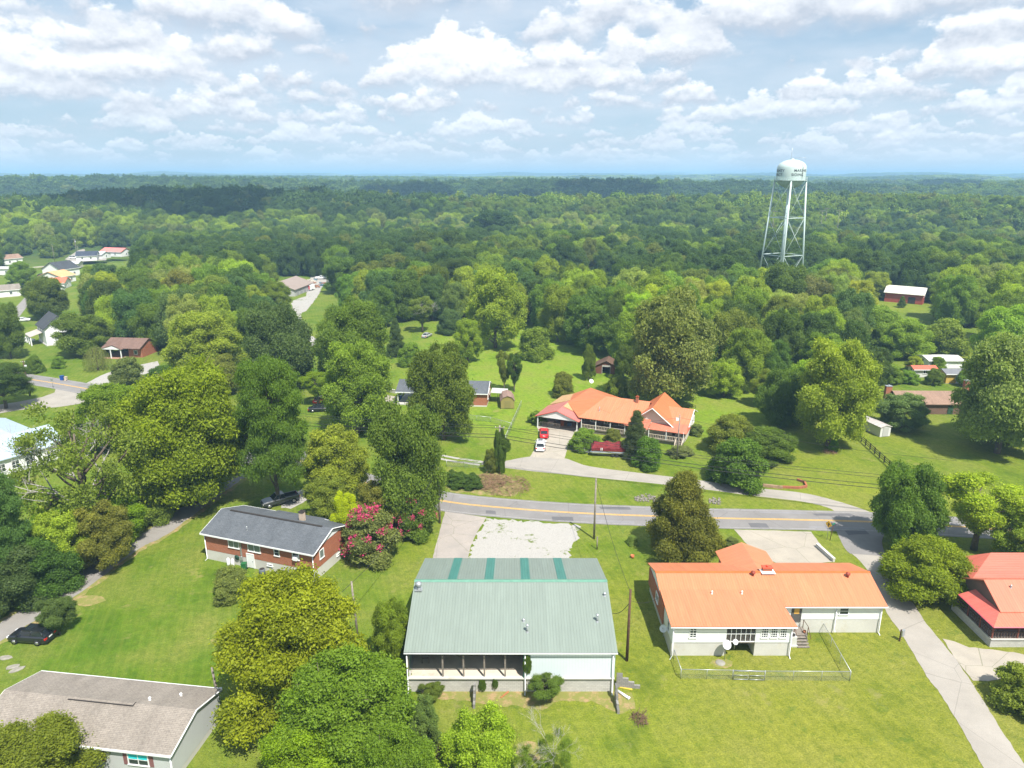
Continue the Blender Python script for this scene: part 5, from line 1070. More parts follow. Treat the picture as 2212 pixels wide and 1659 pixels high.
for i, xx in enumerate((201, 227, 238, 245, 251)):
    yy = 560.+9*(i % 2); zz = float(hz(xx, yy)); t = thing('floodlight_mast', ['first', 'second', 'third', 'fourth', 'fifth'][i]+' from the left of the sports field light masts right of the water tower', 'light mast', (xx, yy, zz), 0, 'sports field light masts'); q = MB(); q.tube([(0, 0, 0), (0, 0, 27)], [.2, .12], 8); q.build('mast', woodgrey, t); q = MB(); q.box((0, 0, 27), (4.0, .2, .2)); [q.box((-1.9+.76*k, -.3, 27.3), (.45, .4, .3)) for k in range(6)]; q.build('lamp_bar', woodgrey, t)
for i, (xx, yy, hh) in enumerate(((120, 6200, 150), (-1440, 7100, 90), (1480, 9000, 260))):
    if i == 1: continue
    zz = float(hz(xx, yy)); t = thing('radio_mast', ['thin lattice radio mast on the horizon near the centre', '', 'thin radio mast far off on the right horizon'][i], 'radio mast', (xx, yy, zz), 0); q = MB()
    for k in range(3): q.tube([(3*math.cos(k*2.1), 3*math.sin(k*2.1), 0), (1.2*math.cos(k*2.1), 1.2*math.sin(k*2.1), hh*.55)], .8, 4)
    q.build('lattice', galv, t)
# vine-covered pole
vb = P(1080, 1022); vp = pole('utility pole smothered in green vines beside the lane', (1080, 1022), 8.9, .2, woodpole, 1.6)
cable = plain('cable_black', (.02, .02, .02), .7)
def wire(label, a, c, sag=.6, r=.028, group='power cables over the lane'):
    a, c = Vector(a), Vector(c); t = thing('power_cable', label, 'cable', a, 0, group); mb = MB(); n = 16
    mb.tube([(a.lerp(c, i/n)-a)+Vector((0, 0, -sag*4*(i/n)*(1-i/n))) for i in range(n+1)], r, 4, smooth=False); mb.build('strand', cable, t)
RP = Vector((63, 96.5, 0)); LP = Vector((-60, 128, 0))
for i, (zz, r, o_) in enumerate([(8.6, .03, .6), (8.6, .03, -.6), (7.2, .045, 0), (6.6, .05, 0)]):
    wire(['back upper', 'front upper', 'upper thick', 'lower thick'][i]+' cable running from the vine-covered pole to the right along the lane', vb+Vector((0, o_, zz)), RP+Vector((0, o_, zz-1.7)), .9, r)
    wire(['back upper', 'front upper', 'upper thick', 'lower thick'][i]+' cable running left from the vine-covered pole over the trees', vb+Vector((0, o_, zz)), LP+Vector((0, o_, zz+.5)), .9, r)
pole('grey pole hidden in the dark tree right of the road junction', tuple(RP), 7.2, .14, None, 1.4)
A1 = P(950, 1130); B1_ = P(1283, 1164); C1 = P(1354, 1427); F1 = Vector((b_.x, b_.y, 0)); G1 = P(474, 1522)
wire('sagging service wire from the roadside pole down to the leaning pole', A1+Vector((0, 0, 8.9)), F1+Vector((0, 0, 7.8)), 1.3, .03, 'service wires')
wire('service wire from the leaning pole to the mobile home meter pole', F1+Vector((0, 0, 7.8)), G1+Vector((-.25, 0, 4.1)), 1.2, .03, 'service wires')
wire('service wire between the grass pole and the dark creosoted pole', B1_+Vector((0, 0, 9.2)), C1+Vector((0, 0, 8.4)), 1.0, .025, 'service wires')
wire('short black service wire looping from the dark pole to the green roof', C1+Vector((0, 0, 7.2)), (10.4, 66.3, 5.2), .7, .03, 'service wires')
wire('service wire from the dark pole to the orange roofed house', C1+Vector((0, 0, 7.4)), (17.0, 71.5, 3.6), .5, .02, 'service wires')
D1 = P(1462, 993)
wire('wire from the vine-covered pole to the porch pole', vb+Vector((0, 0, 8.2)), D1+Vector((0, 0, 8.2)), .8, .022, 'service wires')
wire('wire crossing the driveway grass from the porch pole to the right', D1+Vector((0, 0, 8.2)), Vector((70, 104, 7)), .9, .022, 'service wires')
wire('upper of two pale wires over the right-hand lawn', (93, 146, 7), (90, 112, 6), .5, .025, 'wires over the right lawn'); wire('lower of two pale wires over the right-hand lawn', (97, 150, 7), (96, 118, 6.2), .5, .025, 'wires over the right lawn')
t = thing('stub_post', 'short grey post behind the right end of the green roof', 'post', P(1289.5, 1187)); q = MB(); q.tube([(0, 0, 0), (0, 0, 1.9)], .09, 8); q.box((0, 0, 1.92), (.22, .22, .05)); q.build('post_shaft', woodgrey, t)
# road signs
yel = plain('sign_yellow', (.75, .42, .02), .5); grn = plain('sign_green', (.02, .22, .12), .5)
t = thing('warning_sign', 'yellow diamond warning sign on a thin post at the side road corner', 'road sign', P(1786, 1166), R(-62)); q = MB(); q.tube([(0, 0, 0), (0, 0, 2.9)], .035, 6); q.build('post', galv, t)
q = MB(); q.prism([(0, 1.9), (.55, 2.45), (0, 3.0), (-.55, 2.45)], 'y', -.06, -.035); s_ = q.build('sign_face', yel, t); q = MB(); q.box((0, -.07, 2.4), (.12, .02, .55)); q.box((.1, -.07, 2.55), (.25, .02, .1)); q.build('symbol', darkint, s_)
t = thing('street_name_sign', 'small green street name blade on a brown post beside the yellow sign', 'street sign', P(1792.7, 1167.5)); q = MB(); q.tube([(0, 0, 0), (.2, 0, 2.5)], .045, 6); q.build('post', woodbrown, t); q = MB(); q.box((.2, 0, 2.6), (.75, .03, .2), R(40)); q.build('name_blade', grn, t)
t = thing('meter_stand', 'grey utility box on a brown post beside the side road', 'utility box', P(1943, 1385), R(30)); q = MB(); q.box((0, 0, .75), (.14, .12, 1.5)); q.build('post', woodbrown, t); q = MB(); q.box((.2, -.1, 1.05), (.5, .2, .75)); q.build('box_body', galv, t)
t = thing('mailbox', 'grey mailbox on a post at the side road, under the olive tree', 'mailbox', P(1969, 1284)); q = MB(); q.box((0, 0, .55), (.12, .12, 1.1)); q.build('post', darkint, t); q = MB(); q.prism([(-.22, 1.1), (.22, 1.1), (.22, 1.35), (.12, 1.5), (-.12, 1.5), (-.22, 1.35)], 'y', -.35, .35); q.build('box_body', galv, t)
t = thing('wheelie_bin', 'blue wheeled bin on the verge by the left driveway mouth', 'bin', P(135, 821)); bin_parts(t, plain('blue_bin', (.01, .06, .28), .4)); t.scale = (1.3, 1.3, 1.15)
t = thing('wheelie_bin', 'pale bin standing against the blue roadside bin', 'bin', P(143, 822)); bin_parts(t, plain('beige_bin', (.5, .42, .33), .5))
t = thing('route_sign', 'small sign seen from behind at the left road junction', 'road sign', P(115, 838)); q = MB(); q.tube([(0, 0, 0), (0, 0, 2.4)], .04, 6); q.build('post', galv, t); q = MB(); q.box((0, -.04, 2.1), (.6, .03, .6)); q.build('sign_face', galv, t)
t = thing('marker_stub', 'white capped pipe standing in the lawn right of the mobile home', 'pipe stub', P(520, 1573)); q = MB(); q.tube([(0, 0, 0), (0, 0, .55)], .11, 10); q.build('pipe', white, t); q = MB(); q.tube([(0, 0, .55), (.1, 0, .8)], .07, 8); q.build('cap', darkint, t)
slabm2 = plain('lichen_stone', (.24, .225, .19), .9, var=.3)
for i, (x, y) in enumerate([(12, 1421), (28, 1441), (36, 1447)]):
    t = thing('stepping_slab', ['grey slab nearest the parked black SUV', 'middle flat slab sunk in the grass at the left', 'lowest flat slab sunk in the grass at the left'][i], 'slab', P(x, y), .4*i, 'flat slabs in the grass'); q = MB(); rj = random.Random(i); q.prism([(.75*math.cos(a)*rj.uniform(.8, 1.1), .42*math.sin(a)*rj.uniform(.8, 1.1)) for a in [k*PI/4 for k in range(8)]], 'z', 0, .06); q.build('stone', slabm2, t)
# riprap
for (x0, x1, y0, y1, n, lb) in [(1372, 1450, 1068, 1088, 150, 'pale riprap stones lining the ditch'), (1532, 1556, 1072, 1092, 40, 'pale riprap stones right of the magnolia')]:
    mb = MB(); rj = random.Random(7)
    for k in range(n):
        p_ = P(rj.uniform(x0, x1), rj.gauss((y0+y1)/2, (y1-y0)/5)); s_ = rj.uniform(.10, .32); q0 = len(mb.v); mb.box((p_.x, p_.y, s_*.3), (s_, s_*.8, s_*.7), rj.random()*3, rj.uniform(-.4, .4))
    tag(mb.build('riprap', plain('limestone', (.21, .19, .165), .9, var=.2, sc_=3), None), lb, None, None, 'stuff')
# wooden rail fence
t = thing('rail_fence', 'black three-rail wooden fence running down the lawn at the right', 'fence', (0, 0, 0)); fa, fb = P(1851, 946), P(1943, 1030)
n = 9; pts = [fa.lerp(fb, i/n) for i in range(n+1)]
for p_ in pts: q = MB(); q.box(p_+Vector((0, 0, .65)), (.15, .15, 1.3)); q.build('post', blackwood, t)
for z in (.4, .78, 1.16): q = MB(); d_ = fb-fa; q.box((fa+fb)/2+Vector((0, 0, z)), (d_.length, .05, .13), math.atan2(d_.y, d_.x)); q.build('rail', blackwood, t)
# chain link fences
m_, g_, b_2, o_ = newmat('chain_link_mesh'); tr_ = g_.n('ShaderNodeBsdfTransparent'); mx_ = g_.n('ShaderNodeMixShader')
x_, y_, z_ = g_.sep(ocoord(g_)); s1 = g_.m('ABSOLUTE', g_.m('SUBTRACT', g_.m('FRACT', g_.m('MULTIPLY', g_.m('ADD', g_.m('ADD', x_, y_), z_), 8)), .5)); s2 = g_.m('ABSOLUTE', g_.m('SUBTRACT', g_.m('FRACT', g_.m('MULTIPLY', g_.m('SUBTRACT', g_.m('ADD', x_, y_), z_), 8)), .5))
g_.put(mx_.inputs[0], g_.m('LESS_THAN', g_.m('MINIMUM', s1, s2), .05)); b_2.inputs['Base Color'].default_value = (.4, .41, .42, 1); b_2.inputs['Metallic'].default_value = .5
g_.nt.links.new(tr_.outputs[0], mx_.inputs[1]); g_.nt.links.new(b_2.outputs[0], mx_.inputs[2]); g_.nt.links.new(mx_.outputs[0], o_.inputs[0]); chain = m_
def chain_fence(label, L, h=1.15, gate=None, mat=None, gap=3.0):
    t = thing('chain_link_fence', label, 'fence', (0, 0, 0)); pts = PX(L)
    for i in range(len(pts)-1):
        a, c = pts[i], pts[i+1]; n = max(1, int(round((c-a).length/gap)))
        for k in range(n+(i == len(pts)-2)):
            p_ = a.lerp(c, k/n); q = MB(); q.tube([p_, p_+Vector((0, 0, h+.06))], .045 if k == 0 else .03, 6); q.build('post', galv, t)
        q = MB(); q.tube([a+Vector((0, 0, h)), c+Vector((0, 0, h))], .035, 6); q.build('top_rail', galv, t)
        q = MB(); q.add([a+Vector((0, 0, .03)), c+Vector((0, 0, .03)), c+Vector((0, 0, h)), a+Vector((0, 0, h))], [(0, 1, 2, 3)]); q.build('mesh', mat or chain, t)
    return t
cf = chain_fence('galvanised chain link fence with a double gate around the orange house back yard', [(1455, 1423), (1470, 1466), (1582, 1468), (1651, 1470), (1835, 1471), (1776, 1365)])
a, c = P(1582, 1468), P(1651, 1470)
for i in range(2):
    p0, p1 = a.lerp(c, i/2+.02), a.lerp(c, i/2+.48); q = MB(); q.tube([p0+Vector((0, -.05, .1)), p0+Vector((0, -.05, 1.1)), p1+Vector((0, -.05, 1.1)), p1+Vector((0, -.05, .1)), p0+Vector((0, -.05, .1))], .035, 6); q.tube([p0+Vector((0, -.05, .6)), p1+Vector((0, -.05, .6))], .03, 6); q.build('gate', galv, cf)
chain_fence('greenish chain link fence running uphill beside the garden shed', [(1092, 955), (1126, 878)], 1.4, gap=2.5)
chain_fence('low chain link fence on the lawn left of the shed fence', [(1000, 905), (1060, 912), (1105, 925)], 1.1)
chain_fence('sagging chain link fence between the road and the gravel track', [(965, 1008), (1080, 1014)], 1.1)
t = thing('fire_ring', 'round stone ring lying on the lawn beyond the hedge trees', 'fire ring', P(1676, 938)); q = MB(); q.lathe([(1.6, 0), (1.62, .14), (1.9, .14), (1.95, 0)], n=28, smooth=False); q.build('stones', plain('ring_stone', (.34, .27, .22), .9, var=.3), t)
t = thing('brick_border', 'curved low brick border beside the lane', 'border', (0, 0, 0)); mb = MB(); ln = PX([(1688, 1054), (1725, 1056), (1742, 1053), (1738, 1044), (1722, 1038)]); 
for i in range(4): d_ = ln[i+1]-ln[i]; mb.box((ln[i]+ln[i+1])/2+Vector((0, 0, .2)), (d_.length, .28, .4), math.atan2(d_.y, d_.x))
mb.build('bricks', redbrick, t)
mb = MB(); ln = smooth(PX([(1560, 1040), (1622, 1048), (1690, 1056)]), 6); t = thing('retaining_wall', 'long low timber and block retaining wall under the round dark trees', 'wall', (0, 0, 0))
for i in range(len(ln)-1): d_ = ln[i+1]-ln[i]; c_ = (ln[i]+ln[i+1])/2; mb.box((c_.x, c_.y, .25), (d_.length+.02, .3, .5), math.atan2(d_.y, d_.x))
mb.build('blocks', plain('wall_tan', (.3, .2, .13), .9, var=.3), t)
# ------------------------------------------------------------------ trees
def foliage_mat(name, inst=False, blossom=None):
    m = bpy.data.materials.new(name); m.use_nodes = True; m.node_tree.nodes.clear(); g = NG(m.node_tree)
    if inst: a = g.n('ShaderNodeAttribute', attribute_type='INSTANCER', attribute_name='tint'); base = a.outputs['Color']
    else: base = g.n('ShaderNodeObjectInfo').outputs['Color']
    lv = g.n('ShaderNodeAttribute', attribute_type='GEOMETRY', attribute_name='leafvar').outputs['Fac']
    dk = g.mix(1.0, base, (.66, .70, .70), 'MULTIPLY'); lt = g.mix(1.0, base, (1.40, 1.36, 1.1), 'MULTIPLY')
    c = g.mix(g.mr(lv, .1, .95), dk, lt)
    if blossom: c = blossom
    d = g.n('ShaderNodeBsdfPrincipled'); g.put(d.inputs['Base Color'], c); d.inputs['Roughness'].default_value = .55; d.inputs['Specular IOR Level'].default_value = .22
    t = g.n('ShaderNodeBsdfTranslucent'); g.put(t.inputs[0], g.mix(1.0, c, (1.15, 1.25, .6), 'MULTIPLY'))
    mx = g.n('ShaderNodeMixShader'); mx.inputs[0].default_value = .42; o = g.n('ShaderNodeOutputMaterial')
    g.nt.links.new(d.outputs[0], mx.inputs[1]); g.nt.links.new(t.outputs[0], mx.inputs[2]); g.nt.links.new(mx.outputs[0], o.inputs[0]); return m
leafm = foliage_mat('leaves'); leafi = foliage_mat('woodland_leaves', True); pinkm = foliage_mat('pink_blossom_petals', False, (.62, .07, .20)); 
def leaves_mesh(name, pos, nrm, size, var, mat, rng, asp=.52):
    n = len(pos); nrm = nrm/np.linalg.norm(nrm, axis=1, keepdims=True)
    a = np.cross(nrm, rng.normal(size=(n, 3))); a /= np.linalg.norm(a, axis=1, keepdims=True); b = np.cross(nrm, a)
    s = size[:, None]; V = np.empty((n, 4, 3)); fold = nrm*s*.22
    V[:, 0] = pos+a*s; V[:, 1] = pos+b*s*asp+fold; V[:, 2] = pos-a*s; V[:, 3] = pos-b*s*asp+fold
    me = bpy.data.meshes.new(name); me.vertices.add(4*n); me.vertices.foreach_set('co', V.ravel())
    me.loops.add(4*n); me.loops.foreach_set('vertex_index', np.arange(4*n)); me.polygons.add(n); me.polygons.foreach_set('loop_start', np.arange(n)*4); me.polygons.foreach_set('loop_total', np.full(n, 4))
    me.update(calc_edges=True); at = me.attributes.new('leafvar', 'FLOAT', 'FACE'); at.data.foreach_set('value', np.clip(var, 0, 1).astype(np.float32)); me.materials.append(mat); return me
PROF = {'round': lambda t: np.sqrt(np.clip(1-((t-.45)/.56)**2, 0, 1)), 'cone': lambda t: np.clip(1.12*(1-t)**.8, 0, 1)*np.clip(t*9+.35, 0, 1), 'dome': lambda t: np.sqrt(np.clip(1-t**2.2, 0, 1)),
        'vase': lambda t: np.clip(.35+.9*t, 0, 1)*np.sqrt(np.clip(1-((t-.6)/.41)**2, 0, 1))**.7 if True else 0, 'tall': lambda t: np.sqrt(np.clip(1-((t-.42)/.6)**2, 0, 1))**.85}
def lobes_for(seed, nl, lr, shape, R0=5., Hc=10.):
    r = np.random.default_rng(seed); t = (np.arange(nl)+.5)/nl; t = .07+.86*t; w_ = PROF[shape](t)
    az = np.arange(nl)*2.39996+r.uniform(-.4, .4, nl); rad = w_*R0*r.uniform(.42, .90, nl); rr_ = R0*r.uniform(lr[0], lr[1], nl)*(.55+.5*w_)
    c = np.stack([rad*np.cos(az), rad*np.sin(az), t*Hc+r.uniform(-.3, .3, nl)], 1)
    return c, rr_
def crown_mesh(name, seed, nl=30, lr=(.26, .42), leaf=.24, n=24000, shape='round', squash=.85, clus=9, gap=0., mat=None, core=True, droop=0):
    r = np.random.default_rng(seed); c, rr_ = lobes_for(seed, nl, lr, shape)
    if core:
        tt = np.linspace(.2, .75, 5); c = np.vstack([c, np.stack([tt*0, tt*0, tt*10], 1)]); rr_ = np.concatenate([rr_, 5*.50*PROF[shape](tt)])
    pr = rr_**2; pr[nl:] *= .3; pr /= pr.sum()
    nc = int(n*1.9/clus); li = r.choice(len(c), nc, p=pr); out = c[li]*[1, 1, 0]; out /= (np.linalg.norm(out, axis=1, keepdims=True)+.5)
    d = r.normal(size=(nc, 3))+out*.55+np.array([0, 0, .45]); d /= np.linalg.norm(d, axis=1, keepdims=True)
    rad = rr_[li]*(1-.28*r.random(nc)**1.6)*(1+.17*r.normal(size=nc)); cp = c[li]+d*rad[:, None]*[1, 1, squash]
    hole = .5*fbm(cp[:, 0]*.55+cp[:, 2]*.31+40, cp[:, 1]*.55+cp[:, 2]*.47+40, seed, 2)+.5*fbm(cp[:, 2]*.7+9, cp[:, 0]*.6-cp[:, 1]*.6+50, seed+3, 2)
    dist = np.linalg.norm((cp[:, None, :]-c[None])/[1, 1, squash], axis=2); inside = (dist < rr_[None]*.80); inside[np.arange(nc), li] = False
    keep = ~inside.any(1) & (cp[:, 2] > -.3) & (r.random(nc) > gap) & (hole > .29); cp, d, li = cp[keep], d[keep], li[keep]
    lob = r.random(len(c)); cv = r.random(len(cp))
    pos = np.repeat(cp, clus, 0)+r.normal(size=(len(cp)*clus, 3))*[.26, .26, .18]; nr_ = np.repeat(d, clus, 0)+.95*r.normal(size=(len(pos), 3))
    if droop: pos[:, 2] -= np.abs(r.normal(size=len(pos)))*droop
    var = .32*np.repeat(cv, clus)+.38*np.repeat(lob[li], clus)+.3*r.random(len(pos))
    return leaves_mesh(name, pos, nr_, leaf*r.uniform(.6, 1.35, len(pos)), var, mat or leafm, r), c[:nl]
def limbs_mesh(name, seed, c, hb=2.2, r0=.32, n=12, mat=None, zt=7.5, forked=True):
    """trunk from -hb up into the crown and limbs to its masses"""
    rj = random.Random(seed); mb = MB(); ax = [Vector((rj.uniform(-.3, .3)*k/5, rj.uniform(-.3, .3)*k/5, -hb+(zt+hb)*k/5)) for k in range(6)]; ax[0].x = ax[0].y = 0
    mb.tube(ax, [r0*1.25, r0, r0*.85, r0*.65, r0*.42, r0*.2], 9)
    idx = list(range(len(c))); rj.shuffle(idx)
    for i in idx[:n]:
        e = Vector(c[i]); z0 = max(-hb*.25, min(zt*.8, e.z-2.2-rj.random()*1.2)); s_ = Vector((0, 0, z0)); s_.x = ax[0].lerp(ax[-1], (z0+hb)/(zt+hb)).x; m1 = s_.lerp(e, .5)+Vector((rj.uniform(-.4, .4), rj.uniform(-.4, .4), -.25))
        mb.tube([s_, m1, e], [r0*.42, r0*.26, r0*.08], 6)
        for k in range(2): f_ = e+Vector((rj.uniform(-1.2, 1.2), rj.uniform(-1.2, 1.2), rj.uniform(-.2, 1.1))); mb.tube([m1.lerp(e, .5), f_], [r0*.14, r0*.04], 4)
    o = mb.build(name, mat or bark); me = o.data; bpy.data.objects.remove(o); return me
def bare_mesh(name, seed, h=9., mat=None, spread=.75, r0=.16, depth=5, base=-2.2):
    rj = random.Random(seed); mb = MB()
    def grow(p, d, L, r, k):
        q = p+d*L; m1 = p.lerp(q, .5)+Vector((rj.uniform(-1, 1), rj.uniform(-1, 1), rj.uniform(-.5, .5)))*L*.07
        mb.tube([p, m1, q], [r, r*.82, r*.62], 6 if k > 2 else 4, cap=False)
        if k == 0: return
        for i in range(3 if k > 1 else 4):
            nd = (d+Vector((rj.gauss(0, spread), rj.gauss(0, spread), rj.gauss(.12, spread*.5)))).normalized(); grow(q if i else m1.lerp(q, .6), nd, L*rj.uniform(.58, .82), r*.6, k-1)
    grow(Vector((0, 0, base)), Vector((0, 0, 1)), h*.36, r0, depth)
    o = mb.build(name, mat or deadbark); me = o.data; bpy.data.objects.remove(o); return me
ARCH = {}; EXT = {'willow': (5.2, 10.)}
def arch(key, **k):
    hb = k.pop('hb', 2.2); nlimb = k.pop('nlimb', 11); seed = k['seed']; r0 = k.pop('r0', .32)
    me, c = crown_mesh('crown_'+key, **k); tr = limbs_mesh('trunk_'+key, seed, c, hb, r0, nlimb)
    for m_ in (me, tr): m_.use_fake_user = False
    co = np.empty(len(me.vertices)*3, np.float32); me.vertices.foreach_get('co', co); co = co.reshape(-1, 3); EXT[key] = (float(np.percentile(np.hypot(co[:, 0], co[:, 1]), 98.5)), float(np.percentile(co[:, 2], 99.7)))
    ARCH[key] = (me, tr, hb)
arch('oakA', seed=11, nl=44, lr=(.15, .38), n=60000, leaf=.145); arch('oakB', seed=12, nl=38, lr=(.15, .42), n=60000, leaf=.145, shape='round')
arch('oakC', seed=13, nl=48, lr=(.13, .32), n=60000, leaf=.145, shape='tall'); arch('oakD', seed=14, nl=46, lr=(.14, .36), n=60000, leaf=.145, shape='dome')
arch('mapleA', seed=21, nl=95, lr=(.11, .22), n=120000, leaf=.105, clus=10, gap=.06); arch('mapleB', seed=22, nl=100, lr=(.10, .20), n=120000, leaf=.105, shape='dome', clus=10, gap=.06)
arch('ashA', seed=31, nl=60, lr=(.11, .24), n=60000, leaf=.135, shape='round', core=False, gap=.18); arch('ashB', seed=32, nl=40, lr=(.16, .30), n=50000, leaf=.13, shape='vase', core=False, gap=.2)
arch('pine', seed=41, nl=60, lr=(.20, .34), n=80000, leaf=.095, squash=.38, shape='tall', core=False, clus=12, hb=4.5, nlimb=22); arch('openA', seed=42, nl=26, lr=(.16, .28), n=26000, leaf=.14, shape='vase', core=False, gap=.25, nlimb=24, hb=3)
arch('cone', seed=51, nl=90, lr=(.16, .24), n=80000, leaf=.125, shape='cone', squash=.8, hb=.4); arch('spruce', seed=52, nl=90, lr=(.13, .22), n=60000, leaf=.10, shape='cone', squash=.5, hb=.4, clus=11)
arch('shrubA', seed=61, nl=22, lr=(.28, .45), n=30000, leaf=.22, shape='dome', hb=.15, nlimb=8, r0=.2); arch('shrubB', seed=62, nl=30, lr=(.16, .34), n=30000, leaf=.21, shape='dome', hb=.15, nlimb=10, r0=.2)
arch('dying', seed=71, nl=26, lr=(.12, .24), n=16000, leaf=.11, shape='round', core=False, gap=.35, nlimb=20, hb=2.5)
arch('walnut', seed=81, nl=80, lr=(.11, .24), n=95000, leaf=.115, squash=.6, clus=12, hb=2)
# weeping willow: hanging strands
r = np.random.default_rng(5); ns = 300; az = r.random(ns)*2*PI; rad = 4.6*np.sqrt(r.random(ns)); top = 9.6*np.sqrt(np.clip(1-(rad/5.4)**2, 0, 1)); pos = []; 
for i in range(ns):
    L_ = max(1.2, top[i]-r.uniform(.2, 2.6)); k_ = int(L_*6); zz = top[i]-np.linspace(0, L_, k_); fl = 1+.10*np.sin(np.linspace(0, 1.5, k_))
    pos.append(np.stack([rad[i]*np.cos(az[i])*fl, rad[i]*np.sin(az[i])*fl, zz], 1))
pos = np.vstack(pos); pos += r.normal(size=pos.shape)*.07; nn = pos*[1, 1, 0]+r.normal(size=pos.shape)*1.5+.01
wme = leaves_mesh('crown_willow', pos, nn, np.full(len(pos), .15), r.random(len(pos)), leafm, r, .35); ARCH['willow'] = (wme, ARCH['oakA'][1], 2.2)
# blossoms for crepe myrtles
r = np.random.default_rng(6); cc_, rr2 = lobes_for(62, 30, (.22, .36), 'dome'); sel = r.choice(30, 21, replace=False)
cp = []
for i in sel:
    for k in range(int(r.integers(1, 6))): d = r.normal(size=3)*.8+[0, 0, .9]; d /= np.linalg.norm(d); cp.append(cc_[i]+d*rr2[i]*1.05)
cp = np.array(cp); pos = np.repeat(cp, 46, 0)+r.normal(size=(len(cp)*46, 3))*[.30, .30, .42]; blme = leaves_mesh('blossom', pos, r.normal(size=pos.shape), np.full(len(pos), .17), r.random(len(pos)), pinkm, r, .8)
bareA = bare_mesh('dead_branches', 3, 11, spread=.8); bareB = bare_mesh('dead_branches', 8, 13, spread=.42, r0=.09, base=0)
COLR = dict(dark=(.082, .136, .024), deep=(.060, .110, .024), blue=(.085, .135, .042), mid=(.122, .192, .028), bright=(.185, .265, .034), lime=(.250, .335, .036), yell=(.29, .38, .026), gold=(.46, .46, .012),
            olive=(.185, .215, .038), brown=(.180, .222, .066), mapl=(.215, .30, .012), maple2=(.150, .210, .020), pale=(.215, .265, .080), teal=(.100, .170, .052), grey=(.160, .205, .070), yolive=(.175, .275, .014), crepe=(.16, .19, .06))
def solve(x0, x1, yt, yb=None, H=None, cl=.1):
    """size and place of a crown from its outline on the plan sheet"""
    xc = (x0+x1)/2; w_ = (x1-x0); th = PIT+math.atan((yt-829.5)/FP); Y = 120.
    for _ in range(60):
        if H is None:
            tc = PIT+math.atan(((yt+yb)/2-829.5)/FP); be = abs(math.atan((yb-829.5)/FP)-math.atan((yt-829.5)/FP))/2
            D = Y/math.cos(tc); a = w_/2*D*math.cos(tc-PIT)/FP; s_ = D*math.sin(be); b2 = (s_*s_-(a*math.sin(tc))**2)/math.cos(tc)**2; b = math.sqrt(max(b2, (.55*a)**2)); Zc = b*(1+2*cl); Yn = (HC-Zc)/math.tan(tc)
        else:
            b = H/2*(1-cl); Zc = H-b; D = Y/math.cos(th); a = w_/2*D*math.cos(th-PIT)/FP; s_ = math.hypot(a*math.sin(th), b*math.cos(th)); tc = th+s_/D; Yn = (HC-Zc)/math.tan(max(.02, tc))
        Y += .5*(Yn-Y)
    d = Y*math.cos(PIT)+(HC-Zc)*math.sin(PIT); X = (xc-1106)/FP*d
    return X, Y, a, Zc+b, Zc-b
NT = 0; PLACED = []
def tree(kind, tint, label, X, Y, a, top, bot, cat='tree', name='broadleaf_tree', group=None, rz=None, blossom=False, dead=None, z0=0):
    global NT; NT += 1; rj = random.Random(NT*7+1); me, tr, hb = ARCH[kind]
    t = thing(name, label, cat, (X, Y, z0), rj.random()*6.28 if rz is None else rz, group)
    sx = a/EXT[kind][0]; Hc = (top-max(bot, .0)); sz = Hc/EXT[kind][1]
    c = bpy.data.objects.new('crown', me); COL.objects.link(c); c.parent = t; c.location = (0, 0, max(bot, 0)); c.scale = (sx, sx, sz)
    base = COLR[tint] if isinstance(tint, str) else tint; k = [rj.uniform(.9, 1.1) for _ in range(3)]; c.color = (base[0]*k[0]*1.16, base[1]*k[1]*1.13, base[2]*k[2], 1)
    b0 = max(bot, 0); q = bpy.data.objects.new('trunk', tr); COL.objects.link(q); q.parent = t; q.location = (0, 0, b0); sh = max(b0/hb, .02) if b0/hb > sz else sz; q.scale = (sx, sx, sz)
    if b0 > hb*sz+.05:   # clear trunk below the crown
        mb = MB(); mb.tube([(0, 0, -.1), (0, 0, b0-hb*sz+.2)], [.32*sx*1.5, .32*sx*1.25], 9); lo = mb.build('lower_trunk', bark, t)
    if blossom: bq = bpy.data.objects.new('blossom', blme); COL.objects.link(bq); bq.parent = t; bq.location = c.location; bq.scale = (sx, sx, sz)
    if dead: dq = bpy.data.objects.new('dead_branch', dead); COL.objects.link(dq); dq.parent = t; dq.location = (0, 0, b0+1); dq.scale = (sx, sx, sz)
    PLACED.append((X, Y, a)); return t
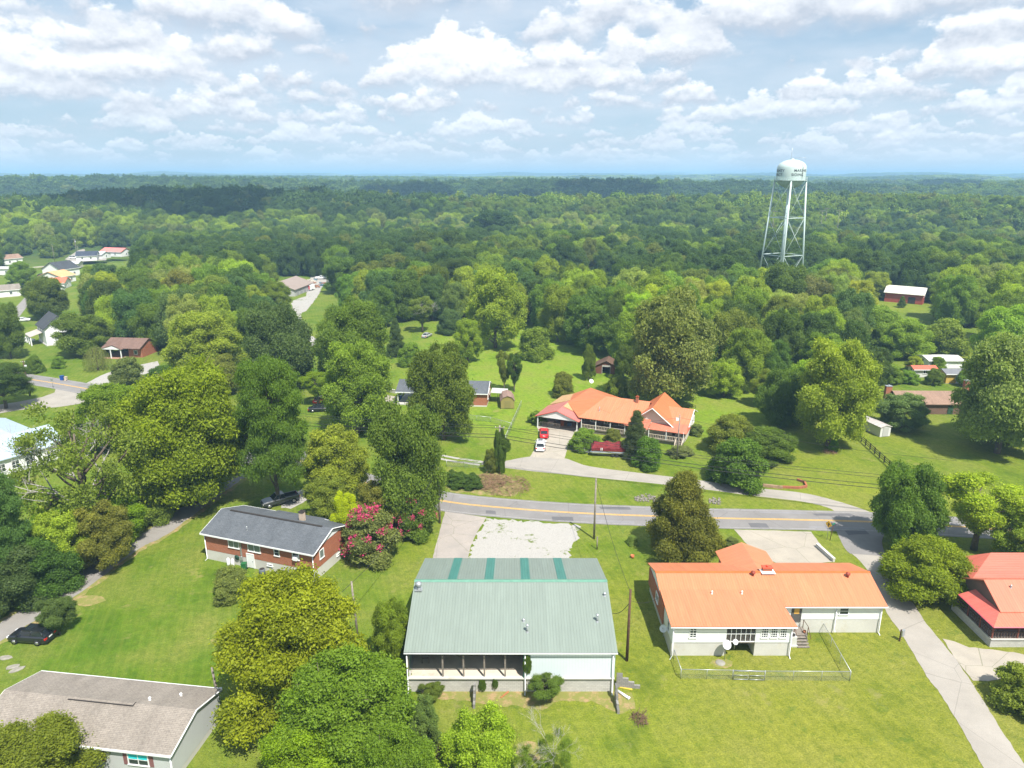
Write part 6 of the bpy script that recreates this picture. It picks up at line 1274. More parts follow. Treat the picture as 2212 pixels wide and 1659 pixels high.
TB = [
 # near and middle trees, outline (x0,x1,top,bottom or None,height), kind, tint, label
 (262, 535, 790, 1078, None, 'mapleA', 'yolive', 'largest yellow-green billowy tree over the lane at the left', {}),
 (35, 320, 868, 1165, None, 'dying', 'olive', 'half-dead spreading oak with bare grey branches by the blue roof', {'dead': bareA, 'name': 'dying_oak'}),
 (160, 330, 830, 1000, 12, 'mapleB', 'yolive', 'yellow-olive tree touching the left side of the largest yellow-green tree', {}),
 (-100, 50, 1020, 1250, None, 'pine', 'teal', 'bluish pine at the left border in front of the blue-roofed house', {'name': 'pine_tree'}),
 (55, 190, 1105, 1275, 9, 'ashA', 'lime', 'yellow-green loose tree between the pines and the hedge bank', {}),
 (150, 280, 1085, 1230, 9, 'ashA', 'olive', 'olive tree below the half-dead oak', {}),
 (505, 662, 778, 1035, None, 'pine', 'mid', 'tall dark green pine with a visible forked trunk beside the lane junction', {'name': 'pine_tree'}),
 (648, 795, 922, 1115, 12, 'ashA', 'lime', 'light green airy tree left of the round dark green tree', {}),
 (795, 968, 874, 1125, None, 'oakA', 'mid', 'round full dark green tree left of the tall roadside pole', {}),
 (655, 760, 1030, 1150, 7, 'ashA', 'bright', 'low bright green tree over the gravel drive of the pickup', {}),
 (716, 776, 1064, 1165, 8, 'ashA', 'gold', 'small golden yellow tree above the crepe myrtle', {}),
 (760, 870, 1040, 1180, 8, 'ashA', 'olive', 'feathery olive tree between the golden tree and roadside pole', {}),
 (722, 872, 1092, 1212, None, 'shrubB', 'crepe', 'wide crepe myrtle with pink blossoms at the end of the brick house', {'blossom': True, 'name': 'crepe_myrtle'}),
 (840, 948, 1064, 1160, None, 'shrubB', 'mid', 'crepe myrtle with bright pink clusters beside the roadside pole', {'blossom': True, 'name': 'crepe_myrtle'}),
 (468, 790, 1232, 1545, None, 'mapleB', 'mapl', 'big golden-green maple in front of the brick house', {}),
 (803, 890, 1298, 1432, None, 'oakC', 'bright', 'medium green tree at the left side of the green roof', {}),
 (602, 905, 1388, 1680, None, 'walnut', 'maple2', 'large feathery green walnut below the golden-green maple', {}),
 (560, 780, 1520, 1740, None, 'walnut', 'yolive', 'olive walnut at the bottom edge below the golden-green maple', {}),
 (760, 960, 1560, 1760, 9, 'walnut', 'maple2', 'walnut tree at the bottom edge left of the twiggy pile', {}),
 (870, 955, 1505, 1640, 6, 'ashA', 'grey', 'grey-green soft tree right of the large feathery walnut', {}),
 (955, 1125, 1520, 1760, 8, 'ashA', 'lime', 'lime green feathery sapling at the bottom edge right of the twiggy pile', {}),
 (800, 985, 1605, 1760, 6, 'shrubB', 'lime', 'low lime green bush cut by the bottom edge', {'cat': 'bush', 'name': 'bush'}),
 (-110, 190, 1535, 1800, None, 'mapleA', 'maple2', 'green maple crown overlapping the mobile home at bottom left', {}),
 (455, 545, 1222, 1298, None, 'shrubA', 'brown', 'brownish purple rounded shrub at the basement wall of the brick house', {'cat': 'shrub', 'name': 'shrub'}),
 (80, 160, 1288, 1372, None, 'ashB', 'teal', 'small leafy tree beside the parked black SUV', {}),
 (1392, 1557, 1020, 1204, None, 'cone', (.150, .185, .028), 'cone-shaped magnolia with bronze-green leaves by the road', {'name': 'magnolia_tree'}),
 (1522, 1640, 893, 1020, 6.8, 'oakD', 'olive', 'olive green tree on the left of the roadside clump', {}),
 (1590, 1724, 920, 1058, 5.6, 'oakD', 'mid', 'wide round green tree on the right of the roadside clump', {}),
 (1530, 1660, 945, 1052, None, 'shrubB', 'mid', 'low spreading tree at the front of the roadside clump', {}),
 (1345, 1402, 888, 990, None, 'spruce', 'blue', 'dark conical evergreen in front of the hill house porch', {'name': 'evergreen_tree'}),
 (1368, 1436, 945, 1012, None, 'shrubA', 'mid', 'rounded leafy shrub at the foot of the conical evergreen', {'cat': 'shrub', 'name': 'shrub'}),
 (1228, 1296, 925, 972, None, 'shrubB', 'bright', 'spreading flower bed shrub beside the hill house driveway', {'cat': 'shrub', 'name': 'shrub'}),
 (1305, 1345, 926, 955, None, 'shrubA', 'olive', 'small olive shrub behind the covered boat', {'cat': 'shrub', 'name': 'shrub'}),
 (883, 1030, 748, 938, None, 'oakC', 'mid', 'broad green maple in front of the dark-roofed house', {}),
 (690, 842, 742, 925, None, 'ashA', 'bright', 'light green willow oak with twin tops left of the broad maple', {}),
 (765, 835, 850, 930, 6, 'ashA', 'mid', 'small green tree under the light green willow oak', {}),
 (648, 720, 800, 905, 8, 'openA', 'yolive', 'thin yellow-olive tree right of the tall pine', {}),
 (1190, 1244, 805, 857, None, 'shrubA', 'olive', 'rounded shrub left of the hill house roof', {'cat': 'shrub', 'name': 'shrub'}),
 (1303, 1360, 810, 866, None, 'shrubB', 'bright', 'leafy round shrub behind the hill house ridge', {'cat': 'shrub', 'name': 'shrub'}),
 (1070, 1108, 758, 830, None, 'openA', 'olive', 'thin fruit tree on the left of two on the meadow', {}),
 (1092, 1130, 765, 832, None, 'openA', 'dark', 'thin fruit tree on the right of two on the meadow', {}),
 (1884, 2036, 1003, 1180, None, 'oakC', 'mid', 'dark green tree standing at the side road corner', {}),
 (2030, 2215, 1018, 1240, 11, 'openA', 'yell', 'bright yellow-green open tree beside the dark corner tree', {}),
 (2150, 2290, 1085, 1240, 8, 'ashA', 'lime', 'yellow-green tree cut by the right edge above the salmon roofs', {}),
 (1905, 2110, 1148, 1292, None, 'oakD', 'yolive', 'wide olive-green tree left of the salmon roofed house', {}),
 (2145, 2290, 1428, 1545, None, 'shrubB', 'bright', 'loose green bush at the bottom right border', {'cat': 'bush', 'name': 'bush'}),
 (2072, 2290, 715, 965, None, 'oakA', 'pale', 'large pale green tree over the right end of the brown ranch house', {}),
 (2100, 2250, 820, 980, 12, 'oakB', 'bright', 'green tree in front of the large pale one at the right edge', {}),
 (1895, 2010, 850, 925, None, 'ashA', 'grey', 'grey-green spreading tree before the brown ranch house', {}),
 (1718, 1890, 738, 950, None, 'ashA', 'lime', 'tall bright yellow-green tree at the lawn edge left of the white shed', {}),
 (1640, 1745, 800, 915, None, 'oakB', 'mid', 'rounded green tree on the wood edge, right of the hill house', {}),
 (1560, 1660, 710, 905, 15, 'oakC', 'bright', 'bright green tree on the wood edge behind the hill house', {}),
 (1345, 1545, 632, 862, None, 'oakA', 'brown', 'huge brownish-olive oak behind the hill house', {'name': 'oak_tree'}),
 (1525, 1650, 672, 890, 17, 'oakB', 'olive', 'olive oak just right of the huge brownish oak', {'name': 'oak_tree'}),
 (1570, 1660, 600, 760, 19, 'oakC', 'lime', 'yellow-green poplar rising behind the olive oak', {}),
 (1640, 1752, 572, 790, 21, 'oakC', 'mid', 'tall dark green tree at the foot of the water tower', {}),
 (1560, 1650, 575, 700, 17, 'oakA', 'bright', 'bright green tree hiding the left foot of the water tower', {}),
 (1740, 1860, 560, 690, 16, 'oakA', 'bright', 'bright green tree right of the tower foot', {}),
 (1740, 1850, 640, 760, 13, 'oakB', 'teal', 'bluish green tree right of the tall dark tower tree', {}),
 (1830, 1960, 660, 790, 12, 'oakD', 'bright', 'bright bushy tree below the red barn clearing on its left', {}),
 (1905, 2010, 690, 800, 11, 'oakD', 'lime', 'yellow-green bushy tree below the red barn', {}),
 (1985, 2090, 690, 790, 10, 'shrubA', 'bright', 'green bushy tree right of and below the red barn', {}),
 (2100, 2230, 600, 760, 15, 'ashA', 'maple2', 'golden-green feathery tree at the right border beyond the barn clearing', {}),
 (1995, 2062, 590, 680, 12, 'ashA', 'bright', 'light green tree immediately right of the red barn', {}),
 (1860, 1925, 588, 650, 11, 'oakB', 'lime', 'yellow-green tree immediately left of the red barn roof', {}),
 (1750, 1850, 740, 840, 12, 'ashA', 'lime', 'small yellow-green tree behind the tall bright lawn edge tree', {}),
 (1940, 1958, 640, 668, 4.5, 'spruce', 'mid', 'small conical evergreen before the red barn wall', {'name': 'evergreen_tree'}),
 (1255, 1290, 745, 812, 9, 'oakD', 'mid', 'bushy tree touching the left side of the small old barn', {}),
 (1325, 1370, 745, 815, 9, 'oakC', 'mid', 'bushy tree touching the right side of the small old barn', {}),
 (1215, 1290, 640, 790, 15, 'oakC', 'mid', 'green tree at the wood edge left of the small old barn', {}),
 (1290, 1350, 650, 775, 15, 'oakB', 'dark', 'dark tree directly behind the small old barn', {}),
 (1130, 1230, 600, 730, 16, 'oakA', 'deep', 'very dark tree at the upper corner of the meadow', {}),
 (1005, 1135, 583, 740, None, 'ashA', 'lime', 'bright yellow-green tree at the top left corner of the meadow', {}),
 (1008, 1120, 455, 640, 26, 'oakC', 'deep', 'tallest dark tree rising above the wood in the centre', {}),
 (930, 1020, 500, 660, 22, 'oakB', 'dark', 'dark tree just left of the tallest one in the centre', {}),
 (880, 975, 500, 640, 21, 'oakA', 'dark', 'broad dark tree second left of the tallest one in the centre', {}),
 (940, 1030, 560, 700, 18, 'pine', 'deep', 'dark layered pine over the woodland track', {'name': 'pine_tree'}),
 (760, 862, 583, 680, 15, 'ashA', 'yolive', 'golden-olive tree right of the far gravel drive', {}),
 (820, 915, 590, 712, 15, 'oakB', 'olive', 'dull olive tree above the pink-flowering shrub', {}),
 (700, 790, 555, 690, 16, 'oakA', 'mid', 'green tree bordering the far gravel drive on its right', {}),
 (770, 880, 540, 640, 18, 'oakD', 'dark', 'dark rounded tree behind the golden-olive one', {}),
 (680, 835, 652, 840, None, 'mapleA', 'mid', 'dense dark green maple in the middle distance left of the meadow', {}),
 (520, 678, 658, 830, None, 'oakB', 'blue', 'dark bluish round tree left of the dense maple', {}),
 (355, 522, 675, 812, None, 'mapleB', 'lime', 'bright yellow-green maple in the left middle distance', {}),
 (556, 628, 610, 690, 12, 'mapleA', 'maple2', 'golden-green tree in front of the long workshop', {}),
 (835, 874, 690, 770, None, 'spruce', 'blue', 'small dark conical evergreen near the meadow', {'name': 'evergreen_tree'}),
 (880, 942, 640, 758, 12, 'openA', 'olive', 'ragged olive tree with pale dead limbs above the meadow', {'dead': bareA}),
 (940, 1005, 668, 745, 8, 'oakD', 'teal', 'low bluish green tree below the woodland track', {}),
 (978, 1042, 690, 775, None, 'ashA', 'lime', 'small yellow-green tree on the left meadow margin', {}),
 (1112, 1196, 706, 775, None, 'shrubA', 'bright', 'clump of bright green bushes at the top of the meadow', {'cat': 'bush', 'name': 'bush'}),
 (860, 916, 740, 790, None, 'shrubB', 'bright', 'round green bush on the left lawn of the meadow', {'cat': 'bush', 'name': 'bush'}),
 (300, 400, 790, 860, 8, 'oakD', 'dark', 'dark green tree behind the yellow-olive canopy on its left', {}),
 (420, 520, 770, 850, 9, 'oakA', 'olive', 'olive tree peeping over the largest yellow-green tree', {}),
 (600, 660, 770, 850, 8, 'oakD', 'mid', 'small round tree behind the tall pine', {}),
 (120, 235, 678, 790, 12, 'oakA', 'mid', 'round green tree right of the two-storey white house', {}),
 (-25, 48, 655, 765, None, 'oakC', 'mid', 'dark green lawn tree at the left edge left of the two-storey house', {}),
 (50, 140, 600, 735, 15, 'oakB', 'mid', 'green tree between the village and the two-storey house', {}),
 (14, 75, 566, 640, 12, 'oakD', 'bright', 'pale rounded tree in the village left of the tan roof', {}),
 (285, 378, 655, 790, 14, 'oakA', 'mid', 'green tree right of the brownish red roof', {}),
 (178, 238, 746, 800, None, 'willow', 'pale', 'weeping willow on the lawn beside the carport posts', {'name': 'weeping_willow'}),
 (52, 92, 768, 806, None, 'shrubA', 'mid', 'round dark bush beside the transformer pole', {'cat': 'bush', 'name': 'bush'}),
 (110, 142, 770, 795, None, 'shrubB', 'bright', 'small hedge bush left of the weeping willow', {'cat': 'bush', 'name': 'bush'}),
 (240, 310, 772, 830, None, 'shrubB', 'brown', 'dark reddish shrub at the end of the left driveway', {'cat': 'shrub', 'name': 'shrub'}),
 (-60, 62, 785, 905, 10, 'pine', 'dark', 'dark pine standing at the left edge by the road junction', {'name': 'pine_tree'}),
 (185, 225, 838, 872, None, 'shrubB', 'brown', 'small reddish tree by the yellow road line', {}),
 (1352, 1380, 1154, 1177, None, 'shrubA', 'pale', 'little white-flowering bush on the lawn left of the magnolia', {'cat': 'bush', 'name': 'bush'}),
 (1562, 1602, 1158, 1186, None, 'shrubB', 'brown', 'small brownish shrub right of the magnolia', {'cat': 'shrub', 'name': 'shrub'}),
 (1138, 1222, 1456, 1515, None, 'openA', 'mid', 'weedy bush against the block wall under the pale siding', {'cat': 'bush', 'name': 'bush'}),
 (905, 960, 1478, 1512, None, 'ashB', 'mid', 'weeds at the left end of the block wall', {'cat': 'bush', 'name': 'bush'}),
 (1138, 1182, 888, 915, None, 'shrubB', 'bright', 'low green bush right of the garden shed fence', {'cat': 'bush', 'name': 'bush'}),
 (1940, 1985, 800, 832, 3.2, 'shrubB', 'bright', 'bush at the left end of the long red-roofed shed', {'cat': 'bush', 'name': 'bush'}),
 (1998, 2040, 796, 835, 4, 'oakD', 'mid', 'small round tree between the red-roofed and yellow sheds', {}),
 (2010, 2045, 770, 795, 3.5, 'shrubA', 'bright', 'bush hiding the front of the whitish-roofed outbuilding', {'cat': 'bush', 'name': 'bush'}),
 (1955, 1998, 770, 796, 4, 'shrubB', 'lime', 'yellow-green bush left of the whitish-roofed outbuilding', {'cat': 'bush', 'name': 'bush'}),
 (1900, 1950, 790, 840, 4.5, 'oakD', 'bright', 'bushy tree beyond the left chimney of the ranch house', {}),
 (2070, 2105, 800, 838, 4, 'oakB', 'bright', 'bushy tree at the right side of the yellow shed', {}),
 (1440, 1500, 960, 990, 1.6, 'shrubB', 'grey', 'low grey-green shrub at the porch stairs', {'cat': 'shrub', 'name': 'shrub'}),
 (1486, 1522, 915, 950, 2.2, 'shrubB', 'brown', 'reddish shrub along the right wall of the hill house', {'cat': 'shrub', 'name': 'shrub'}),
]
for (x0, x1, yt, yb, H, kind, tint, lab, ex) in TB:
    ex = dict(ex); cl = {'pine': .26, 'openA': .22, 'ashB': .08, 'cone': .015, 'spruce': .015, 'shrubA': .005, 'shrubB': .005, 'willow': .01}.get(kind, .09)
    X_, Y_, a_, top_, bot_ = solve(x0, x1, yt, yb if H is None else None, H, cl)
    tree(kind, tint, lab, X_, Y_, a_, top_, bot_, cat=ex.pop('cat', 'tree'), name=ex.pop('name', 'broadleaf_tree'), **ex)
# hedge bank along the narrow lane: overlapping thicket trees
rj = random.Random(9)
hb_ = PX([(470, 1068), (420, 1085), (370, 1110), (325, 1140), (285, 1160), (240, 1195), (195, 1225), (145, 1262), (95, 1292), (45, 1325), (-5, 1352)])
for i, p_ in enumerate(hb_):
    ords = ['first', 'second', 'third', 'fourth', 'fifth', 'sixth', 'seventh', 'eighth', 'ninth', 'tenth', 'eleventh'][i]
    tree(['shrubA', 'oakD', 'shrubB'][i % 3], ['dark', 'mid', 'mid', 'dark'][i % 4], ords+' dark thicket bush down the narrow lane, counted from the road junction', p_.x-3.1, p_.y+4.3, rj.uniform(2.5, 3.2), rj.uniform(4.5, 6.5), 0, cat='thicket bush', name='thicket_bush', group='thicket bushes along the narrow lane')
for i, (x, y, s_, tn) in enumerate([(120, 1225, 4.2, 'dark'), (215, 1170, 4.5, 'yolive'), (40, 1290, 5, 'dark'), (300, 1120, 4.5, 'olive'), (190, 1110, 3.5, 'lime'), (365, 1075, 4, 'dark'), (-30, 1320, 5, 'blue'), (110, 1160, 4, 'yell')]):
    p_ = P(x, y+30); tree(['oakA', 'ashA', 'oakD'][i % 3], tn, ['dark bush low in the left thicket', 'olive thicket tree below the dead oak branches', 'dark bush in the thicket near the left border', 'olive bush behind the lane hedge near the big yellow-green tree', 'lime green bush inside the thicket', 'dark bush under the big yellow-green tree', 'bluish bush at the left border of the thicket', 'yellow bush in the middle of the left thicket'][i], p_.x, p_.y+4, s_, s_*1.5, 0, cat='bush', name='bush')
for i, (x, zz, w_, h_, lb) in enumerate([(-3.0, .2, .45, 1.4, ''), (-1.7, .5, .35, 1.2, ''), (1.5, 2.2, .5, 2.4, '')]):
    c = bpy.data.objects.new('vine', ARCH['ashA'][0]); COL.objects.link(c); c.parent = bpy.data.objects['metal_building']; c.location = (x, -.2, zz); c.scale = (w_/5.6, .04, h_/10.5); c.color = (*COLR['mid'], 1)
# vines on the pole, and twig heaps
c = bpy.data.objects.new('vine', ARCH['oakC'][0]); COL.objects.link(c); c.parent = vp; c.scale = (.20, .20, .82); c.color = (*COLR['mid'], 1)
c = bpy.data.objects.new('vine', ARCH['ashA'][0]); COL.objects.link(c); c.parent = vp; c.location = (-1.6, 0, .2); c.scale = (.26, .2, .42); c.color = (*COLR['olive'], 1)
c = bpy.data.objects.new('vine', ARCH['ashA'][0]); COL.objects.link(c); c.parent = vp; c.location = (.9, -.2, 4.0); c.scale = (.2, .16, .25); c.color = (*COLR['mid'], 1)
# slender half bare tree in front of the workshop
for i, (bx, by, s_, lb) in enumerate([(1195, 1668, 1.0, 'slender pale bare tree reaching up before the workshop, right one'), (1120, 1700, .8, 'slender pale bare tree at the bottom edge, left one')]):
    p_ = P(bx, by); t = thing('bare_tree', lb, 'tree', (p_.x, p_.y-1, 0), i*2.); q = bpy.data.objects.new('trunk', bareB); COL.objects.link(q); q.parent = t; q.scale = (.6*s_, .6*s_, .5*s_)
    q = bpy.data.objects.new('crown', ARCH['dying'][0]); COL.objects.link(q); q.parent = t; q.scale = (.34, .34, .50); q.location = (.2, 0, .2); q.color = (*COLR['bright'], 1)
def twig_pile(label, px, n, rad, h, mat):
    p_ = P(*px); t = thing('twig_pile', label, 'brush pile', p_); mb = MB(); rj = random.Random(n)
    for k in range(n):
        a = rj.random()*6.28; r_ = rad*math.sqrt(rj.random()); c_ = Vector((r_*math.cos(a), r_*math.sin(a), h*rj.random()*(1-r_/rad*.8))); d_ = Vector((rj.gauss(0, 1), rj.gauss(0, 1), rj.gauss(0, .35))).normalized()*rj.uniform(.3, .9); mb.tube([c_-d_, c_+Vector((0, 0, .1)), c_+d_], [.03, .025, .01], 4)
    mb.build('twigs', mat, t)
brt = plain('dead_brush', (.24, .15, .09), .95, var=.4)
twig_pile('heap of brown dead brush at the bottom edge', (975, 1638), 260, 1.5, 1.2, plain('dark_brush', (.13, .08, .05), .95)); twig_pile('brown cut brush heap on the bank under the vine-covered pole', (1092, 1050), 420, 4.2, 1.3, brt); twig_pile('low brown brush heap left of the vine-covered pole', (1052, 1042), 300, 3.2, 1.0, brt)
twig_pile('small dark twig tuft on the lawn right of the workshop', (1380, 1555), 50, .8, .3, plain('dark_brush', (.13, .08, .05), .95)); twig_pile('brown brush pile at the wood edge beside the lawn', (1890/1.27+610, 870), 160, 3, 1, brt)
twig_pile('log heap with a thin upright shrub on the right lawn', (1845/1.03, 978), 60, 1.2, .5, brt)
tree('spruce', 'yolive', 'thin upright shrub growing from the log heap on the right lawn', P(1800, 975).x, P(1800, 975).y, .9, 3.4, 0, cat='shrub', name='shrub')
for i, (x, y, w_) in enumerate([(992, 1048, 2.3), (1018, 1050, 2.2), (975, 1043, 2.0)]):
    p_ = P(x, y); tree('shrubB', 'dark', ['middle', 'right', 'left'][i]+' dark hedge shrub of the three on the road bank by the tall grey pole', p_.x, p_.y, w_, 2.0, 0, cat='shrub', name='shrub', group='hedge shrubs on the road bank')
# ------------------------------------------------------------------ forest
KEEP = [(1640, 470, 1748, 580, 320), (1898, 608, 2004, 656, 294), (1998, 640, 2112, 692, 240), (600, 584, 716, 664, 345), (630, 600, 704, 690, 240), (0, 540, 162, 640, 480), (150, 533, 275, 574, 520),  (925, 655, 985, 673, 240), (840, 700, 1345, 990, 190), (60, 640, 130, 760, 205), (220, 725, 300, 775, 195),
        (1940, 838, 2130, 900, 170), (1960, 762, 2095, 826, 195), (1150, 838, 1505, 990, 158), (1884, 895, 1932, 946, 150), (645, 690, 700, 760, 200), (0, 745, 330, 900, 170)]
def inpoly(x, y, pl):
    r = False; j = len(pl)-1
    for i in range(len(pl)):
        if (pl[i][1] > y) != (pl[j][1] > y) and x < (pl[j][0]-pl[i][0])*(y-pl[i][1])/(pl[j][1]-pl[i][1])+pl[i][0]: r = not r
        j = i
    return r
FP1 = [(140, 800), (150, 640), (300, 590), (590, 600), (625, 690), (660, 760), (560, 790), (420, 800)]
FP2 = [(705, 700), (722, 600), (1100, 600), (1345, 690), (1345, 800), (1230, 770), (1120, 700), (1000, 690), (880, 720)]
FP3 = [(1345, 820), (1345, 600), (2600, 600), (2600, 840), (2210, 850), (2110, 800), (1940, 800), (1900, 860), (1875, 935), (1790, 925), (1690, 895), (1560, 862), (1470, 845)]
rj = random.Random(77); cand = []
y_ = 134.
while y_ < 660:
    s_ = 10.2 if y_ < 300 else 10.8
    x_ = -(1.75*y_+40)
    while x_ < 1.75*y_+40:
        X_, Y_ = x_+rj.uniform(-3.6, 3.6), y_+rj.uniform(-3.6, 3.6); x_ += s_
        px, py, d_ = proj((X_, Y_, 0))
        if Y_ < 365 and abs(X_) < .80*Y_+30 and not (inpoly(px, py, FP1) or inpoly(px, py, FP2) or inpoly(px, py, FP3)): continue
        if any((X_-a)**2+(Y_-b)**2 < (c*.8+2.5)**2 for a, b, c in PLACED[:130]): continue
        H_ = rj.uniform(12.5, 19) if Y_ > 178 else rj.uniform(8, 13); a_ = rj.uniform(5.0, 7.8)*(H_/16)**.5; zt = float(hz(X_, Y_)); pt = proj((X_, Y_, zt+H_)); pb = proj((X_, Y_, zt)); wpx = a_/pb[2]*FP
        bad = False
        for (kx0, ky0, kx1, ky1, ymax) in KEEP:
            if Y_ < ymax+2 and pt[0]+wpx > kx0 and pt[0]-wpx < kx1 and pt[1] < ky1 and pb[1]+2 > ky0: bad = True
        if bad: continue
        cand.append((math.hypot(X_, Y_), X_, Y_, a_, H_, zt))
    y_ += s_*.95
def forest_tint(X_, Y_, rj):
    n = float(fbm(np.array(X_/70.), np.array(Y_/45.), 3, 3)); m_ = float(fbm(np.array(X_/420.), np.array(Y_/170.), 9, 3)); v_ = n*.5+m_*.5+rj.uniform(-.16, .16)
    if Y_ > 600: m2 = float(fbm(np.array(X_/1300.), np.array(Y_/480.), 29, 3)); v_ = n*.15+m_*.30+m2*.55+rj.uniform(-.05, .05)-.01  # broad dark and light patches in the far tint imitate cloud shadow
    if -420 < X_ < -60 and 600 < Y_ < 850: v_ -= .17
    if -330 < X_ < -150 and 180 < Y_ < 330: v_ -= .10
    if v_ < .40: c = COLR['deep']
    elif v_ < .46: c = COLR['dark']
    elif v_ < .52: c = COLR['mid']
    elif v_ < .57: c = mul(COLR['bright'], .8)
    elif v_ < .63: c = mul(COLR['bright'], 1.05)
    else: c = COLR['lime'] if rj.random() < .5 else COLR['pale']
    c = (c[0]*1.36, c[1]*1.29, c[2]*1.12); u = rj.random()
    if u < .02: c = COLR['brown']
    elif u < (.08 if Y_ < 700 else .03): c = COLR['olive']
    elif u < .18: c = COLR['teal']
    elif u < .20: c = COLR['yolive']
    return c
cand.sort(); NEAR = 185
LM = [('the tower', 1690, 560), ('the red barn', 1955, 635), ('the long workshop', 640, 610), ('the old barn', 1308, 790), ('the meadow corner', 1090, 700), ('the huge brownish oak', 1450, 700), ('the tallest central tree', 1064, 520), ('the bright yellow-green maple', 440, 720), ('the brownish red roof', 255, 745), ('the village roofs', 150, 590), ('the dense dark maple', 760, 740), ('the dark bluish round tree', 600, 730), ('the right border', 2212, 700), ('the ranch house chimneys', 2000, 820), ('the white-roofed outbuilding', 2027, 770), ('the far gravel drive', 690, 640), ('the yellow-green poplar', 1615, 650)]
fill = []; KK = ['oakA', 'oakB', 'oakC', 'oakD', 'oakA', 'oakC', 'ashA', 'oakB', 'mapleA', 'walnut']
far = []
cand = [c_ for c_ in cand if not (abs(c_[1]) >= .80*c_[2]+30 and c_[2] < 205)]
for i, (d_, X_, Y_, a_, H_, zt) in enumerate(cand):
    px, py, dd = proj((X_, Y_, zt+H_*.6)); inv = -60 < px < 2272 and py < 1700
    if len(fill) < NEAR and inv: fill.append((X_, Y_, a_, H_, px, py))
    else: far.append((X_, Y_, a_, H_, zt))
labs = {}
def tone(c): 
    s_ = c[0]+c[1]
    if c in (COLR['brown'],): return 'brownish'
    if c == COLR['olive']: return 'olive'
    if c == COLR['teal']: return 'bluish'
    return 'dark green' if s_ < .14 else 'mid green' if s_ < .22 else 'light green' if s_ < .37 else 'yellow-green'
for (X_, Y_, a_, H_, px, py) in fill:
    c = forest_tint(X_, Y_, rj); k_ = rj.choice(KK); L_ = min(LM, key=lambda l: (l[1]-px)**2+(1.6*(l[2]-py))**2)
    dx, dy = px-L_[1], py-L_[2]; where = ('behind' if dy < 0 else 'in front of') if abs(dx) < 30 else ('left of' if dx < 0 else 'right of'); row = 'farther' if dy < -45 else 'nearer' if dy > 45 else 'middle'
    lab = f"{'tall' if H_ > 16 else 'low'} {tone(c)} tree in {row} wood {where} {L_[0]}"
    labs.setdefault(lab, []).append((px, (X_, Y_, a_, H_, c, k_)))
ORD = ['leftmost', 'second from left', 'third from left', 'fourth from left', 'fifth from left', 'sixth from left', 'seventh from left']
for lab, L_ in labs.items():
    L_.sort(key=lambda q: q[0])
    for i, (px, (X_, Y_, a_, H_, c, k_)) in enumerate(L_):
        l2 = lab if len(L_) == 1 else ORD[min(i, 6)]+' '+lab
        if len(l2.split()) > 16: l2 = l2.replace('the huge brownish oak', 'the big oak').replace('the dark bluish round tree', 'the bluish tree').replace('the bright yellow-green maple', 'the bright maple').replace('the tallest central tree', 'the tallest tree')
        tree(k_, c, l2, X_, Y_, a_, H_, H_*.10, name='forest_tree', cat='tree', group='forest trees in the near wood')
# the rest of the woods, far beyond counting: one object of scattered crowns
pts, scl, tin, idx, rot = [], [], [], [], []
rj = random.Random(5)
def addp(X_, Y_, a_, H_, zt, k, c):
    pts.append((X_, Y_, zt+H_*.04)); scl.append((a_/5., a_/5., H_*.96/10.)); tin.append(c); idx.append(k); rot.append((0, 0, rj.random()*6.28))
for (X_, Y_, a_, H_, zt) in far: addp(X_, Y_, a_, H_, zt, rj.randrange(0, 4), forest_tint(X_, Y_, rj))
d_ = 655.
while d_ < 9500:
    s_ = min(48., max(11.0, d_*.0125)); ang_ = -R(64)
    while ang_ < R(64):
        r_ = d_+rj.uniform(-.45, .45)*s_; a2 = ang_+rj.uniform(-.45, .45)*s_/d_; ang_ += s_/d_
        X_, Y_ = r_*math.sin(a2), r_*math.cos(a2); 
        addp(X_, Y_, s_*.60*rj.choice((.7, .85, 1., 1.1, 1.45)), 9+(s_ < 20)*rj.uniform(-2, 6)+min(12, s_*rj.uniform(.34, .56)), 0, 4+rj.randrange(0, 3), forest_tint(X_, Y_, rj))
    d_ += s_*.9
pa = np.array(pts); m0 = len(far); pa[m0:, 2] = hz(pa[m0:, 0], pa[m0:, 1]); print('woodland points', len(pa), 'things', len(THINGS))
lowres = []
for i in range(3):
    r = np.random.default_rng(90+i); c_, q_ = lobes_for(90+i, 14, (.40, .6), 'dome')
    me, _ = crown_mesh('woodland_crown_far', 90+i, nl=14, lr=(.36, .55), leaf=.62, n=1500, shape='dome', mat=leafi, clus=4); lowres.append(me)
src = bpy.data.collections.new('woodland_sources'); k_ = 0
for key in ('oakA', 'oakB', 'oakC', 'oakD'):
    me = ARCH[key][0].copy(); me.materials.clear(); me.materials.append(leafi); o = bpy.data.objects.new('a%d_crown' % k_, me); src.objects.link(o); k_ += 1
for me in lowres: o = bpy.data.objects.new('a%d_crown' % k_, me); src.objects.link(o); k_ += 1
me = bpy.data.meshes.new('woodland'); me.from_pydata(pa.tolist(), [], []); n = len(pa)
def att(nm, ty, dom, key, arr): a = me.attributes.new(nm, ty, dom); a.data.foreach_set(key, np.asarray(arr, np.float32 if ty != 'INT' else np.int32).ravel())
att('iscale', 'FLOAT_VECTOR', 'POINT', 'vector', scl); att('irot', 'FLOAT_VECTOR', 'POINT', 'vector', rot); att('kind_index', 'INT', 'POINT', 'value', idx)
att('tint', 'FLOAT_COLOR', 'POINT', 'color', [(*c, 1) for c in tin])
wo_ = bpy.data.objects.new('woodland', me); COL.objects.link(wo_); tag(wo_, 'mixed green woodland rolling to the horizon', None, None, 'stuff')
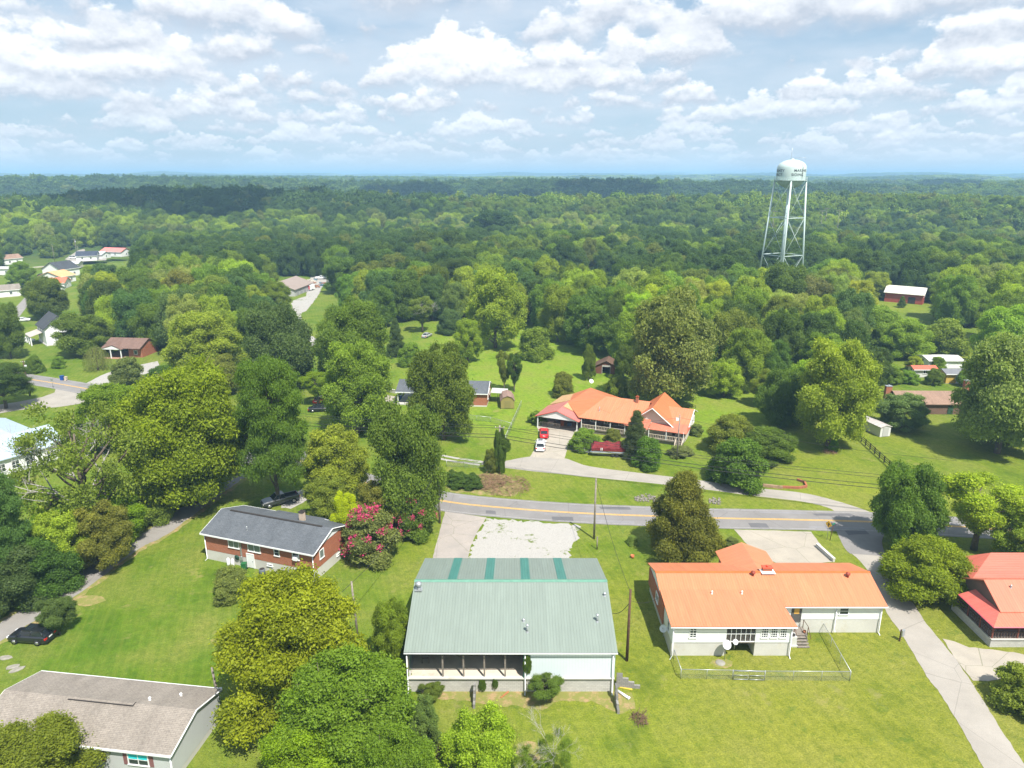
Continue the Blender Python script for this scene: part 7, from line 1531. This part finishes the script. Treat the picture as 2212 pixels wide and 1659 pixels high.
ng = bpy.data.node_groups.new('scatter_crowns', 'GeometryNodeTree'); ng.interface.new_socket('Geometry', in_out='INPUT', socket_type='NodeSocketGeometry'); ng.interface.new_socket('Geometry', in_out='OUTPUT', socket_type='NodeSocketGeometry')
gi = ng.nodes.new('NodeGroupInput'); go_ = ng.nodes.new('NodeGroupOutput'); iop = ng.nodes.new('GeometryNodeInstanceOnPoints'); ci = ng.nodes.new('GeometryNodeCollectionInfo'); ci.inputs['Collection'].default_value = src; ci.inputs['Separate Children'].default_value = True; ci.inputs['Reset Children'].default_value = True
def na_(nm, dt): q = ng.nodes.new('GeometryNodeInputNamedAttribute'); q.data_type = dt; q.inputs[0].default_value = nm; return q.outputs[0]
ng.links.new(gi.outputs[0], iop.inputs['Points']); ng.links.new(ci.outputs[0], iop.inputs['Instance']); iop.inputs['Pick Instance'].default_value = True
ng.links.new(na_('kind_index', 'INT'), iop.inputs['Instance Index']); ng.links.new(na_('irot', 'FLOAT_VECTOR'), iop.inputs['Rotation']); ng.links.new(na_('iscale', 'FLOAT_VECTOR'), iop.inputs['Scale']); ng.links.new(iop.outputs[0], go_.inputs[0])
md = wo_.modifiers.new('scatter', 'NODES'); md.node_group = ng
# ------------------------------------------------------------------ heaped clouds overhead that shade parts of the woods
rj = random.Random(31); mb = MB(); CH = 1150.; off = Vector((sdir.x, sdir.y, 0))*(CH/sdir.z)
cm = plain('cloud_vapour', (.85, .86, .88), 1.0, var=.02)
for (cx, cy, rx, ry) in [(-300, 690, 190, 85), (60, 1080, 330, 120), (480, 1000, 240, 90), (-60, 1420, 420, 130), (760, 1560, 460, 140), (1150, 1250, 260, 100), (-900, 1700, 380, 160), (900, 2300, 500, 150), (-1000, 1050, 200, 80)]:
    for k in range(11):
        a = rj.random()*6.28; q_ = math.sqrt(rj.random())*.8; r_ = rj.uniform(.22, .42); px_, py_ = cx+rx*q_*math.cos(a)+off.x, cy+ry*q_*math.sin(a)+off.y; prof = []
        nn = 7; R1 = r_*min(rx, ry*1.6); hz_ = R1*rj.uniform(.5, .8)*(1.2-q_); s0 = len(mb.v)
        mb.lathe([(R1*math.cos(t_*PI/2/nn)+.001, hz_*math.sin(t_*PI/2/nn)) for t_ in range(nn+1)]+[], (px_, py_, CH+rj.uniform(-8, 8)), 14)
        mb.v[s0:] = [(v[0]+rj.uniform(-1, 1)*R1*.07, v[1]+rj.uniform(-1, 1)*R1*.07, v[2]+rj.uniform(-1, 1)*R1*.05) for v in mb.v[s0:]]
        nv = len(mb.v)-s0; mb.add([(px_, py_, CH-2)]+[mb.v[s0+k2] for k2 in range(14)], [(0, 1+(k2+1) % 14, 1+k2) for k2 in range(14)], True)
clo = mb.build('clouds', cm); tag(clo, 'heaped white clouds drifting overhead', None, None, 'stuff')
# ------------------------------------------------------------------ haze
VS = 'EQUIANGULAR'
HZ_D = 2.7e-4
zlo = float(gz.min())-1.2; zhi = max(64., float(gz.max())+24); print('terrain', zlo, zhi); mb = MB(); mb.box((0, 0, (zlo+zhi)/2), (46000, 46000, zhi-zlo)); hzo = mb.build('haze', MATS['white_paint'])
m = bpy.data.materials.new('haze_air'); m.use_nodes = True; m.node_tree.nodes.clear(); g = NG(m.node_tree); pv = g.n('ShaderNodeVolumePrincipled'); pv.inputs['Density'].default_value = HZ_D; g.put(pv.inputs['Color'], (.42, .72, 1.0)); pv.inputs['Anisotropy'].default_value = .0
oo = g.n('ShaderNodeOutputMaterial'); g.nt.links.new(pv.outputs[0], oo.inputs['Volume']); m.cycles.volume_sampling = VS; hzo.data.materials.clear(); hzo.data.materials.append(m); tag(hzo, kind='stuff')
